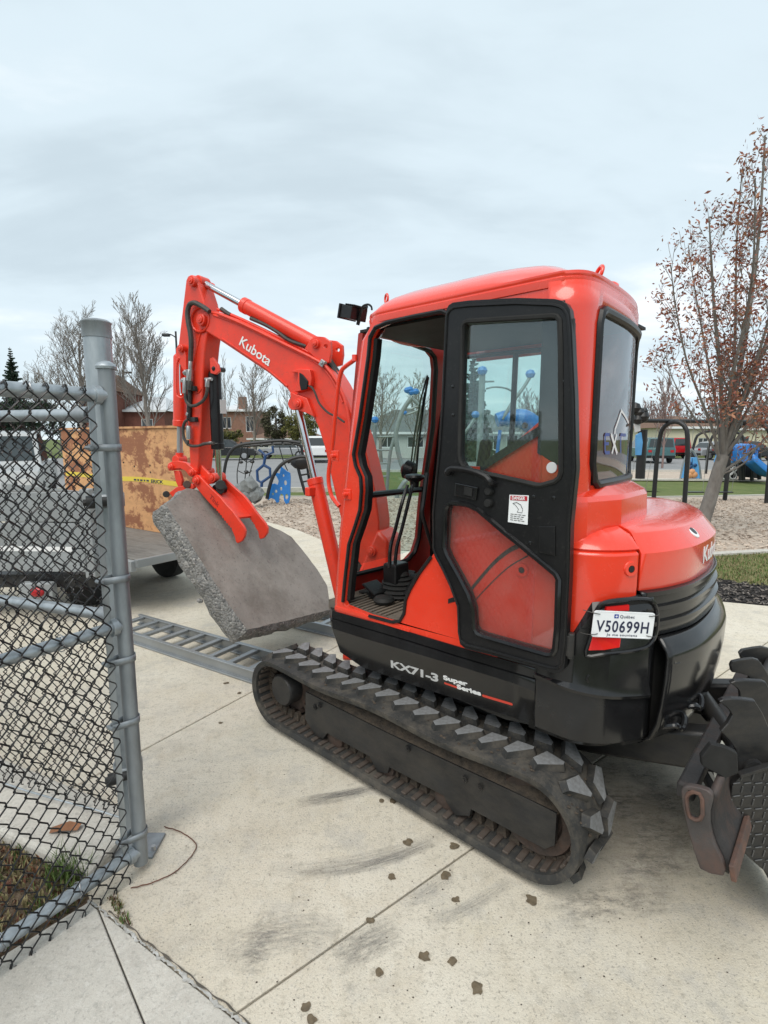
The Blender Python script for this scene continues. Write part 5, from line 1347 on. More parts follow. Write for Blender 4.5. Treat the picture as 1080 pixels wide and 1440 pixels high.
fit([(410, 740), (412, 690)], .016, 'steel'); fit([(400, 690), (440, 690)], .014, 'steel', .07); fit([(385, 1100), (440, 1092)], .012, 'steel', .10)
for x, y in ((320, 750), (325, 945)):
    q = LB(*px('u6', [(x, y)])[0], .09); MB().box(q, (.085, .03, .035)).build('hose_clamp', 'black_steel', arm, smooth=None, bevel=.004)
# thumb ram (black) in front of the arm's inner face
ram4 = ramB('thumb_ram', px('u6', [(458, 650)])[0], px('u6', [(490, 1385)])[0], px('u6', [(482, 1135)])[0], .046, .022, 'black_plastic', 'chrome', 0.0)
for o0, o1 in ((.06, .04), (-.04, -.06)):
    plateB('ram_lug', px('u6', [(425, 560), (445, 550), (480, 600), (488, 640), (465, 660), (430, 650)]), o0, o1, 'red_arm', arm, bevel=.004)
MB().box(LB(*px('u6', [(492, 865)])[0], .02) + V((-.045, 0, 0)), (.004, .05, .10)).build('ram_label', 'silver_print', ram4, smooth=None)
pinB('pivot_pin', *px('u6', [(450, 622)])[0], .062, -.05, .018, 'black_steel', arm)
# bucket link
for o0, o1 in ((.095, .065), (-.065, -.095)):
    plateB('bucket_link', px('s7', [(100, 66), (104, 48), (120, 38), (160, 32), (205, 42), (240, 70), (262, 92), (258, 112), (240, 124), (220, 116), (200, 88), (170, 74), (140, 76), (125, 88), (108, 88)]), o0, o1, 'red_arm', ex, bevel=.005)
    plateB('bucket_link', px('s7', [(135, 88), (165, 88), (182, 140), (180, 175), (160, 178), (148, 150)]), o0 * .9, o1 * .9, 'red_arm', ex, bevel=.005)
for x, y in ((116, 68), (232, 98)): pinB('pivot_pin', *px('s7', [(x, y)])[0], .115, -.115, .026, 'red_arm')
plateB('bucket_ear', px('s7', [(110, 212), (150, 180), (185, 172), (240, 160), (250, 185), (210, 215), (190, 225), (130, 236)]), .10, .07, 'red_arm', ex, bevel=.005)
MB().cyl(LB(*px('s7', [(95, 220)])[0], .12), LB(*px('s7', [(95, 220)])[0], -.12), .026).build('bucket_pin', 'black_steel', ex, smooth=40, bevel=.004)
MB().cyl(LB(*px('s7', [(212, 165)])[0], .12), LB(*px('s7', [(212, 165)])[0], -.12), .030).build('bucket_pin', 'rust', ex, smooth=40, bevel=.004)
# thumb: two serrated plates and a web
def serr(pts, n, d):
    out = []
    for a, b in zip(pts[:-1], pts[1:]):
        for i in range(n):
            f0, f1 = i / n, (i + .55) / n
            p = (a[0] + (b[0] - a[0]) * f0, a[1] + (b[1] - a[1]) * f0); q = (a[0] + (b[0] - a[0]) * f1, a[1] + (b[1] - a[1]) * f1)
            out += [p, (q[0] + d, q[1] - d * .25)]
    return out + [pts[-1]]
tA = [(238, 148), (240, 125), (258, 110), (282, 116), (300, 138), (350, 190), (395, 232), (430, 275), (470, 318), (500, 362), (528, 400), (540, 428), (536, 455), (522, 482), (497, 497), (486, 488), (480, 458)] + serr([(462, 418), (430, 382), (395, 335), (365, 300)], 3, 7) + [(330, 262), (300, 228), (262, 180)]
thumb = plateB('thumb', px('s7', tA), .100, .078, 'red_arm', ex, bevel=.004)
tB = [(380, 150), (384, 128), (405, 118), (430, 140), (480, 185), (530, 228), (565, 270), (600, 320), (628, 355), (652, 385), (664, 412), (662, 440), (645, 465), (624, 474), (616, 462), (612, 432)] + serr([(592, 400), (565, 362), (540, 330)], 3, 6) + [(500, 290), (450, 240), (400, 190)]
plateB('thumb', px('s7', tB), -.078, -.100, 'red_arm', ex, bevel=.004)
def l7(x, y, o): return LB(*px('s7', [(x, y)])[0], o)
MB().plate([l7(320, 190, .085), l7(400, 262, .085), l7(470, 345, .085), l7(488, 352, .085), l7(576, 342, -.085), l7(560, 326, -.085), l7(490, 236, -.085), l7(415, 165, -.085)], (l7(400, 300, 0) - l7(420, 250, 0)).normalized() * .016).build('thumb_web', 'red_arm', thumb, smooth=None, bevel=.003)
pinB('pivot_pin', *px('s7', [(260, 143)])[0], .120, -.115, .030, 'red_arm')
pinB('pivot_pin', *px('s7', [(350, 128)])[0], .06, -.06, .036, 'red_arm', thumb)
plateB('thumb_ear', px('s7', [(270, 60), (290, 55), (335, 105), (370, 130), (360, 160), (330, 165), (300, 130), (272, 95)]), .05, .03, 'red_arm', thumb, bevel=.005)
MB().cyl(l7(400, 168, .06), l7(400, 168, -.06), .038).cyl(l7(398, 198, .05), l7(398, 198, -.05), .030).build('ram_clevis', 'black_steel', thumb, smooth=40, bevel=.004)
text('weld_mark', 'Tink', 'red_dark', thumb, l7(335, 238, .1008), (l7(395, 305, .1) - l7(335, 238, .1)), BN.cross(l7(395, 305, .1) - l7(335, 238, .1)) * -1 if BN.cross(l7(395, 305, .1) - l7(335, 238, .1)).z < 0 else BN.cross(l7(395, 305, .1) - l7(335, 238, .1)), .05, .11, bold=.001)
# bucket shell behind the slab
SA = rad(50); SUP = BD * math.cos(SA) + UZ * math.sin(SA); SN = BD * -math.sin(SA) + UZ * math.cos(SA)
SP0 = BP0 + BD * 1.12 + UZ * .88
def LS(u, v, h=0.0):
    d = lray(u, v); p = SP0 + SN * h
    return CL + d * ((p - CL).dot(SN) / d.dot(SN))
def s2(a, b, h=0.0): return SP0 + BN * a + SUP * b + SN * h
prof = [(.46, -.152), (.45, -.22), (.40, -.30), (.30, -.36), (.14, -.37), (-.08, -.29), (-.28, -.165), (-.30, -.155)]
rows = [[s2(-.34, b, h) for b, h in prof], [s2(.02, b, h) for b, h in prof]]
bk = MB().grid(rows).build('bucket', 'black_steel', ex, smooth=40); solidify(bk, .02, 0)
for a_ in (-.345, .005): MB().plate([s2(a_, b, h) for b, h in prof], BN * .02).build('bucket_side', 'black_steel', bk, smooth=None, bevel=.004)
for k in range(4): MB().plate([s2(-.32 + .10 * k, -.28, -.158), s2(-.27 + .10 * k, -.28, -.158), s2(-.28 + .10 * k, -.40, -.156), s2(-.31 + .10 * k, -.40, -.156)], SN * -.02).build('bucket_tooth', 'rust', bk, smooth=None, bevel=.003)
# --- the broken slab held between bucket and thumb
slab_px = px('s7', [(95, 275), (135, 345), (200, 445), (270, 560), (350, 690), (430, 815), (500, 915), (550, 980), (600, 972), (680, 950), (760, 935), (850, 912), (940, 888), (1020, 868), (1010, 800), (1000, 735), (955, 660), (890, 570), (800, 460), (740, 425), (660, 390), (560, 330), (430, 262), (330, 215), (262, 195), (215, 186), (185, 205), (150, 240)])
def jag(pts, amp, n=6):
    out = []
    for i in range(len(pts)):
        a, b = pts[i], pts[(i + 1) % len(pts)]; k = max(1, int((b - a).length / .03))
        for j in range(k): out.append(a.lerp(b, j / k) + ((BN * R.gauss(0, 1) + SUP * R.gauss(0, 1)) * amp if j else V((0, 0, 0))))
    return out
face = [LS(u, v) for u, v in slab_px]
TH = .195
top = jag(face, .0016)
off = -SN * TH
cenS = sum(top, V((0, 0, 0))) / len(top)
side_px = {0: (35, 290)}
layers = [top]
for f, amp, grow in ((.05, .004, .008), (.2, .010, .022), (.42, .011, .026), (.65, .014, .020), (.85, .014, .010), (1.0, .012, -.012)):
    lay = []
    for p in top:
        d = (p - cenS).normalized(); q_ = p * 9 + V((f * 4, 0, 0)); w = amp * 1.6 * (mnoise.noise(q_) + .6 * mnoise.noise(q_ * 2.7) + .4 * mnoise.noise(q_ * 6))
        lay.append(p + off * f + d * (grow + w))
    layers.append(lay)
mb = MB(); mb.grid(layers, True)
n_t = len(top)
slab = mb.build('concrete_slab', 'broken_concrete', None, smooth=None)
slab.location = EXO; slab.rotation_euler = (0, 0, YAW)
tag(slab, 'thick broken grey concrete slab gripped under the red thumb', 'concrete slab')
vs2 = [tuple(p + SN * .0005) for p in top]
tf = pyd('worn_face', vs2, [tuple(t) for t in tessellate_polygon([[V(p) for p in vs2]])], 'slab_concrete', slab, None)
uf = pyd('under_face', [tuple(p) for p in layers[-1]], [tuple(t) for t in tessellate_polygon([layers[-1]])], 'broken_concrete', slab, None)
frag = MB().ball(LS(281, 845, -.13), .028, 6, (1.2, .7, .6))
frag.build('stone_chip', 'broken_concrete', slab, smooth=None)
# ---------------------------------------------------------------- gate, fence and posts (left)
def chainlink(mb, o_, d, L_, z0, z1, r=.0024, hd=.0275, hz=.035, n=4, sag=0):
    """woven wire: each strand zigzags down between two columns and hooks round its neighbours"""
    d = V(d).normalized(); nn = V((-d.y, d.x, 0)); cols = int(L_ / hd); rowsn = int((z1 - z0) / hz)
    for c in range(cols):
        pts = []
        for k in range(rowsn + 1):
            z = z1 - k * hz
            right = (k + c) % 2 == 0
            x = c * hd + (hd if right else 0)
            e = .004 if right else -.004
            w = .0022
            p = V(o_) + d * x + UZ * z + nn * (e * .6)
            inner = .80
            m_ = V(o_) + d * (c * hd + hd * .5) + UZ * z
            j = V((R.uniform(-w, w), R.uniform(-w, w), R.uniform(-w, w)))
            dx = d * (hd * .07 if right else -hd * .07)
            pts += [p + dx * .6 + nn * e + UZ * hz * .14 + j, p + dx + nn * -e * .2 + j, p + dx * .6 - nn * e - UZ * hz * .14 + j]
        # knuckled ends
        t = pts[0]; pts = [t + d * .012 + UZ * .004, t + d * .004 + UZ * .014] + pts
        b = pts[-1]; pts += [b + d * .006 - UZ * .016, b - d * .010 - UZ * .012]
        mb.tube(pts, r, n)
GP = V((*g2(199, 1222), 0)); 
ge = V((*g2(0, 1326, .085), 0)); gp0 = V((*g2(186, 1230, .085), 0))
gdir = (ge - GP); gdir.z = 0; gdir.normalize()
GLEN = 1.05
gate = thing('gate_leaf', 'galvanised pipe gate with black chain link swung open towards the viewer beside the thick post', 'gate', (0, 0, 0))
stile_b, stile_t = GP, GP + UZ * 1.895
def pipe(name, a, b, r, m, parent, n=18): return MB().cyl(a, b, r, n=n).build(name, m, parent, smooth=40)
pipe('gate_stile', stile_b + UZ * .03, stile_t, .0265, 'galvanised_old', gate)
MB().lathe(stile_t - UZ * .012, (0, 0, 1), [(.033, 0), (.034, .008), (.027, .018), (.012, .026), (.002, .028)], 20).build('stile_cap', 'galvanised', gate)
far_e = GP + gdir * GLEN
GZ = (.085, .985, 1.795)
for z, nm in zip(GZ, ('bottom_rail', 'middle_rail', 'top_rail')):
    rl = pipe(nm, GP + UZ * z, far_e + UZ * z, .0235 if nm != 'middle_rail' else .021, 'galvanised', gate)
    MB().cyl(GP + UZ * z + gdir * .028, GP + UZ * z + gdir * .05, .031).build('weld_collar', 'galvanised', rl, smooth=40)
pipe('gate_stile', far_e + UZ * .03, far_e + UZ * 1.85, .030, 'galvanised', gate)
tb = GP + gdir * .058
MB().box(tb + UZ * .93, (.020, .007, 1.72), Matrix.Rotation(math.atan2(gdir.y, gdir.x), 3, 'Z')).build('tension_bar', 'galvanised', gate, smooth=None)
for z in (.16, .62, .86, 1.16, 1.62):
    mb = MB(); nn = V((-gdir.y, gdir.x, 0))
    arc = [GP + V((math.cos(a), math.sin(a), 0)) * .0300 for a in [math.atan2(-gdir.y, -gdir.x) + rad(-115 + 230 * i / 12) for i in range(13)]]
    arc = [tb + gdir * .01 - nn * .0 + (arc[0] - GP) * .35] + arc + [tb + gdir * .01 + (arc[-1] - GP) * .35]
    if z in (.62, 1.16) or True:
        mb.grid([[p + UZ * (z - .012) for p in arc], [p + UZ * (z + .012) for p in arc]])
        o = mb.build('tension_band', 'galvanised_old', gate, smooth=60); solidify(o, .003, 0)
        MB().cyl(tb + gdir * .018 + UZ * z - nn * .018, tb + gdir * .018 + UZ * z + nn * .018, .007, n=8).build('band_bolt', 'galvanised_old', o, smooth=None)
mb = MB(); gnn = V((-gdir.y, gdir.x, 0)); gnn = gnn if gnn.dot(CAM - GP) > 0 else -gnn
chainlink(mb, tb + gdir * .004 + gnn * .030, gdir, GLEN - .06, .0, 1.80, r=.0027)
kind(mb.build('chain_link_mesh', 'vinyl_wire', gate, smooth=60, recalc=False), 'stuff')
for z in GZ:
    for s_ in (.22, .50, .78):
        c = GP + gdir * (s_ + R.uniform(-.04, .04)) + UZ * z
        MB().tube([c + (gnn * math.cos(a) + UZ * math.sin(a)) * .0275 + gdir * .004 * math.sin(a * 3) for a in [2 * math.pi * i / 14 for i in range(15)]] + [c + gnn * .036 + gdir * .012], .0019, 5).build('wire_tie', 'steel', gate)
# thick fence post standing behind the gate hinge
bp_top = W(139.5, 452, 1.99); bp_bot = V((*g2(170, 1198), 0))
BPp = V((bp_bot.x, bp_bot.y, 0)) 
BPp = V((bp_top.x - .012, 1.99, 0))
post_ = thing('fence_post', 'thick galvanised steel post with a dark band round its capped top', 'post', BPp)
MB().cyl((0, 0, -.02), (0, 0, bp_top.z - .055), .047, n=32).build('post_tube', 'galvanised', post_, smooth=40)
MB().lathe((0, 0, bp_top.z - .060), (0, 0, 1), [(.047, 0), (.0495, .001), (.0495, .050), (.051, .052), (.051, .057), (.042, .064), (.02, .068)], 32).build('post_cap', 'galvanised_old', post_, smooth=40)
MB().box((.05, -.05, .006), (.16, .13, .012)).build('base_plate', 'galvanised_old', post_, smooth=None, bevel=.003)
for dx, dy in ((.12, -.08), (-.06, -.09)): MB().cyl((dx, dy, .01), (dx, dy, .030), .009, n=6).build('anchor_bolt', 'steel', post_, smooth=None)
# hinges between post and gate
for z in (.32, 1.42):
    mb = MB(); c = BPp + UZ * z - EXO * 0
    arc = [V((math.cos(a), math.sin(a), 0)) * .0515 for a in [2 * math.pi * i / 24 for i in range(24)]]
    mb.grid([[p + UZ * (z - .025) for p in arc], [p + UZ * (z + .025) for p in arc]], True)
    hb = mb.build('hinge_band', 'galvanised_old', post_, smooth=60); solidify(hb, .006, 0)
    dloc = (GP + gdir * .02 - BPp); dloc.z = 0
    dl_ = dloc.normalized(); pr = V((-dl_.y, dl_.x, 0))
    MB().cyl(UZ * z + dl_ * .058 + pr * -.075, UZ * z + dl_ * .058 + pr * -.045, .024, n=20).cyl(UZ * z + dl_ * .058 - pr * .045, UZ * z + dl_ * .06 + pr * .02, .018, n=16).cyl(UZ * z + dl_ * .058 - pr * .085, UZ * z + dl_ * .058 - pr * .075, .013, n=6).box(UZ * z + dl_ * .058 + pr * .02, (.04, .04, .05)).build('hinge_barrel', 'black_steel', hb, smooth=40)
# fence panel running left from the post
fl0 = V((BPp.x, BPp.y, 0)); fl1 = V((*g2(0, 1107, .05), 0)); fdir = (fl1 - fl0).normalized()
fence = thing('chain_link_fence', 'black chain link fence panel with galvanised rails running left from the thick post', 'fence', (0, 0, 0))
FLEN = 3.2
for z, nm, s0 in ((1.74, 'top_rail', .10), (.96, 'middle_rail', .06)):
    pipe(nm, fl0 + fdir * s0 + UZ * z, fl0 + fdir * FLEN + UZ * z, .0235, 'galvanised', fence)
    MB().cyl(fl0 + fdir * (s0 - .04) + UZ * z, fl0 + fdir * (s0 + .03) + UZ * z, .030, n=18).build('rail_cup', 'galvanised_old', fence, smooth=40)
pipe('line_post', fl0 + fdir * 2.6 + V((0, .05, 0)), fl0 + fdir * 2.6 + V((0, .05, 1.82)), .030, 'galvanised', fence)
MB().tube([fl0 + fdir * s + UZ * (.075 + .004 * math.sin(s * 9)) for s in [i * .2 for i in range(17)]], .004, 6).build('tension_wire', 'galvanised', fence)
mb = MB(); nnf = V((-fdir.y, fdir.x, 0)); chainlink(mb, fl0 + fdir * .07 - nnf * .03, fdir, FLEN - .1, .06, 1.80, r=.0026, n=3)
kind(mb.build('chain_link_mesh', 'vinyl_wire', fence, smooth=60, recalc=False), 'stuff')

# ---------------------------------------------------------------- loading ramps and trailers
ra, rb = V((*g2(185.6, 888.6, .09), 0)), V((*g2(357.8, 942.8, .09), 0))
rdir = (rb - ra).normalized(); rn = V((-rdir.y, rdir.x, 0)); rn = rn if rn.y > 0 else -rn
def ramp(label, o_, L_, wd):
    t = thing('loading_ramp', label, 'ramp', o_, math.atan2(rdir.y, rdir.x), 'ladder ramps laid on the concrete')
    s = 1 if V((-rdir.y, rdir.x, 0)).dot(rn) > 0 else -1
    for y in (0, wd * s):
        MB().box((L_ / 2, y, .045), (L_, .012, .085)).box((L_ / 2, y, .009), (L_, .055, .012)).box((L_ / 2, y, .085), (L_, .032, .010)).build('side_rail', 'aluminium', t, smooth=None, bevel=.002, seg=1)
    k = int(L_ / .20); base = None
    for i in range(k):
        x = .06 + i * .20
        if base is None:
            base = MB().box((0, wd * s / 2, .070), (.046, wd - .02, .024)).build('rung', 'aluminium', t, smooth=None, bevel=.003, seg=1); base.location = (x, 0, 0)
        else: inst(base, 'rung', t, Matrix.Translation((x, 0, 0)))
    return t
rw_ = abs((V((*g2(400, 905, .05), 0)) - ra).dot(rn))
ramp('grey aluminium ladder ramp lying on concrete left of the front of the track', ra - rdir * .35, 2.15, .30)
q = V((*g2(455, 884, .05), 0)); ramp('grey ladder ramp mostly hidden behind the hanging broken slab', q - rdir * .9, 2.2, .30)
TA = V((-.83, .55, 0)).normalized(); TR = V((.55, .83, 0)).normalized()
T0 = V((*g2(213, 784, .55), 0)) 
tr = thing('flatbed_trailer', 'low flatbed trailer with worn grey deck and one dark wheel showing behind the slab', 'trailer', T0, math.atan2(TA.y, TA.x))
# local x = forward along the trailer, local y = its left (away from the near side is -y)
ys = 1 if V((-TA.y, TA.x, 0)).dot(TR) > 0 else -1
nb = 7; y0, y1 = -.16, 1.0
for i in range(nb):
    w = (y1 - y0) / nb; MB().box((1.65, ys * (y0 + w * (i + .5)), .545), (3.3, w - .006, .035)).build('deck_plank', 'wood_deck', tr, smooth=None, bevel=.003, seg=1)
MB().box((-.02, ys * (y0 + y1) / 2, .525), (.045, y1 - y0 + .02, .075)).build('rear_edge', 'aluminium', tr, smooth=None, bevel=.004)
MB().box((1.65, ys * (y1 + .02), .50), (3.3, .05, .10)).box((1.65, ys * (y0 - .02), .50), (3.3, .05, .10)).build('side_rail', 'trailer_grey', tr, smooth=None, bevel=.004)
for x in (.4, 1.2, 2.0, 2.8): MB().box((x, ys * .42, .47), (.06, 1.1, .08)).build('cross_member', 'black_steel', tr, smooth=None)
for y in (y1 - .08, y0 + .1):
    wl_ = MB().lathe((1.12, ys * y - .10, .30), (0, 1, 0), [(.14, 0), (.26, .005), (.295, .03), (.30, .10), (.295, .17), (.26, .195), (.14, .20)], 32).build('wheel', 'tyre', tr, smooth=40)
    MB().lathe((1.12, ys * y - .085, .30), (0, 1, 0), [(.04, 0), (.15, .01), (.16, .02), (.16, .14), (.15, .16), (.04, .17)], 24).build('rim', 'trailer_grey', wl_, smooth=40)
MB().box((1.12, ys * .42, .30), (.08, 1.0, .08)).build('axle', 'black_steel', tr, smooth=None)
# plywood sheets stood on the deck
a_, b_ = G(178, 741, .565), G(232, 750, .565)
pl0 = V((b_.x, b_.y, .565)); pdir = (V((a_.x, a_.y, 0)) - V((b_.x, b_.y, 0))).normalized()
ptop = W(235, 602, (b_.y)).z
ply = thing('plywood_box', 'stained orange plywood sides stood on the flatbed with yellow tape across them', 'plywood', pl0, math.atan2(pdir.y, pdir.x))
PHt = ptop - .565
pn_ = V((-pdir.y, pdir.x, 0)); psg = 1 if pn_.y > 0 else -1
for i, (x0, x1, dz) in enumerate(((-.55, 1.02, 0), (1.024, 2.25, -.015))):
    MB().box(((x0 + x1) / 2, 0, PHt / 2 + dz / 2), (x1 - x0, .019, PHt + dz)).build('plywood_sheet', 'plywood', ply, smooth=None, bevel=.0015, seg=1)
MB().box((2.255, psg * .4, PHt / 2), (.019, .78, PHt)).build('plywood_sheet', 'plywood', ply, smooth=None)
MB().box((.85, 0, PHt + .012), (2.8, .06, .024)).build('top_batten', 'plywood', ply, smooth=None)
for x, z in ((.20, .78), (.52, .76), (.2, .70), (.75, .80)): MB().cyl((x, -psg * .0095, z), (x, -psg * .012, z), .011, n=10).build('screw_hole', 'black_matte', ply, smooth=None)
tz = .565
tape = MB().grid([[V((x, -psg * .0115, .60 + .004 * x - .03 + .01 * math.sin(x * 4))) for x in [-.5 + .1 * i for i in range(28)]], [V((x, -psg * .0115, .60 + .004 * x + .025 + .01 * math.sin(x * 4))) for x in [-.5 + .1 * i for i in range(28)]]]).build('yellow_tape', 'tape_yellow', ply, smooth=None)
solidify(tape, .0012, 0)
text('tape_word', 'ERICK', 'plate_ink', tape, V((.20, -psg * .0135, .580)), V((-1, 0, 0)), UZ, .052, .24, bold=.0015, ext=.0003)
for k, w in enumerate((.05, .035, .05, .03, .05)): MB().box((.52 - .065 * k + .0, -psg * .0138, .600), (w, .0006, .020)).build('tape_print', 'plate_ink', tape, smooth=None)
# grey dump trailer seen through the mesh
c0 = V((-2.58, 4.58, 0)); gx = V((-1.0, .045, 0)).normalized(); gy = V((-.83, .55, 0)).normalized()
dt = thing('dump_trailer', 'grey panelled dump trailer with a white stripe and red tail light behind the fence', 'trailer', (0, 0, 0))
def gq(a, b, z): return c0 + gx * a + gy * b + UZ * z
zt, zb = W(60, 691, 4.6).z, W(60, 805, 4.6).z
zs = [zb, zb + (zt - zb) * .30, zb + (zt - zb) * .62, zt]
for z0_, z1_ in zip(zs[:-1], zs[1:]): MB().plate([gq(.06, 0, z0_ + .006), gq(1.9, 0, z0_ + .006), gq(1.9, 0, z1_ - .006), gq(.06, 0, z1_ - .006)], V((0, .03, 0))).build('tailgate_panel', 'trailer_grey', dt, smooth=None, bevel=.006)
MB().plate([gq(0, 0, zb - .05), gq(.09, 0, zb - .05), gq(.09, 0, zt + .02), gq(0, 0, zt + .02)], V((0, .10, 0))).build('corner_stake', 'trailer_grey', dt, smooth=None, bevel=.008)
MB().plate([gq(.04, .03, zb), gq(.04, 1.6, zb), gq(.04, 1.6, zt), gq(.04, .03, zt)], V((-.03, 0, 0))).build('side_wall', 'trailer_grey', dt, smooth=None)
sz = W(40, 772, 4.6).z
MB().plate([gq(.2, -.006, sz - .022), gq(1.9, -.006, sz - .022), gq(1.9, -.006, sz + .022), gq(.2, -.006, sz + .022)], V((0, .006, 0))).build('white_stripe', 'white_print', dt, smooth=None)
MB().plate([gq(.03, .02, zt + .0), gq(1.9, .02, zt), gq(1.9, .3, zt - .1), gq(.06, .4, zt - .1)], V((0, 0, -.03))).build('load_edge', 'wood_deck', dt, smooth=None)
lm = W(52, 833, 4.55)
hb_ = MB().box(lm + V((-.02, .05, -.0)), (.30, .08, .16)).build('light_housing', 'trailer_grey', dt, smooth=None, bevel=.01)
MB().ball(lm + V((0, -.0, 0)), .05, 12, (1.3, .5, .9)).build('tail_light', 'tail_red', hb_, smooth=60)
MB().box(c0 + V((-1.0, .35, zb - .10)), (1.9, .5, .12)).build('trailer_chassis', 'black_steel', dt, smooth=None)
for x in (-.38, -1.55):
    wl_ = MB().lathe(c0 + V((x + .12, .55, .26)), (-1, 0, 0), [(.12, 0), (.22, .005), (.255, .03), (.26, .12), (.255, .2), (.22, .22), (.12, .22)], 28).build('wheel', 'tyre', dt, smooth=40)
# ---------------------------------------------------------------- toothed grapple at the right edge
gr = thing('grapple_bucket', 'black steel toothed grapple with tread plate side at the right edge behind the blade', 'grapple', (0, 0, 0))
def TW(pts, Y): return [W(u, v, Y) for u, v in px('z4', pts)]
t1_ = [(445, 428), (468, 416), (520, 411), (580, 415), (648, 424), (690, 490), (725, 570), (760, 650), (790, 800), (700, 800), (560, 838), (552, 780), (540, 700), (500, 640), (455, 595), (495, 550), (520, 505), (505, 478), (478, 452)]
t2_ = [(508, 322), (535, 311), (590, 307), (690, 312), (712, 322), (740, 380), (770, 470), (800, 620), (700, 640), (600, 560), (566, 470), (565, 405), (562, 375), (545, 350)]
t3_ = [(508, 225), (518, 205), (560, 195), (640, 186), (670, 195), (700, 235), (730, 290), (760, 380), (760, 420), (680, 400), (620, 310), (612, 285), (560, 268), (516, 262)]
t4_ = [(558, 155), (575, 138), (640, 126), (690, 120), (730, 130), (760, 180), (790, 280), (770, 320), (700, 270), (690, 212), (640, 198), (572, 194)]
for Y, pts in ((1.58, t1_), (1.84, t2_), (2.10, t3_), (2.34, t4_)):
    MB().plate(TW(pts, Y), V((.006, .022, 0))).build('grapple_tooth', 'black_steel', gr, smooth=None, bevel=.003, seg=1)
tp = [(562, 852), (600, 836), (660, 815), (720, 800), (820, 790), (900, 900), (900, 1720), (720, 1395), (640, 1325), (590, 1275), (545, 1210), (510, 1130), (505, 1060), (512, 960), (518, 905)]
tread = MB().plate(TW(tp, 1.54), V((.008, .03, 0))).build('tread_plate', 'black_steel', gr, smooth=None, bevel=.004)
base = None
for r_ in range(15):
    for c_i in range(9):
        x, y = 512 + c_i * 62 + (31 if r_ % 2 else 0), 850 + r_ * 36
        if not in_poly(x, y, tp) or not in_poly(x + 14, y + 6, tp): continue
        p = W(*px('z4', [(x, y)])[0], 1.5385); a = 8 if r_ % 2 else 80
        M = Matrix.Translation(p) @ Matrix.Rotation(rad(-a), 4, 'Y')
        if base is None:
            base = MB().box((0, 0, 0), (.024, .004, .0045)).build('tread_bar', 'tread_steel', tread, smooth=None, bevel=.0015, seg=1); base.matrix_local = M
        else: inst(base, 'tread_bar', tread, M)
MB().plate(TW([(565, 842), (720, 796), (820, 780), (820, 800), (720, 812), (566, 860)], 1.525), V((0, .02, 0))).build('edge_bead', 'black_steel', gr, smooth=None, bevel=.003)
tpw = TW(tp, 1.54); GD = V((.20, .78, 0))
shell_ = [tpw[k] for k in (12, 11, 10, 9, 8, 7, 6)]
so_ = MB().grid([[p + V((.004, .015, 0)) for p in shell_], [p + GD * .5 for p in shell_], [p + GD for p in shell_]]).build('grapple_shell', 'black_steel', gr, smooth=40); solidify(so_, .012, 0)
MB().plate([p + GD for p in tpw], V((.006, .02, 0))).build('side_plate', 'black_steel', gr, smooth=None, bevel=.003)
MB().cyl(W(1062, 1085, 1.56), W(1062, 1085, 1.56) + GD, .032).build('grapple_beam', 'black_steel', gr, smooth=40)
bk_ = [(380, 500), (490, 478), (520, 520), (480, 570), (440, 560), (370, 540)]
MB().plate(TW(bk_, 2.0), V((.01, .06, 0))).build('grapple_bracket', 'black_steel', gr, smooth=None, bevel=.006)
MB().plate(TW([(345, 740), (400, 670), (490, 690), (550, 720), (555, 830), (480, 860), (350, 790)], 1.46), V((.006, .022, 0))).build('grapple_bracket', 'black_matte', gr, smooth=None, bevel=.003)
# ---------------------------------------------------------------- playground
def wt(name, view, pts, Y, r, m, parent, n=8, smooth_n=4, dy=0.0):
    q = [W(u, v, Y + dy * i) for i, (u, v) in enumerate(px(view, pts))]
    return MB().tube(cr(q, smooth_n) if smooth_n > 1 else q, r, n).build(name, m, parent)
ac = thing('arch_climber', 'black arched net climber with a navy hexagon hanging in it on the wood chips', 'climber')
wt('arch_pipe', 'r1', [(386, 1030), (390, 985), (402, 930), (430, 882), (475, 860), (560, 850), (660, 842), (750, 852)], 14.2, .042, 'play_black', ac)
wt('arch_pipe', 'r1', [(440, 872), (480, 868), (570, 862), (660, 856), (745, 862), (760, 900), (768, 960)], 15.2, .042, 'play_black', ac)
for x in (470, 505, 560, 615, 665, 710): wt('cross_bar', 'r1', [(x, 852), (x + 6, 866)], 14.2, .028, 'play_black', ac, smooth_n=1, dy=.9)
for pts in ([(475, 870), (462, 930), (450, 1000), (455, 1085)], [(545, 866), (530, 930), (508, 1010), (500, 1090)], [(470, 920), (500, 945), (535, 920)], [(455, 985), (490, 1000), (520, 985)], [(460, 1060), (482, 1075), (510, 1060)], [(500, 870), (495, 940), (490, 1000), (482, 1075)]):
    wt('net_rope', 'r1', pts, 14.4, .014, 'play_black', ac, 5)
for x, y in ((468, 945), (522, 943), (494, 990), (486, 1062), (510, 1070)): MB().ball(W(*px('r1', [(x, y)])[0], 14.35), .07, 8, (1, .7, .6)).build('climbing_hold', 'play_black', ac)
wt('hexagon_bar', 'r1', [(553, 885), (585, 912), (622, 897), (618, 868)], 14.2, .035, 'play_navy', ac, smooth_n=1)
wt('hexagon_bar', 'r1', [(585, 912), (577, 958), (545, 985), (548, 1030), (565, 1042), (608, 1012), (606, 975), (577, 958)], 14.2, .040, 'play_navy', ac, smooth_n=1)
wt('hexagon_bar', 'r1', [(568, 1040), (566, 1062)], 14.2, .04, 'play_navy', ac, smooth_n=1)
for pts in ([(650, 870), (670, 940), (690, 985)], [(700, 868), (720, 930), (745, 980)], [(735, 865), (748, 905), (768, 960)]): wt('net_rope', 'r1', pts, 15.0, .016, 'play_black', ac, 5)
bc = thing('blue_climber', 'low black arch climber with a bright blue cut-out climbing panel', 'climber')
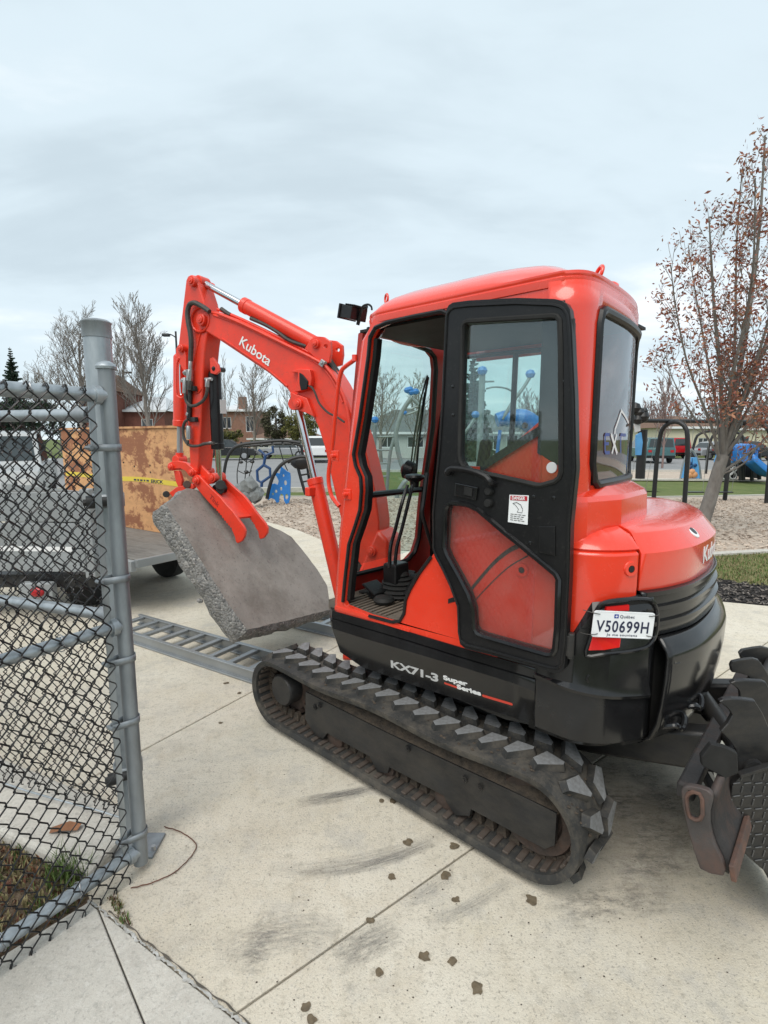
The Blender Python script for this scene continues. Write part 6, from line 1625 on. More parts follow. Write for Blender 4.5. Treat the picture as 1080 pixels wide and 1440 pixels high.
wt('arch_pipe', 'r1', [(592, 1118), (602, 1070), (622, 1010), (655, 962), (700, 932), (755, 918), (800, 926), (815, 960)], 13.2, .045, 'play_black', bc)
wt('arch_pipe', 'r1', [(690, 945), (740, 925), (790, 932), (812, 948)], 13.9, .045, 'play_black', bc)
wt('ladder_leg', 'r1', [(733, 945), (752, 1020), (775, 1098)], 13.5, .040, 'play_black', bc); wt('ladder_leg', 'r1', [(782, 940), (790, 1010), (802, 1085)], 13.7, .038, 'play_black', bc)
for k in range(4): wt('rung', 'r1', [(742 + 9 * k, 975 + 32 * k), (786 + 4 * k, 968 + 32 * k)], 13.6, .022, 'play_black', bc, smooth_n=1)
MB().ball(W(*px('r1', [(755, 945)])[0], 13.5), .24, 10, (1.2, .6, .8)).build('saddle_seat', 'play_black', bc)
po = [(622, 950), (640, 965), (662, 985), (690, 1000), (694, 1040), (692, 1110), (690, 1190), (680, 1228), (660, 1236), (645, 1210), (640, 1168), (622, 1155), (608, 1180), (606, 1222), (588, 1226), (572, 1200), (548, 1190), (522, 1206), (520, 1170), (535, 1130), (548, 1085), (575, 1080), (596, 1092), (604, 1060), (590, 1030), (578, 1014), (592, 1000), (612, 1004)]
ph = [[(636 + 12 * math.cos(a), 1082 + 16 * math.sin(a)) for a in [2 * math.pi * i / 8 for i in range(8)]] for _ in (0,)]
ph = [[(x0 + rx * math.cos(2 * math.pi * i / 8), y0 + ry * math.sin(2 * math.pi * i / 8)) for i in range(8)] for x0, y0, rx, ry in ((655, 1075, 12, 20), (622, 1120, 9, 14), (664, 1180, 13, 22), (584, 1140, 10, 13), (560, 1160, 7, 10), (640, 1020, 8, 10))]
MB().plate([W(u, v, 13.35) for u, v in px('u2', po)], V((0, .07, 0)), [[W(u, v, 13.35) for u, v in px('u2', h)] for h in ph]).build('climbing_panel', 'play_blue', bc, smooth=None, bevel=.012)
rk = thing('climbing_rock', 'rough grey climbing boulder on the wood chips behind the thumb plates', 'boulder')
mbk = MB()
for c, r in (((338, 690), .17), ((350, 684), .2), ((361, 696), .16), ((346, 700), .18)):
    p = W(*c, 12.6); n0 = len(mbk.v); mbk.ball(p, r, 9, (1, .8, 1.1))
    for i in range(n0, len(mbk.v)): mbk.v[i] = tuple(V(mbk.v[i]) + V((R.uniform(-.05, .05),) * 3))
mbk.build('boulder_body', 'rock_grey', rk, smooth=None)
# post frame with blue knobs seen through the windscreen
lc = thing('bar_climber', 'steel bar climber with blue knobs seen through the cab windscreen', 'climber')
def knob(u, v, Y, r, parent): 
    o = MB().ball(W(u, v, Y), r, 8, (1, 1, .9)).build('blue_knob', 'play_blue', parent, smooth=None); return o
wt('post', 's4', [(262, 540), (256, 780), (250, 1030)], 15.6, .055, 'play_steel', lc); knob(*px('s4', [(262, 500)])[0], 15.6, .115, lc)
wt('post', 's4', [(165, 530), (190, 680), (210, 860)], 16.6, .05, 'play_steel', lc); wt('post', 's4', [(410, 640), (375, 800), (350, 1120)], 15.8, .05, 'play_steel', lc)
for y in (630, 735, 838, 940): wt('cross_bar', 's4', [(180, y), (300, y + 3), (405 - (y - 630) * .12, y)], 15.8, .028, 'play_steel', lc, smooth_n=1)
wt('curved_post', 's4', [(545, 330), (490, 410), (445, 520), (425, 620), (440, 740), (470, 850), (515, 950), (480, 1000), (435, 1090), (428, 1255)], 14.8, .065, 'play_steel', lc)
wt('curved_post', 's4', [(545, 330), (600, 380), (640, 440)], 14.8, .05, 'play_steel', lc); wt('loop_bar', 's4', [(495, 415), (540, 418), (580, 400), (620, 390)], 14.8, .03, 'play_steel', lc); wt('loop_bar', 's4', [(495, 460), (540, 450), (600, 425)], 14.8, .03, 'play_steel', lc)
for x, y in ((515, 270), (545, 285), (580, 280), (535, 265)): knob(*px('s4', [(x, y)])[0], 14.8, .10, lc)
knob(*px('s4', [(495, 445)])[0], 14.8, .065, lc)
sd = thing('spinner_disc', 'pale blue spinning disc low on the wood chips seen under the windscreen bar', 'spinner')
MB().lathe(W(555, 716, 13.6), (0, 0, 1), [(.1, -.12), (.30, -.04), (.36, 0), (.34, .03), (.05, .02)], 24).build('disc', 'play_blue_pale', sd, smooth=50)
MB().cyl(W(555, 716, 13.6) - UZ * .3, W(555, 716, 13.6) - UZ * .05, .05).build('disc_stem', 'play_steel', sd)
kp = thing('knob_climber', 'steel climbing posts with blue knobs and a blue tube seen through the door window', 'climber')
wt('post', 'u4', [(350, 520), (335, 900), (320, 1330)], 17.5, .10, 'play_steel', kp, 12); knob(*px('u4', [(350, 488)])[0], 17.4, .17, kp)
wt('slant_post', 'u4', [(750, 545), (690, 640), (600, 760), (520, 900)], 17.0, .055, 'play_steel', kp); knob(*px('u4', [(755, 515)])[0], 17, .16, kp)
wt('slant_post', 'u4', [(285, 890), (240, 960), (150, 1080)], 16.5, .05, 'play_steel', kp); knob(*px('u4', [(292, 858)])[0], 16.5, .13, kp)
wt('leg', 'u4', [(500, 990), (480, 1150), (470, 1290)], 17.2, .06, 'play_blue', kp)
wt('cross_bar', 'u4', [(370, 580), (450, 578)], 17.5, .03, 'play_steel', kp, smooth_n=1)
wt('arch_bar', 'u4', [(380, 640), (460, 625), (560, 640), (640, 690)], 17.5, .03, 'play_steel', kp)
q = [W(u, v, 17.2) for u, v in px('u4', [(470, 905), (540, 890), (620, 890), (690, 895), (760, 935), (830, 1000), (880, 1070)])]
MB().tube(cr(q, 4), .30, 14, rr=[.22 + .10 * min(1, i / 12) for i in range(len(cr(q, 4)))]).build('tube_slide', 'play_blue', kp, smooth=50)
MB().cyl(W(*px('u4', [(708, 950)])[0], 16.86), W(*px('u4', [(708, 950)])[0], 16.95), .10, n=10).build('tube_window', 'play_black', kp)
# swing frame
def swing(name, label, pairs, ztop, r, beam, seats, group=None):
    t = thing(name, label, 'swing set', (0, 0, 0), 0, group)
    tops = []
    for (a, b) in pairs:
        a, b = V((*a, 0)), V((*b, 0)); c = (a + b) / 2; d = (b - a) / 2; tops.append(c)
        pts = [a, a * .97 + c * .03 + UZ * ztop * .6]
        for i in range(9):
            an = math.pi - math.pi * i / 8; pts.append(c + d * .86 * math.cos(an) + UZ * (ztop - .36 + .36 * math.sin(an)))
        pts += [b * .97 + c * .03 + UZ * ztop * .6, b]
        MB().tube(pts, r, 12).build('arch_leg', 'play_black', t)
    if beam:
        MB().cyl(V((*beam[0], ztop + .02)), V((*beam[1], ztop + .02)), r * .9).build('top_beam', 'play_black', t)
        for (u, v, Y) in seats:
            p = W(u, v, Y); s = MB().box(p, (.42, .16, .03)).build('swing_seat', 'play_black', t, smooth=None, bevel=.01)
            bx_ = V((p.x, 0, 0)); f = (p.x - beam[0][0]) / (beam[1][0] - beam[0][0]); yb = beam[0][1] + (beam[1][1] - beam[0][1]) * f
            for dx in (-.2, .2): MB().tube([p + V((dx, 0, 0)), V((p.x + dx * 1.1, yb, ztop))], .005, 4).build('chain', 'steel', s)
    return t
swing('swing_set', 'black steel swing set with arched legs in front of the grass strip', [((6.96, 13.5), (7.42, 12.9)), ((9.22, 14.15), (9.92, 13.55))], 2.07, .055, ((4.2, 12.6), (13.2, 14.9)), [(886 + 10, 694, 13.6), (977, 692, 13.7), (1018, 692, 14.0)])
swing('swing_set', 'smaller black swing arches behind the leaning tree trunk', [((14.2, 24.4), (15.6, 24.0)), ((15.4, 25.2), (16.9, 24.8))], 2.0, .06, None, [])
cpn = thing('climbing_wall', 'sky blue tapered climbing wall with navy and orange holds between the swing legs', 'climbing wall')
def U3(pts, Y): return [W(u, v, Y) for u, v in px('u3', pts)]
MB().plate(U3([(145, 868), (172, 740), (196, 648), (310, 642), (330, 740), (342, 872)], 21.2), V((0, .18, 0))).build('wall_panel', 'play_blue_pale', cpn, smooth=None, bevel=.01)
MB().plate(U3([(256, 648), (262, 648), (262, 870), (256, 870)], 21.19), V((0, .01, 0))).build('panel_joint', 'play_navy', cpn, smooth=None)
for x, y, m in ((238, 707, 'play_navy'), (290, 727, 'play_navy'), (236, 747, 'play_navy'), (255, 800, 'play_orange'), (280, 830, 'play_orange'), (230, 835, 'play_orange')): MB().ball(W(*px('u3', [(x, y)])[0], 21.15), .085 if m == 'play_navy' else .15, 8, (1, .4, .9)).build('climbing_hold', m, cpn)
for pts in ([(130, 880), (160, 730), (200, 610), (245, 555)], [(350, 880), (330, 720), (290, 610), (245, 555)]): wt('frame_pipe', 'u3', pts, 21.3, .05, 'play_steel', cpn)
ps = thing('play_tower', 'blue slide with hooded top on a dark play tower right of the tree', 'slide')
def W3(x, y, Y): return W(*px('u3', [(x, y)])[0], Y)
for x, y0_, y1_ in ((812, 520, 890), (905, 560, 895), (985, 540, 880), (780, 640, 890)): MB().cyl(W3(x, y0_, 20.6), W3(x, y1_, 20.6), .07).build('tower_post', 'play_black', ps)
MB().plate([W3(x, y, 20.8) for x, y in ((795, 740), (830, 700), (1000, 850), (960, 870), (800, 850))], V((0, .9, 0))).build('tower_deck', 'play_black', ps, smooth=None)
hd = [W3(x, y, 20.1) for x, y in ((825, 590), (830, 540), (850, 505), (890, 492), (940, 505), (985, 530), (1000, 555), (985, 570), (940, 545), (900, 545), (880, 575), (868, 600), (868, 690), (830, 690))]
MB().plate(hd, V((0, .7, 0))).build('slide_hood', 'play_blue', ps, smooth=None, bevel=.02)
MB().plate([W3(x, y, 20.4) for x, y in ((938, 550), (975, 550), (975, 690), (938, 680))], V((0, .3, 0))).build('hood_side', 'play_blue', ps, smooth=None, bevel=.02)
sl = []
for x, y in ((840, 665), (880, 700), (930, 745), (990, 795), (1040, 825), (1100, 840), (1160, 842)):
    p = W3(x, y, 20.0); sl.append([p + V((0, -.36, .24)), p + V((0, -.33, .02)), p + V((0, -.2, -.06)), p + V((0, .2, -.06)), p + V((0, .33, .02)), p + V((0, .36, .24))])
so = MB().grid(sl).build('slide_chute', 'play_blue', ps, smooth=50); solidify(so, .04, 0)
wn = thing('wheel_climber', 'dark play panel of grey rings beneath a blue roof beside the slide tower', 'play panel')
MB().plate([W3(x, y, 20.9) for x, y in ((570, 725), (745, 715), (750, 872), (590, 872))], V((0, .05, 0))).build('back_panel', 'play_black', wn, smooth=None)
for x, y, r_ in ((622, 840, .14), (668, 800, .12), (702, 840, .13), (640, 775, .10), (715, 770, .09), (590, 800, .1)):
    c = W3(x, y, 20.85); MB().tube([c + V((math.cos(a), 0, math.sin(a))) * r_ for a in [2 * math.pi * i / 16 for i in range(16)]], .025, 6, True).build('ring', 'silver_print', wn)
MB().plate([W3(x, y, 20.9) for x, y in ((590, 700), (640, 545), (660, 560), (735, 700))], V((0, .6, 0))).build('roof_panel', 'play_blue_pale', wn, smooth=None)
tp_ = thing('play_post', 'black play post with round black caps and a blue panel just right of the cab', 'play post')
MB().cyl(W(904, 604, 11.8), W(900, 673, 11.8), .10).build('post', 'play_black', tp_)
for u, v, r_ in ((893, 574, .13), (899, 580, .12), (904, 586, .14), (897, 590, .12), (906, 578, .08)): MB().ball(W(u, v, 11.7), r_, 9).build('post_cap', 'play_black', tp_)
MB().plate([W(u, v, 11.65) for u, v in ((895, 612), (902, 608), (904, 622), (902, 640), (895, 640))], V((0, .06, 0))).build('blue_panel', 'play_blue_pale', tp_, smooth=None)
MB().plate([W(u, v, 11.68) for u, v in ((892, 596), (900, 594), (901, 606), (893, 608))], V((0, .03, 0))).build('pale_panel', 'silver_print', tp_, smooth=None)

# ---------------------------------------------------------------- houses
def house(name, label, x0, x1, y, d, z0, eave, ridge, wallm, roofm, wins=(), chim=None, over=.35, door=None, group='houses beyond the parking lot', gable=False):
    t = thing(name, label, 'house', ((x0 + x1) / 2, y, z0), 0, group)
    hw = (x1 - x0) / 2; H = eave - z0; mb = MB()
    holes = [[V((wx - hw_ / 1, 0, wz)), V((wx + hw_, 0, wz)), V((wx + hw_, 0, wz + wh)), V((wx - hw_, 0, wz + wh))] for wx, wz, hw_, wh in wins]
    mb.plate([V((-hw, 0, 0)), V((hw, 0, 0)), V((hw, 0, H)), V((-hw, 0, H))], V((0, .2, 0)), holes)
    mb.box((-hw + .1, d / 2 + .1, H / 2), (.2, d - .2, H)).box((hw - .1, d / 2 + .1, H / 2), (.2, d - .2, H)).box((0, d - .1, H / 2), (2 * hw - .4, .2, H))
    w = mb.build('wall', wallm, t, smooth=None)
    for wx, wz, hw_, wh in wins:
        f = MB().plate([V((wx - hw_, .05, wz)), V((wx + hw_, .05, wz)), V((wx + hw_, .05, wz + wh)), V((wx - hw_, .05, wz + wh))], V((0, .06, 0)), [[V((wx - hw_ + .07, .05, wz + .07)), V((wx - .03, .05, wz + .07)), V((wx - .03, .05, wz + wh - .07)), V((wx - hw_ + .07, .05, wz + wh - .07))], [V((wx + .03, .05, wz + .07)), V((wx + hw_ - .07, .05, wz + .07)), V((wx + hw_ - .07, .05, wz + wh - .07)), V((wx + .03, .05, wz + wh - .07))]]).build('window', 'white_paint', t, smooth=None)
        MB().box((wx, .09, wz + wh / 2), (hw_ * 2 - .06, .02, wh - .06)).build('pane', 'window_dark', f, smooth=None)
    R_ = ridge - z0
    a, b, c, e = V((-hw - over, -over, H - .12)), V((hw + over, -over, H - .12)), V((hw + over, d + over, H - .12)), V((-hw - over, d + over, H - .12))
    hip = min(d / 2, hw) * (.0 if gable else .8)
    r0, r1 = V((-hw - over + hip, d / 2, R_)), V((hw + over - hip, d / 2, R_))
    rf = MB().add([a, b, c, e, r0, r1], [(0, 1, 5, 4), (1, 2, 5), (2, 3, 4, 5), (3, 0, 4), (3, 2, 1, 0)]).build('roof', roofm, t, smooth=None)
    MB().box((0, -over - .02, H - .13), (2 * hw + 2 * over, .06, .20)).build('fascia', 'white_paint', t, smooth=None)
    if chim: MB().box((chim[0], chim[1], (R_ + chim[2]) / 2), (.9, .7, R_ - chim[2] + 1.2)).build('chimney', wallm, rf, smooth=None)
    if door:
        MB().box((door, -.02, 1.05), (.95, .06, 2.1)).build('door', 'white_paint', t, smooth=None)
    return t
def hx(u, Y): return W(u, 620, Y).x
house('brick_house', 'red brick house with one white window above the plywood', hx(176, 50), hx(233, 50), 50, 7, 0, 4.35, 5.75, 'brick_wall', 'roof_snowy', [(.25, 2.35, .55, 1.15)])
house('brick_house', 'darker brick house end beside the gate post top, left of the white window', hx(128, 49), hx(170, 49), 48, 6, 0, 6.0, 7.6, 'brick_wall', 'roof_brown', [(-.2, 3.2, .5, 1.2)])
house('brick_house', 'two storey brick house with a chimney behind the black thumb ram', hx(308, 66), hx(360, 66), 66, 8, 0, 5.2, 6.2, 'brick_pale', 'roof_snowy', [(-1.3, 2.9, .6, 1.4), (1.6, 2.5, .5, 1.9), (-1.2, .7, .7, 1.2)], (.6, .8, 4.0))
house('garage_row', 'long low brown roofed garage behind the arch climber', hx(352, 62), hx(452, 62), 62, 6, 0, 1.75, 2.75, 'siding_white', 'roof_brown', [(-2.6, .6, .6, .8), (2.4, .6, .6, .8)])
house('bungalow', 'long pale bungalow with a wide grey roof seen through the cab windows', hx(500, 45), hx(742, 45), 45, 9, 0, 2.25, 4.3, 'siding_white', 'roof_grey', [(-4.6, .9, .7, .95), (-2.2, .9, .7, .95), (2.6, .7, .5, 1.25), (4.4, .7, .5, 1.25), (6, .7, .5, 1.25)], door=1.1)
house('cream_house', 'cream house with a brown roof between the swing arch and the leaning tree', hx(930, 52), hx(1008, 52), 52, 8, 0, 2.85, 4.0, 'siding_cream', 'roof_brown', [(-1.7, .85, .7, .9), (1.4, .85, .5, .9)])
house('brown_roof_house', 'low brown roofed house beyond the blue slide', hx(1022, 58), hx(1120, 58), 58, 8, 0, 2.8, 4.4, 'siding_cream', 'roof_brown', [(-2, .9, .7, 1), (1.5, .9, .7, 1)])

# ---------------------------------------------------------------- vehicles far off
def car(name, label, cat, at, rz, L_, H, Wd, body, shape='suv', group='vehicles in the parking lot'):
    t = thing(name, label, cat, at, rz, group)
    h = H; l = L_ / 2
    if shape == 'suv': low = [(-l, .35), (-l + .02, .75), (-l + .1, .95), (-.2 * l, 1.0), (l * .55, .98), (l * .95, .85), (l, .6), (l, .35)]; top = [(-l + .12, .95), (-l + .35, h * .97), (-.3 * l, h), (.18 * l, h * .97), (.52 * l, .97)]
    elif shape == 'pickup': low = [(-l, .45), (-l, 1.05), (-.15 * l, 1.08), (l * .6, 1.05), (l * .95, .95), (l, .65), (l, .42)]; top = [(-.20 * l, 1.06), (-.14 * l, h * .97), (.05 * l, h), (.28 * l, h * .97), (.55 * l, 1.04)]
    elif shape == 'van': low = [(-l, .35), (-l, 1.0), (0, 1.05), (l * .8, 1.0), (l, .75), (l, .35)]; top = [(-l + .02, 1.0), (-l + .06, h * .98), (0, h), (.5 * l, h * .97), (.85 * l, 1.0)]
    else: low = [(-l, .35), (-l + .05, .8), (-.6 * l, .9), (l * .5, .88), (l * .95, .72), (l, .5), (l, .32)]; top = [(-.65 * l, .88), (-.42 * l, h * .95), (-.1 * l, h), (.15 * l, h * .96), (.5 * l, .87)]
    w = Wd / 2
    mb = MB(); mb.plate([V((x, -w, z)) for x, z in low], V((0, Wd, 0)))
    a = [V((x, -w * .97, z)) for x, z in top]; mb.grid([[V((p.x, p.y + (p.z - top[0][1]) * .18, p.z)) for p in a], [V((p.x, -p.y - (p.z - top[0][1]) * .18, p.z)) for p in a]])
    for s in (-1, 1): mb.add([V((p.x, s * (w * .97 - (p.z - top[0][1]) * .18), p.z)) for p in a], [tuple(range(len(a)))])
    bo = mb.build('body', body, t, smooth=30, bevel=.04)
    for s in (-1, 1):
        ins = [p for p in a]; c = sum(ins, V((0, 0, 0))) / len(ins)
        q = [p.lerp(c, .16) for p in ins]
        MB().add([V((p.x, s * (w * .97 - (p.z - top[0][1]) * .18 + .012), p.z)) for p in q], [tuple(range(len(q)))]).build('side_window', 'car_glass', t, smooth=None)
    for i, nm in ((0, 'rear_window'), (len(a) - 2, 'windscreen')):
        p, q = a[i], a[i + 1]; d = (q - p); n = V((d.z, 0, -d.x)).normalized(); n = -n if n.z < 0 else n
        c = []
        for f, s in ((.12, 1), (.12, -1), (.88, -1), (.88, 1)):
            r_ = p.lerp(q, f); c.append(V((r_.x, s * (w * .86 - (r_.z - top[0][1]) * .18), r_.z)) + n * .012)
        MB().add(c, [(0, 1, 2, 3)]).build(nm, 'car_glass', t, smooth=None)
    for x in (-l * .62, l * .62):
        for s in (-1, 1):
            wo = MB().lathe((x, s * (w - .2), .34), (0, s, 0), [(.2, 0), (.33, .01), (.345, .04), (.345, .18), (.32, .215), (.2, .218)], 24).build('wheel', 'tyre', t, smooth=40)
            MB().lathe((x, s * (w - .2), .34), (0, s, 0), [(.03, .2), (.2, .21), (.21, .222), (.04, .228)], 16).build('rim', 'silver_car', wo, smooth=40)
    for s in (-1, 1):
        MB().box((-l - .005, s * w * .75, .82), (.03, .22, .16)).build('tail_light', 'tail_red', t, smooth=None)
        MB().box((l - .01, s * w * .72, .72), (.05, .28, .14)).build('headlight', 'silver_print', t, smooth=None)
    MB().box((-l - .01, 0, .45), (.08, Wd * .95, .16)).box((l + .01, 0, .45), (.08, Wd * .95, .16)).build('bumper', 'black_plastic', t, smooth=None, bevel=.02)
    return t
def gc(u, Y): return (hx(u, Y), Y, 0)
car('parked_suv', 'black parked car half hidden behind the black thumb ram', 'car', gc(318, 42), rad(10), 4.6, 1.62, 1.85, 'black_car', 'suv')
car('parked_pickup', 'white pickup truck parked beyond the chrome boom rod', 'truck', gc(446, 39), rad(95), 5.3, 1.85, 1.95, 'white_paint', 'pickup')
car('parked_car', 'grey car parked beneath the arch climber top', 'car', gc(398, 44.5), rad(185), 4.4, 1.42, 1.75, 'silver_car', 'sedan')
car('parked_van', 'teal van parked just right of the cab', 'van', gc(915, 38), rad(80), 4.7, 1.75, 1.85, 'teal_car', 'van')
car('parked_truck', 'red van parked beside the teal van left of the swing arch', 'van', gc(939, 46), rad(92), 4.4, 1.75, 1.6, 'tail_red', 'van')
car('parked_car', 'silver car parked behind the small swing arches', 'car', gc(1008, 43), rad(12), 4.4, 1.45, 1.75, 'silver_car', 'sedan')
car('parked_car', 'dark car parked behind the leaning tree trunk', 'car', gc(1050, 41), rad(8), 4.4, 1.5, 1.75, 'black_car', 'suv')
car('parked_pickup', 'pale pickup truck parked behind the fence left of the plywood', 'truck', (hx(2, 13.5), 13.5, 0), rad(-62), 5.4, 1.85, 1.95, 'pale_paint', 'pickup')

# ---------------------------------------------------------------- street lamps
def lamp(label, u, vtop, Y, side, arm=1.5, head=.6):
    p = W(u, vtop, Y); t = thing('street_lamp', label, 'street lamp', (p.x, Y, 0), 0, 'lamps over the parking lot')
    MB().cyl((0, 0, 0), (0, 0, p.z), .085, .055, n=10).build('pole', 'lamp_metal', t)
    MB().tube([V((0, 0, p.z - .35)), V((side * arm * .5, 0, p.z - .22)), V((side * arm, 0, p.z - .15))], .035, 6).build('arm', 'lamp_metal', t)
    MB().box((side * (arm + head / 2), 0, p.z - .2), (head, .3, .16)).build('lamp_head', 'lamp_metal', t, smooth=None, bevel=.05)
lamp('black street lamp rising just left of the red arm', 247, 466, 31, -1, .35, .42)
lamp('small street lamp standing above the garage row', 397, 573, 66, -1, .5, .9)
lamp('thin street lamp beside the top of the gate post', 172, 521, 52, 1, .3, .6)

# ---------------------------------------------------------------- trees
def grow(seed, H, spread, up, rad0, kids, twig_r, forks=1, lean=V((0, 0, 0)), tropism=.10, t0=.18, dens=1.0, lv=3):
    r_ = random.Random(seed); tr_, cw = MB(), MB(); tips = []
    def branch(p, d, L_, r0, lvl, target):
        n = 5 if lvl < 2 else 3; pts = [p]; rr = [r0]; q = p; dd = d
        for i in range(n):
            dd = (dd + V((r_.gauss(0, .10), r_.gauss(0, .10), r_.gauss(0, .06))) * (1 if lvl else .5) + UZ * tropism * (1.2 if lvl == 1 else .7)).normalized()
            q = q + dd * (L_ / n); pts.append(q); rr.append(max(twig_r, r0 * (1 - .78 * (i + 1) / n)))
        target.tube(pts, r0, (7 if lvl == 0 else 5 if lvl == 1 else 3), rr=rr)
        if lvl >= lv: tips.append((pts[-1], dd)); tips.append((pts[-2], dd)); return
        k = int(kids[lvl] * dens)
        for j in range(k):
            f = (t0 if lvl == 0 else .22) + (1 - (t0 if lvl == 0 else .22)) * (j + r_.random()) / k
            i = min(int(f * n), n - 1); b = pts[i].lerp(pts[i + 1], f * n - i); ax = (pts[i + 1] - pts[i]).normalized()
            side = ax.orthogonal().normalized(); side = Matrix.Rotation(r_.uniform(0, 2 * math.pi) if lvl else 2.4 * j + r_.uniform(-.4, .4), 3, ax) @ side
            an = spread * r_.uniform(.7, 1.25) * (1 if lvl else 1.0)
            nd = (ax * math.cos(an) + side * math.sin(an) + UZ * up * .3).normalized()
            ll = L_ * (.62 if lvl == 0 else .52) * (1 - .55 * f) * r_.uniform(.75, 1.2)
            branch(b, nd, ll, max(twig_r, rr[i] * .5 * (1 if lvl else .8)), lvl + 1, cw if lvl >= 0 else target)
        tips.append((pts[-1], dd))
    for k in range(forks): branch(V((0, 0, 0)), (UZ + lean + V((r_.gauss(0, .08), r_.gauss(0, .08), 0)) * (k > 0)).normalized(), H, rad0, 0, tr_)
    return tr_, cw, tips
def bare_tree(name, label, u, Y, vtop, seed, spread=.75, m='bark_far', kids=(16, 8, 5), rad0=.2, tw=.014, group='bare trees beyond the parking lot', dens=1.0, up=1.0, t0=.18):
    H = W(u, vtop, Y).z * .80; t = thing(name, label, 'tree', (hx(u, Y), Y, 0), 0, group)
    a, b, _ = grow(seed, H, spread, up, rad0 * .72, kids, tw, dens=dens, t0=t0)
    a.build('trunk', m, t, smooth=60, recalc=False); b.build('crown', m, t, smooth=None, recalc=False)
    return t
bare_tree('bare_tree', 'wide bare tree behind the thick post top', 118, 46, 428, 3, .95, 'bark_pale', (24, 12, 7), .34, .012)
bare_tree('bare_tree', 'tall bare tree between the gate post and the red arm', 212, 44, 424, 5, .62, 'bark_pale', (24, 12, 7), .30, .012)
bare_tree('bare_tree', 'thin bare tree right behind the gate stile', 172, 50, 448, 8, .6, 'bark_pale', (16, 8, 5), .22, .013)
bare_tree('bare_tree', 'rounded bare tree framed between the red arm and boom', 357, 52, 510, 11, .7, 'bark_pale', (20, 9, 6), .24, .013)
bare_tree('bare_tree', 'slim bare tree just right of the black thumb ram', 322, 60, 505, 13, .4, 'bark_pale', (12, 6, 4), .14, .012)
bare_tree('bare_tree', 'slim bare tree under the bend of the boom', 411, 58, 520, 17, .5, 'bark_pale', (13, 7, 5), .15, .012)
bare_tree('bare_tree', 'wide bare tree in front of the bungalow seen through the windscreen', 536, 36, 512, 19, .9, 'bark_pale', (20, 9, 5), .18, .010)
bare_tree('bare_tree', 'second bare tree seen at the right of the windscreen', 586, 40, 522, 23, .8, 'bark_pale', (18, 9, 5), .18, .010)
for i, (u, v) in enumerate(((742, 548), (762, 556), (784, 545), (806, 560))): bare_tree('bare_tree', ('bushy bare tree leftmost of the clump in the door window', 'second bare tree of the clump in the door window', 'third and tallest bare tree of the clump in the door window', 'bare tree hidden by the rear edge of the door')[i], u, 42 + i, v, 31 + i, .6, 'bark_far', (18, 9, 5), .14, .012)
bare_tree('budding_tree', 'slim reddish budding tree behind the swing arch', 934, 30, 527, 41, .45, 'bark_red', (16, 8, 5), .09, .010)
for i, (u, v, Y) in enumerate(((905, 562, 60), (925, 556, 62), (952, 560, 64), (975, 572, 60), (1000, 568, 66), (1030, 560, 64), (1062, 556, 62), (1092, 552, 60))):
    bare_tree('bare_tree', ('reddish bare tree nearest the cab right edge', 'reddish bare tree behind the slim budding tree', 'bare tree above the cream house left end', 'low bare tree above the cream house roof', 'bare tree directly behind the leaning trunk', 'bare tree above the blue slide hood', 'bare tree at the far right behind the branches', 'bare tree at the right frame edge')[i], u, Y, v, 51 + i, .7, 'bark_red' if i < 3 else 'bark_far', (16, 8, 5), .16, .017)
for i, (u, v, Y) in enumerate(((55, 520, 70), (85, 512, 72), (280, 560, 80), (335, 575, 85), (440, 560, 80))):
    bare_tree('bare_tree', ('faint bare tree left of the wide bare tree', 'faint bare tree just left of the thick post', 'distant bare tree behind the red arm', 'distant bare tree above the two storey brick house', 'distant bare tree behind the boom ram')[i], u, Y, v, 71 + i, .7, 'bark_pale', (14, 8, 5), .16, .018)
def conifer(name, label, u, Y, vtop, wpx, m, group='evergreens', dens=900):
    H = W(u, vtop, Y).z; Wd = wpx / FOC * Y / 2; t = thing(name, label, 'tree', (hx(u, Y), Y, 0), 0, group); r_ = random.Random(u)
    MB().cyl((0, 0, 0), (0, 0, H), .16, .02, n=8).build('trunk', 'bark_far', t)
    mb = MB(); n = 44
    for k in range(n):
        f = k / n; z = H * (.08 + .92 * f); R0 = Wd * (1 - f) ** .85 * r_.uniform(.8, 1.15)
        for j in range(max(4, int(11 * (1 - f)) + 3)):
            a = r_.uniform(0, 2 * math.pi); L_ = R0 * r_.uniform(.6, 1.1) + .08; d = V((math.cos(a), math.sin(a), -.35 + .6 * f)); s = V((-math.sin(a), math.cos(a), 0)); p = V((0, 0, z))
            for q in range(5):
                c = p + d * L_ * (q + 1) / 5 + V((0, 0, -.05 * L_ * math.sin(q))); w = L_ * .30 * (1.2 - q / 5) + .07
                tl = UZ * w * r_.uniform(-.9, .9); mb.add([c - d * L_ * .18, c + s * w - UZ * .06 * L_ + tl, c + d * L_ * .1, c - s * w - UZ * .06 * L_ - tl], [(0, 1, 2, 3)]); mb.add([c - d * L_ * .15 + UZ * w * .7, c + d * L_ * .1 + UZ * w * .4, c + d * L_ * .12 - UZ * w * .6, c - d * L_ * .1 - UZ * w * .5], [(0, 1, 2, 3)])
    mb.build('crown', m, t, smooth=None, recalc=False); return t
conifer('spruce_tree', 'dark pointed spruce above the fence top rail at the left edge', 26, 58, 488, 46, 'needle')
conifer('spruce_tree', 'second dark spruce at the very left edge', -8, 60, 500, 44, 'needle')
conifer('spruce_tree', 'green spruce seen at the left of the door window', 664, 40, 500, 62, 'needle')
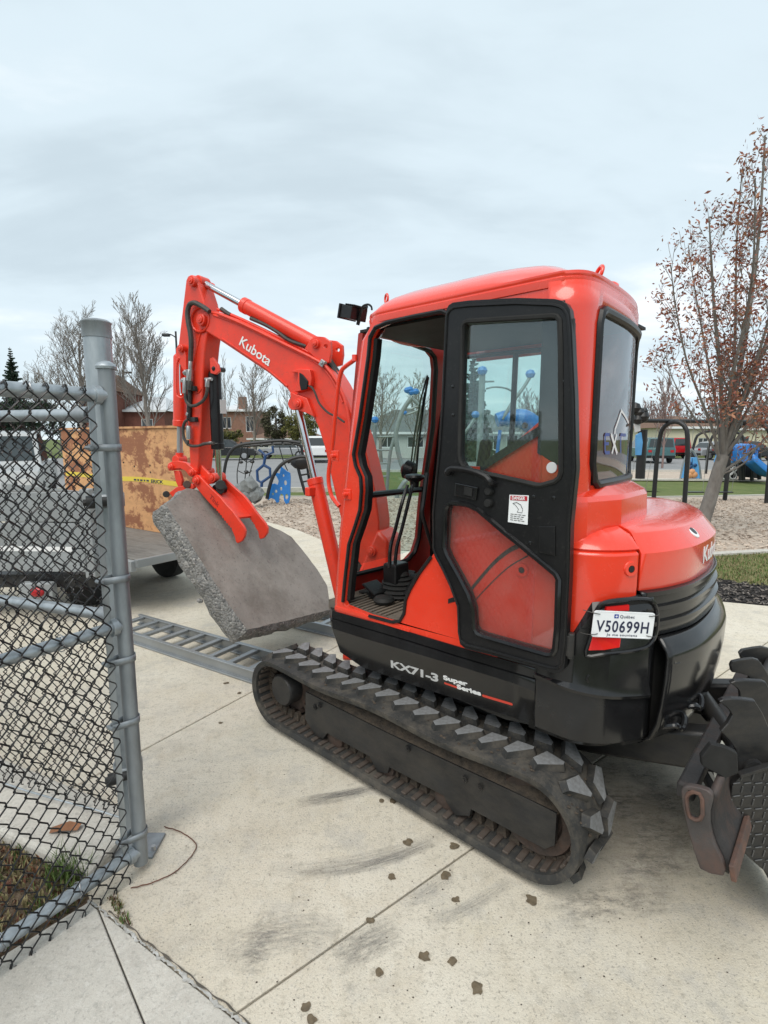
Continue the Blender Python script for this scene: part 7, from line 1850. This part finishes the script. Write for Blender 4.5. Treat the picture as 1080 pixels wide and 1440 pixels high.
def leafy(name, label, cat, u, Y, vtop, vbot, wpx, mats, n=5000, s=.10, group=None, depth=1.0, z0=None):
    r_ = random.Random(u * 3 + 1); top, bot = W(u, vtop, Y).z, (W(u, vbot, Y).z if z0 is None else z0); Wd = wpx / FOC * Y / 2; cz = (top + bot) / 2; rz_ = (top - bot) / 2
    t = thing(name, label, cat, (hx(u, Y), Y, 0), 0, group)
    mb = MB()
    for k in range(5): mb.tube([V((0, 0, 0)), V((r_.gauss(0, .15) * Wd, r_.gauss(0, .1), cz * .6)), V((r_.gauss(0, .45) * Wd, r_.gauss(0, .3), cz + rz_ * .5))], .05, 5)
    mb.build('trunk', 'bark_far', t)
    cl = []
    for k in range(34):
        v = V((r_.gauss(0, 1), r_.gauss(0, 1), r_.gauss(0, 1))).normalized() * r_.uniform(.45, .95); cl.append((V((v.x * Wd, v.y * Wd * depth, cz + v.z * rz_)), r_.uniform(.16, .34)))
    mb = MB(); mi = []
    for k in range(n):
        c, rr = r_.choice(cl); v = V((r_.gauss(0, 1), r_.gauss(0, 1), r_.gauss(0, 1))).normalized() * rr * r_.uniform(.5, 1.05)
        p = c + V((v.x * Wd, v.y * Wd * depth, v.z * rz_ * 1.1)); a = V((r_.gauss(0, 1), r_.gauss(0, 1), r_.gauss(0, 1))).normalized(); b = a.orthogonal().normalized(); q = a.cross(b); w = s * r_.uniform(.6, 1.3)
        mb.add([p - b * w, p + q * w * .5, p + b * w, p - q * w * .5], [(0, 1, 2, 3)]); mi.append(r_.randrange(len(mats)))
    o = mb.build('crown', mats[0], t, smooth=None, recalc=False)
    for m in mats[1:]: o.data.materials.append(MATS[m])
    o.data.polygons.foreach_set('material_index', mi)
    return t
leafy('bush', 'brown leafless-looking bush beside the rounded bare tree', 'bush', 386, 50, 572, 622, 46, ['bush_brown', 'needle_olive'], 5200, .10)
leafy('bush', 'yellow green budding bush beneath the bend of the boom', 'bush', 424, 48, 578, 624, 52, ['leaf_olive', 'leaf_olive', 'needle_olive'], 5200, .10)
leafy('bush', 'small green shrub at the foot of the two storey brick house', 'bush', 322, 55, 603, 622, 40, ['needle_olive', 'leaf_olive'], 2200, .10)
leafy('hedge', 'dark green cedar hedge behind the chain link fence', 'hedge', 30, 22, 556, 622, 118, ['hedge_leaf', 'needle'], 9000, .07, None, .35)
leafy('hedge', 'low clipped hedge before the cream house', 'hedge', 968, 49, 630, 641, 70, ['hedge_leaf', 'needle_olive'], 3000, .09, None, .25)
leafy('hedge', 'low hedge along the road beneath the blue slide hood', 'hedge', 1062, 50, 634, 645, 60, ['hedge_leaf', 'needle_olive'], 2600, .09, None, .25)
# the young red-budded maple leaning at the right
def maple():
    r_ = random.Random(12); b0 = G(980, 752); t = thing('maple_tree', 'young leaning maple with upswept branches and small red brown leaves at the right', 'tree', b0)
    Y = b0.y; rel = lambda u, v, dy=0.0: W(u, v, Y + dy) - b0
    tr_, cw, lf = MB(), MB(), MB(); mi = []
    main = cr([rel(980, 757), rel(992, 722), rel(1002, 690), rel(1010, 662), rel(1017, 640)], 5)
    tr_.tube(main, .1, 10, rr=[.118 - .030 * i / len(main) for i in range(len(main))])
    limbs = []
    def leaves(p, d, k, s):
        for _ in range(k):
            q = p + V((r_.gauss(0, .07), r_.gauss(0, .07), r_.gauss(0, .06))); a = (d * .4 + V((r_.gauss(0, 1), r_.gauss(0, 1), r_.gauss(0, .9) - .3))).normalized()
            b = a.orthogonal().normalized(); b = Matrix.Rotation(r_.uniform(0, 6.28), 3, a) @ b; w = s * r_.uniform(.6, 1.35)
            lf.add([q, q + a * w + b * w * .38, q + a * w * 2.0, q + a * w - b * w * .38], [(0, 1, 2, 3)]); mi.append(0 if r_.random() < .68 else 1)
    def sub(p, d, L_, r0, lvl):
        n = 5; pts = [p]; rr = [r0]; q = p; dd = d
        for i in range(n):
            dd = (dd + V((r_.gauss(0, .07), r_.gauss(0, .07), .07 + r_.gauss(0, .03)))).normalized(); q = q + dd * L_ / n; pts.append(q); rr.append(max(.0035, r0 * (1 - .8 * (i + 1) / n)))
        cw.tube(pts, r0, 5 if lvl < 2 else 3, rr=rr)
        if lvl < 2:
            k = int(L_ * (4.6 if lvl == 0 else 4.2)) + 1
            for j in range(k):
                f = .14 + .84 * (j + r_.random()) / k; i = min(int(f * n), n - 1); b = pts[i].lerp(pts[i + 1], f * n - i); ax = (pts[i + 1] - pts[i]).normalized()
                s = Matrix.Rotation(r_.uniform(0, 6.28), 3, ax) @ ax.orthogonal().normalized(); an = r_.uniform(.35, .75)
                sub(b, (ax * math.cos(an) + s * math.sin(an) + UZ * .12).normalized(), (L_ * .42 * (1.15 - f) + .16) * r_.uniform(.7, 1.2), max(.004, rr[i] * .45), lvl + 1)
        for j in range(3 if lvl else 2):
            f = .35 + .65 * (j + 1) / 3; i = min(int(f * n), n - 1)
            leaves(pts[i + 1], dd, r_.choice((0, 1, 3)) if lvl else 1, r_.choice((.024, .034, .042)))
        leaves(pts[-1], dd, r_.choice((2, 4, 7)), r_.choice((.026, .036, .044)))
    limb_px = [([(1017, 640), (1024, 600), (1040, 520), (1056, 420), (1068, 320), (1076, 190)], .085, 0),
               ([(1016, 642), (1016, 600), (1012, 520), (1004, 430), (1000, 360), (997, 305)], .060, -.25),
               ([(1017, 640), (1036, 590), (1060, 530), (1090, 440), (1110, 330), (1120, 240)], .065, .2),
               ([(1012, 655), (1004, 610), (985, 560), (965, 505), (950, 430), (943, 372)], .040, -.4),
               ([(1010, 640), (985, 600), (962, 565), (945, 530), (936, 500)], .028, .3),
               ([(1020, 640), (1050, 600), (1085, 555), (1120, 500), (1150, 420)], .045, -.35),
               ([(1014, 648), (1008, 580), (990, 480), (976, 400), (968, 345)], .035, .5),
               ([(1020, 630), (1030, 560), (1034, 460), (1036, 340), (1044, 235)], .050, .4),
               ([(1014, 665), (1050, 640), (1085, 610), (1130, 570), (1160, 520)], .032, .3),
               ([(1012, 668), (1046, 652), (1070, 622), (1090, 600)], .024, -.5),
               ([(1018, 630), (1045, 560), (1075, 470), (1095, 380), (1098, 290)], .045, -.6),
               ([(1018, 630), (1028, 540), (1050, 440), (1060, 360), (1062, 250)], .045, -.8),
               ([(1016, 640), (1060, 560), (1110, 470), (1150, 380), (1165, 300)], .040, .7)]
    for pts, r0, dy in limb_px:
        r0 *= .74; q = cr([rel(u, v, dy * i * .45) for i, (u, v) in enumerate(pts)], 4); n = len(q)
        tr_.tube(q, r0, 8, rr=[max(.008, r0 * (1 - .85 * i / n)) for i in range(n)])
        Lb = sum((q[i + 1] - q[i]).length for i in range(n - 1)); k = int(Lb * 5.6)
        for j in range(k):
            f = .16 + .84 * (j + r_.random()) / k; i = min(int(f * (n - 1)), n - 2); b = q[i]; ax = (q[i + 1] - q[i]).normalized()
            s = Matrix.Rotation(r_.uniform(0, 6.28), 3, ax) @ ax.orthogonal().normalized(); an = r_.uniform(.35, .8)
            sub(b, (ax * math.cos(an) + s * math.sin(an) + UZ * .15).normalized(), r_.uniform(.3, .78) * (1.15 - .6 * f), max(.005, r0 * (1 - .85 * f) * .40), 1 if r_.random() < .65 else 0)
    tr_.build('trunk', 'bark', t, smooth=60, recalc=False)
    cw.build('branches', 'bark_far', t, smooth=None, recalc=False)
    o = lf.build('crown', 'leaf_red', t, smooth=None, recalc=False); o.data.materials.append(MATS['leaf_rust']); o.data.polygons.foreach_set('material_index', mi)
    print('maple leaves', len(mi))
maple()
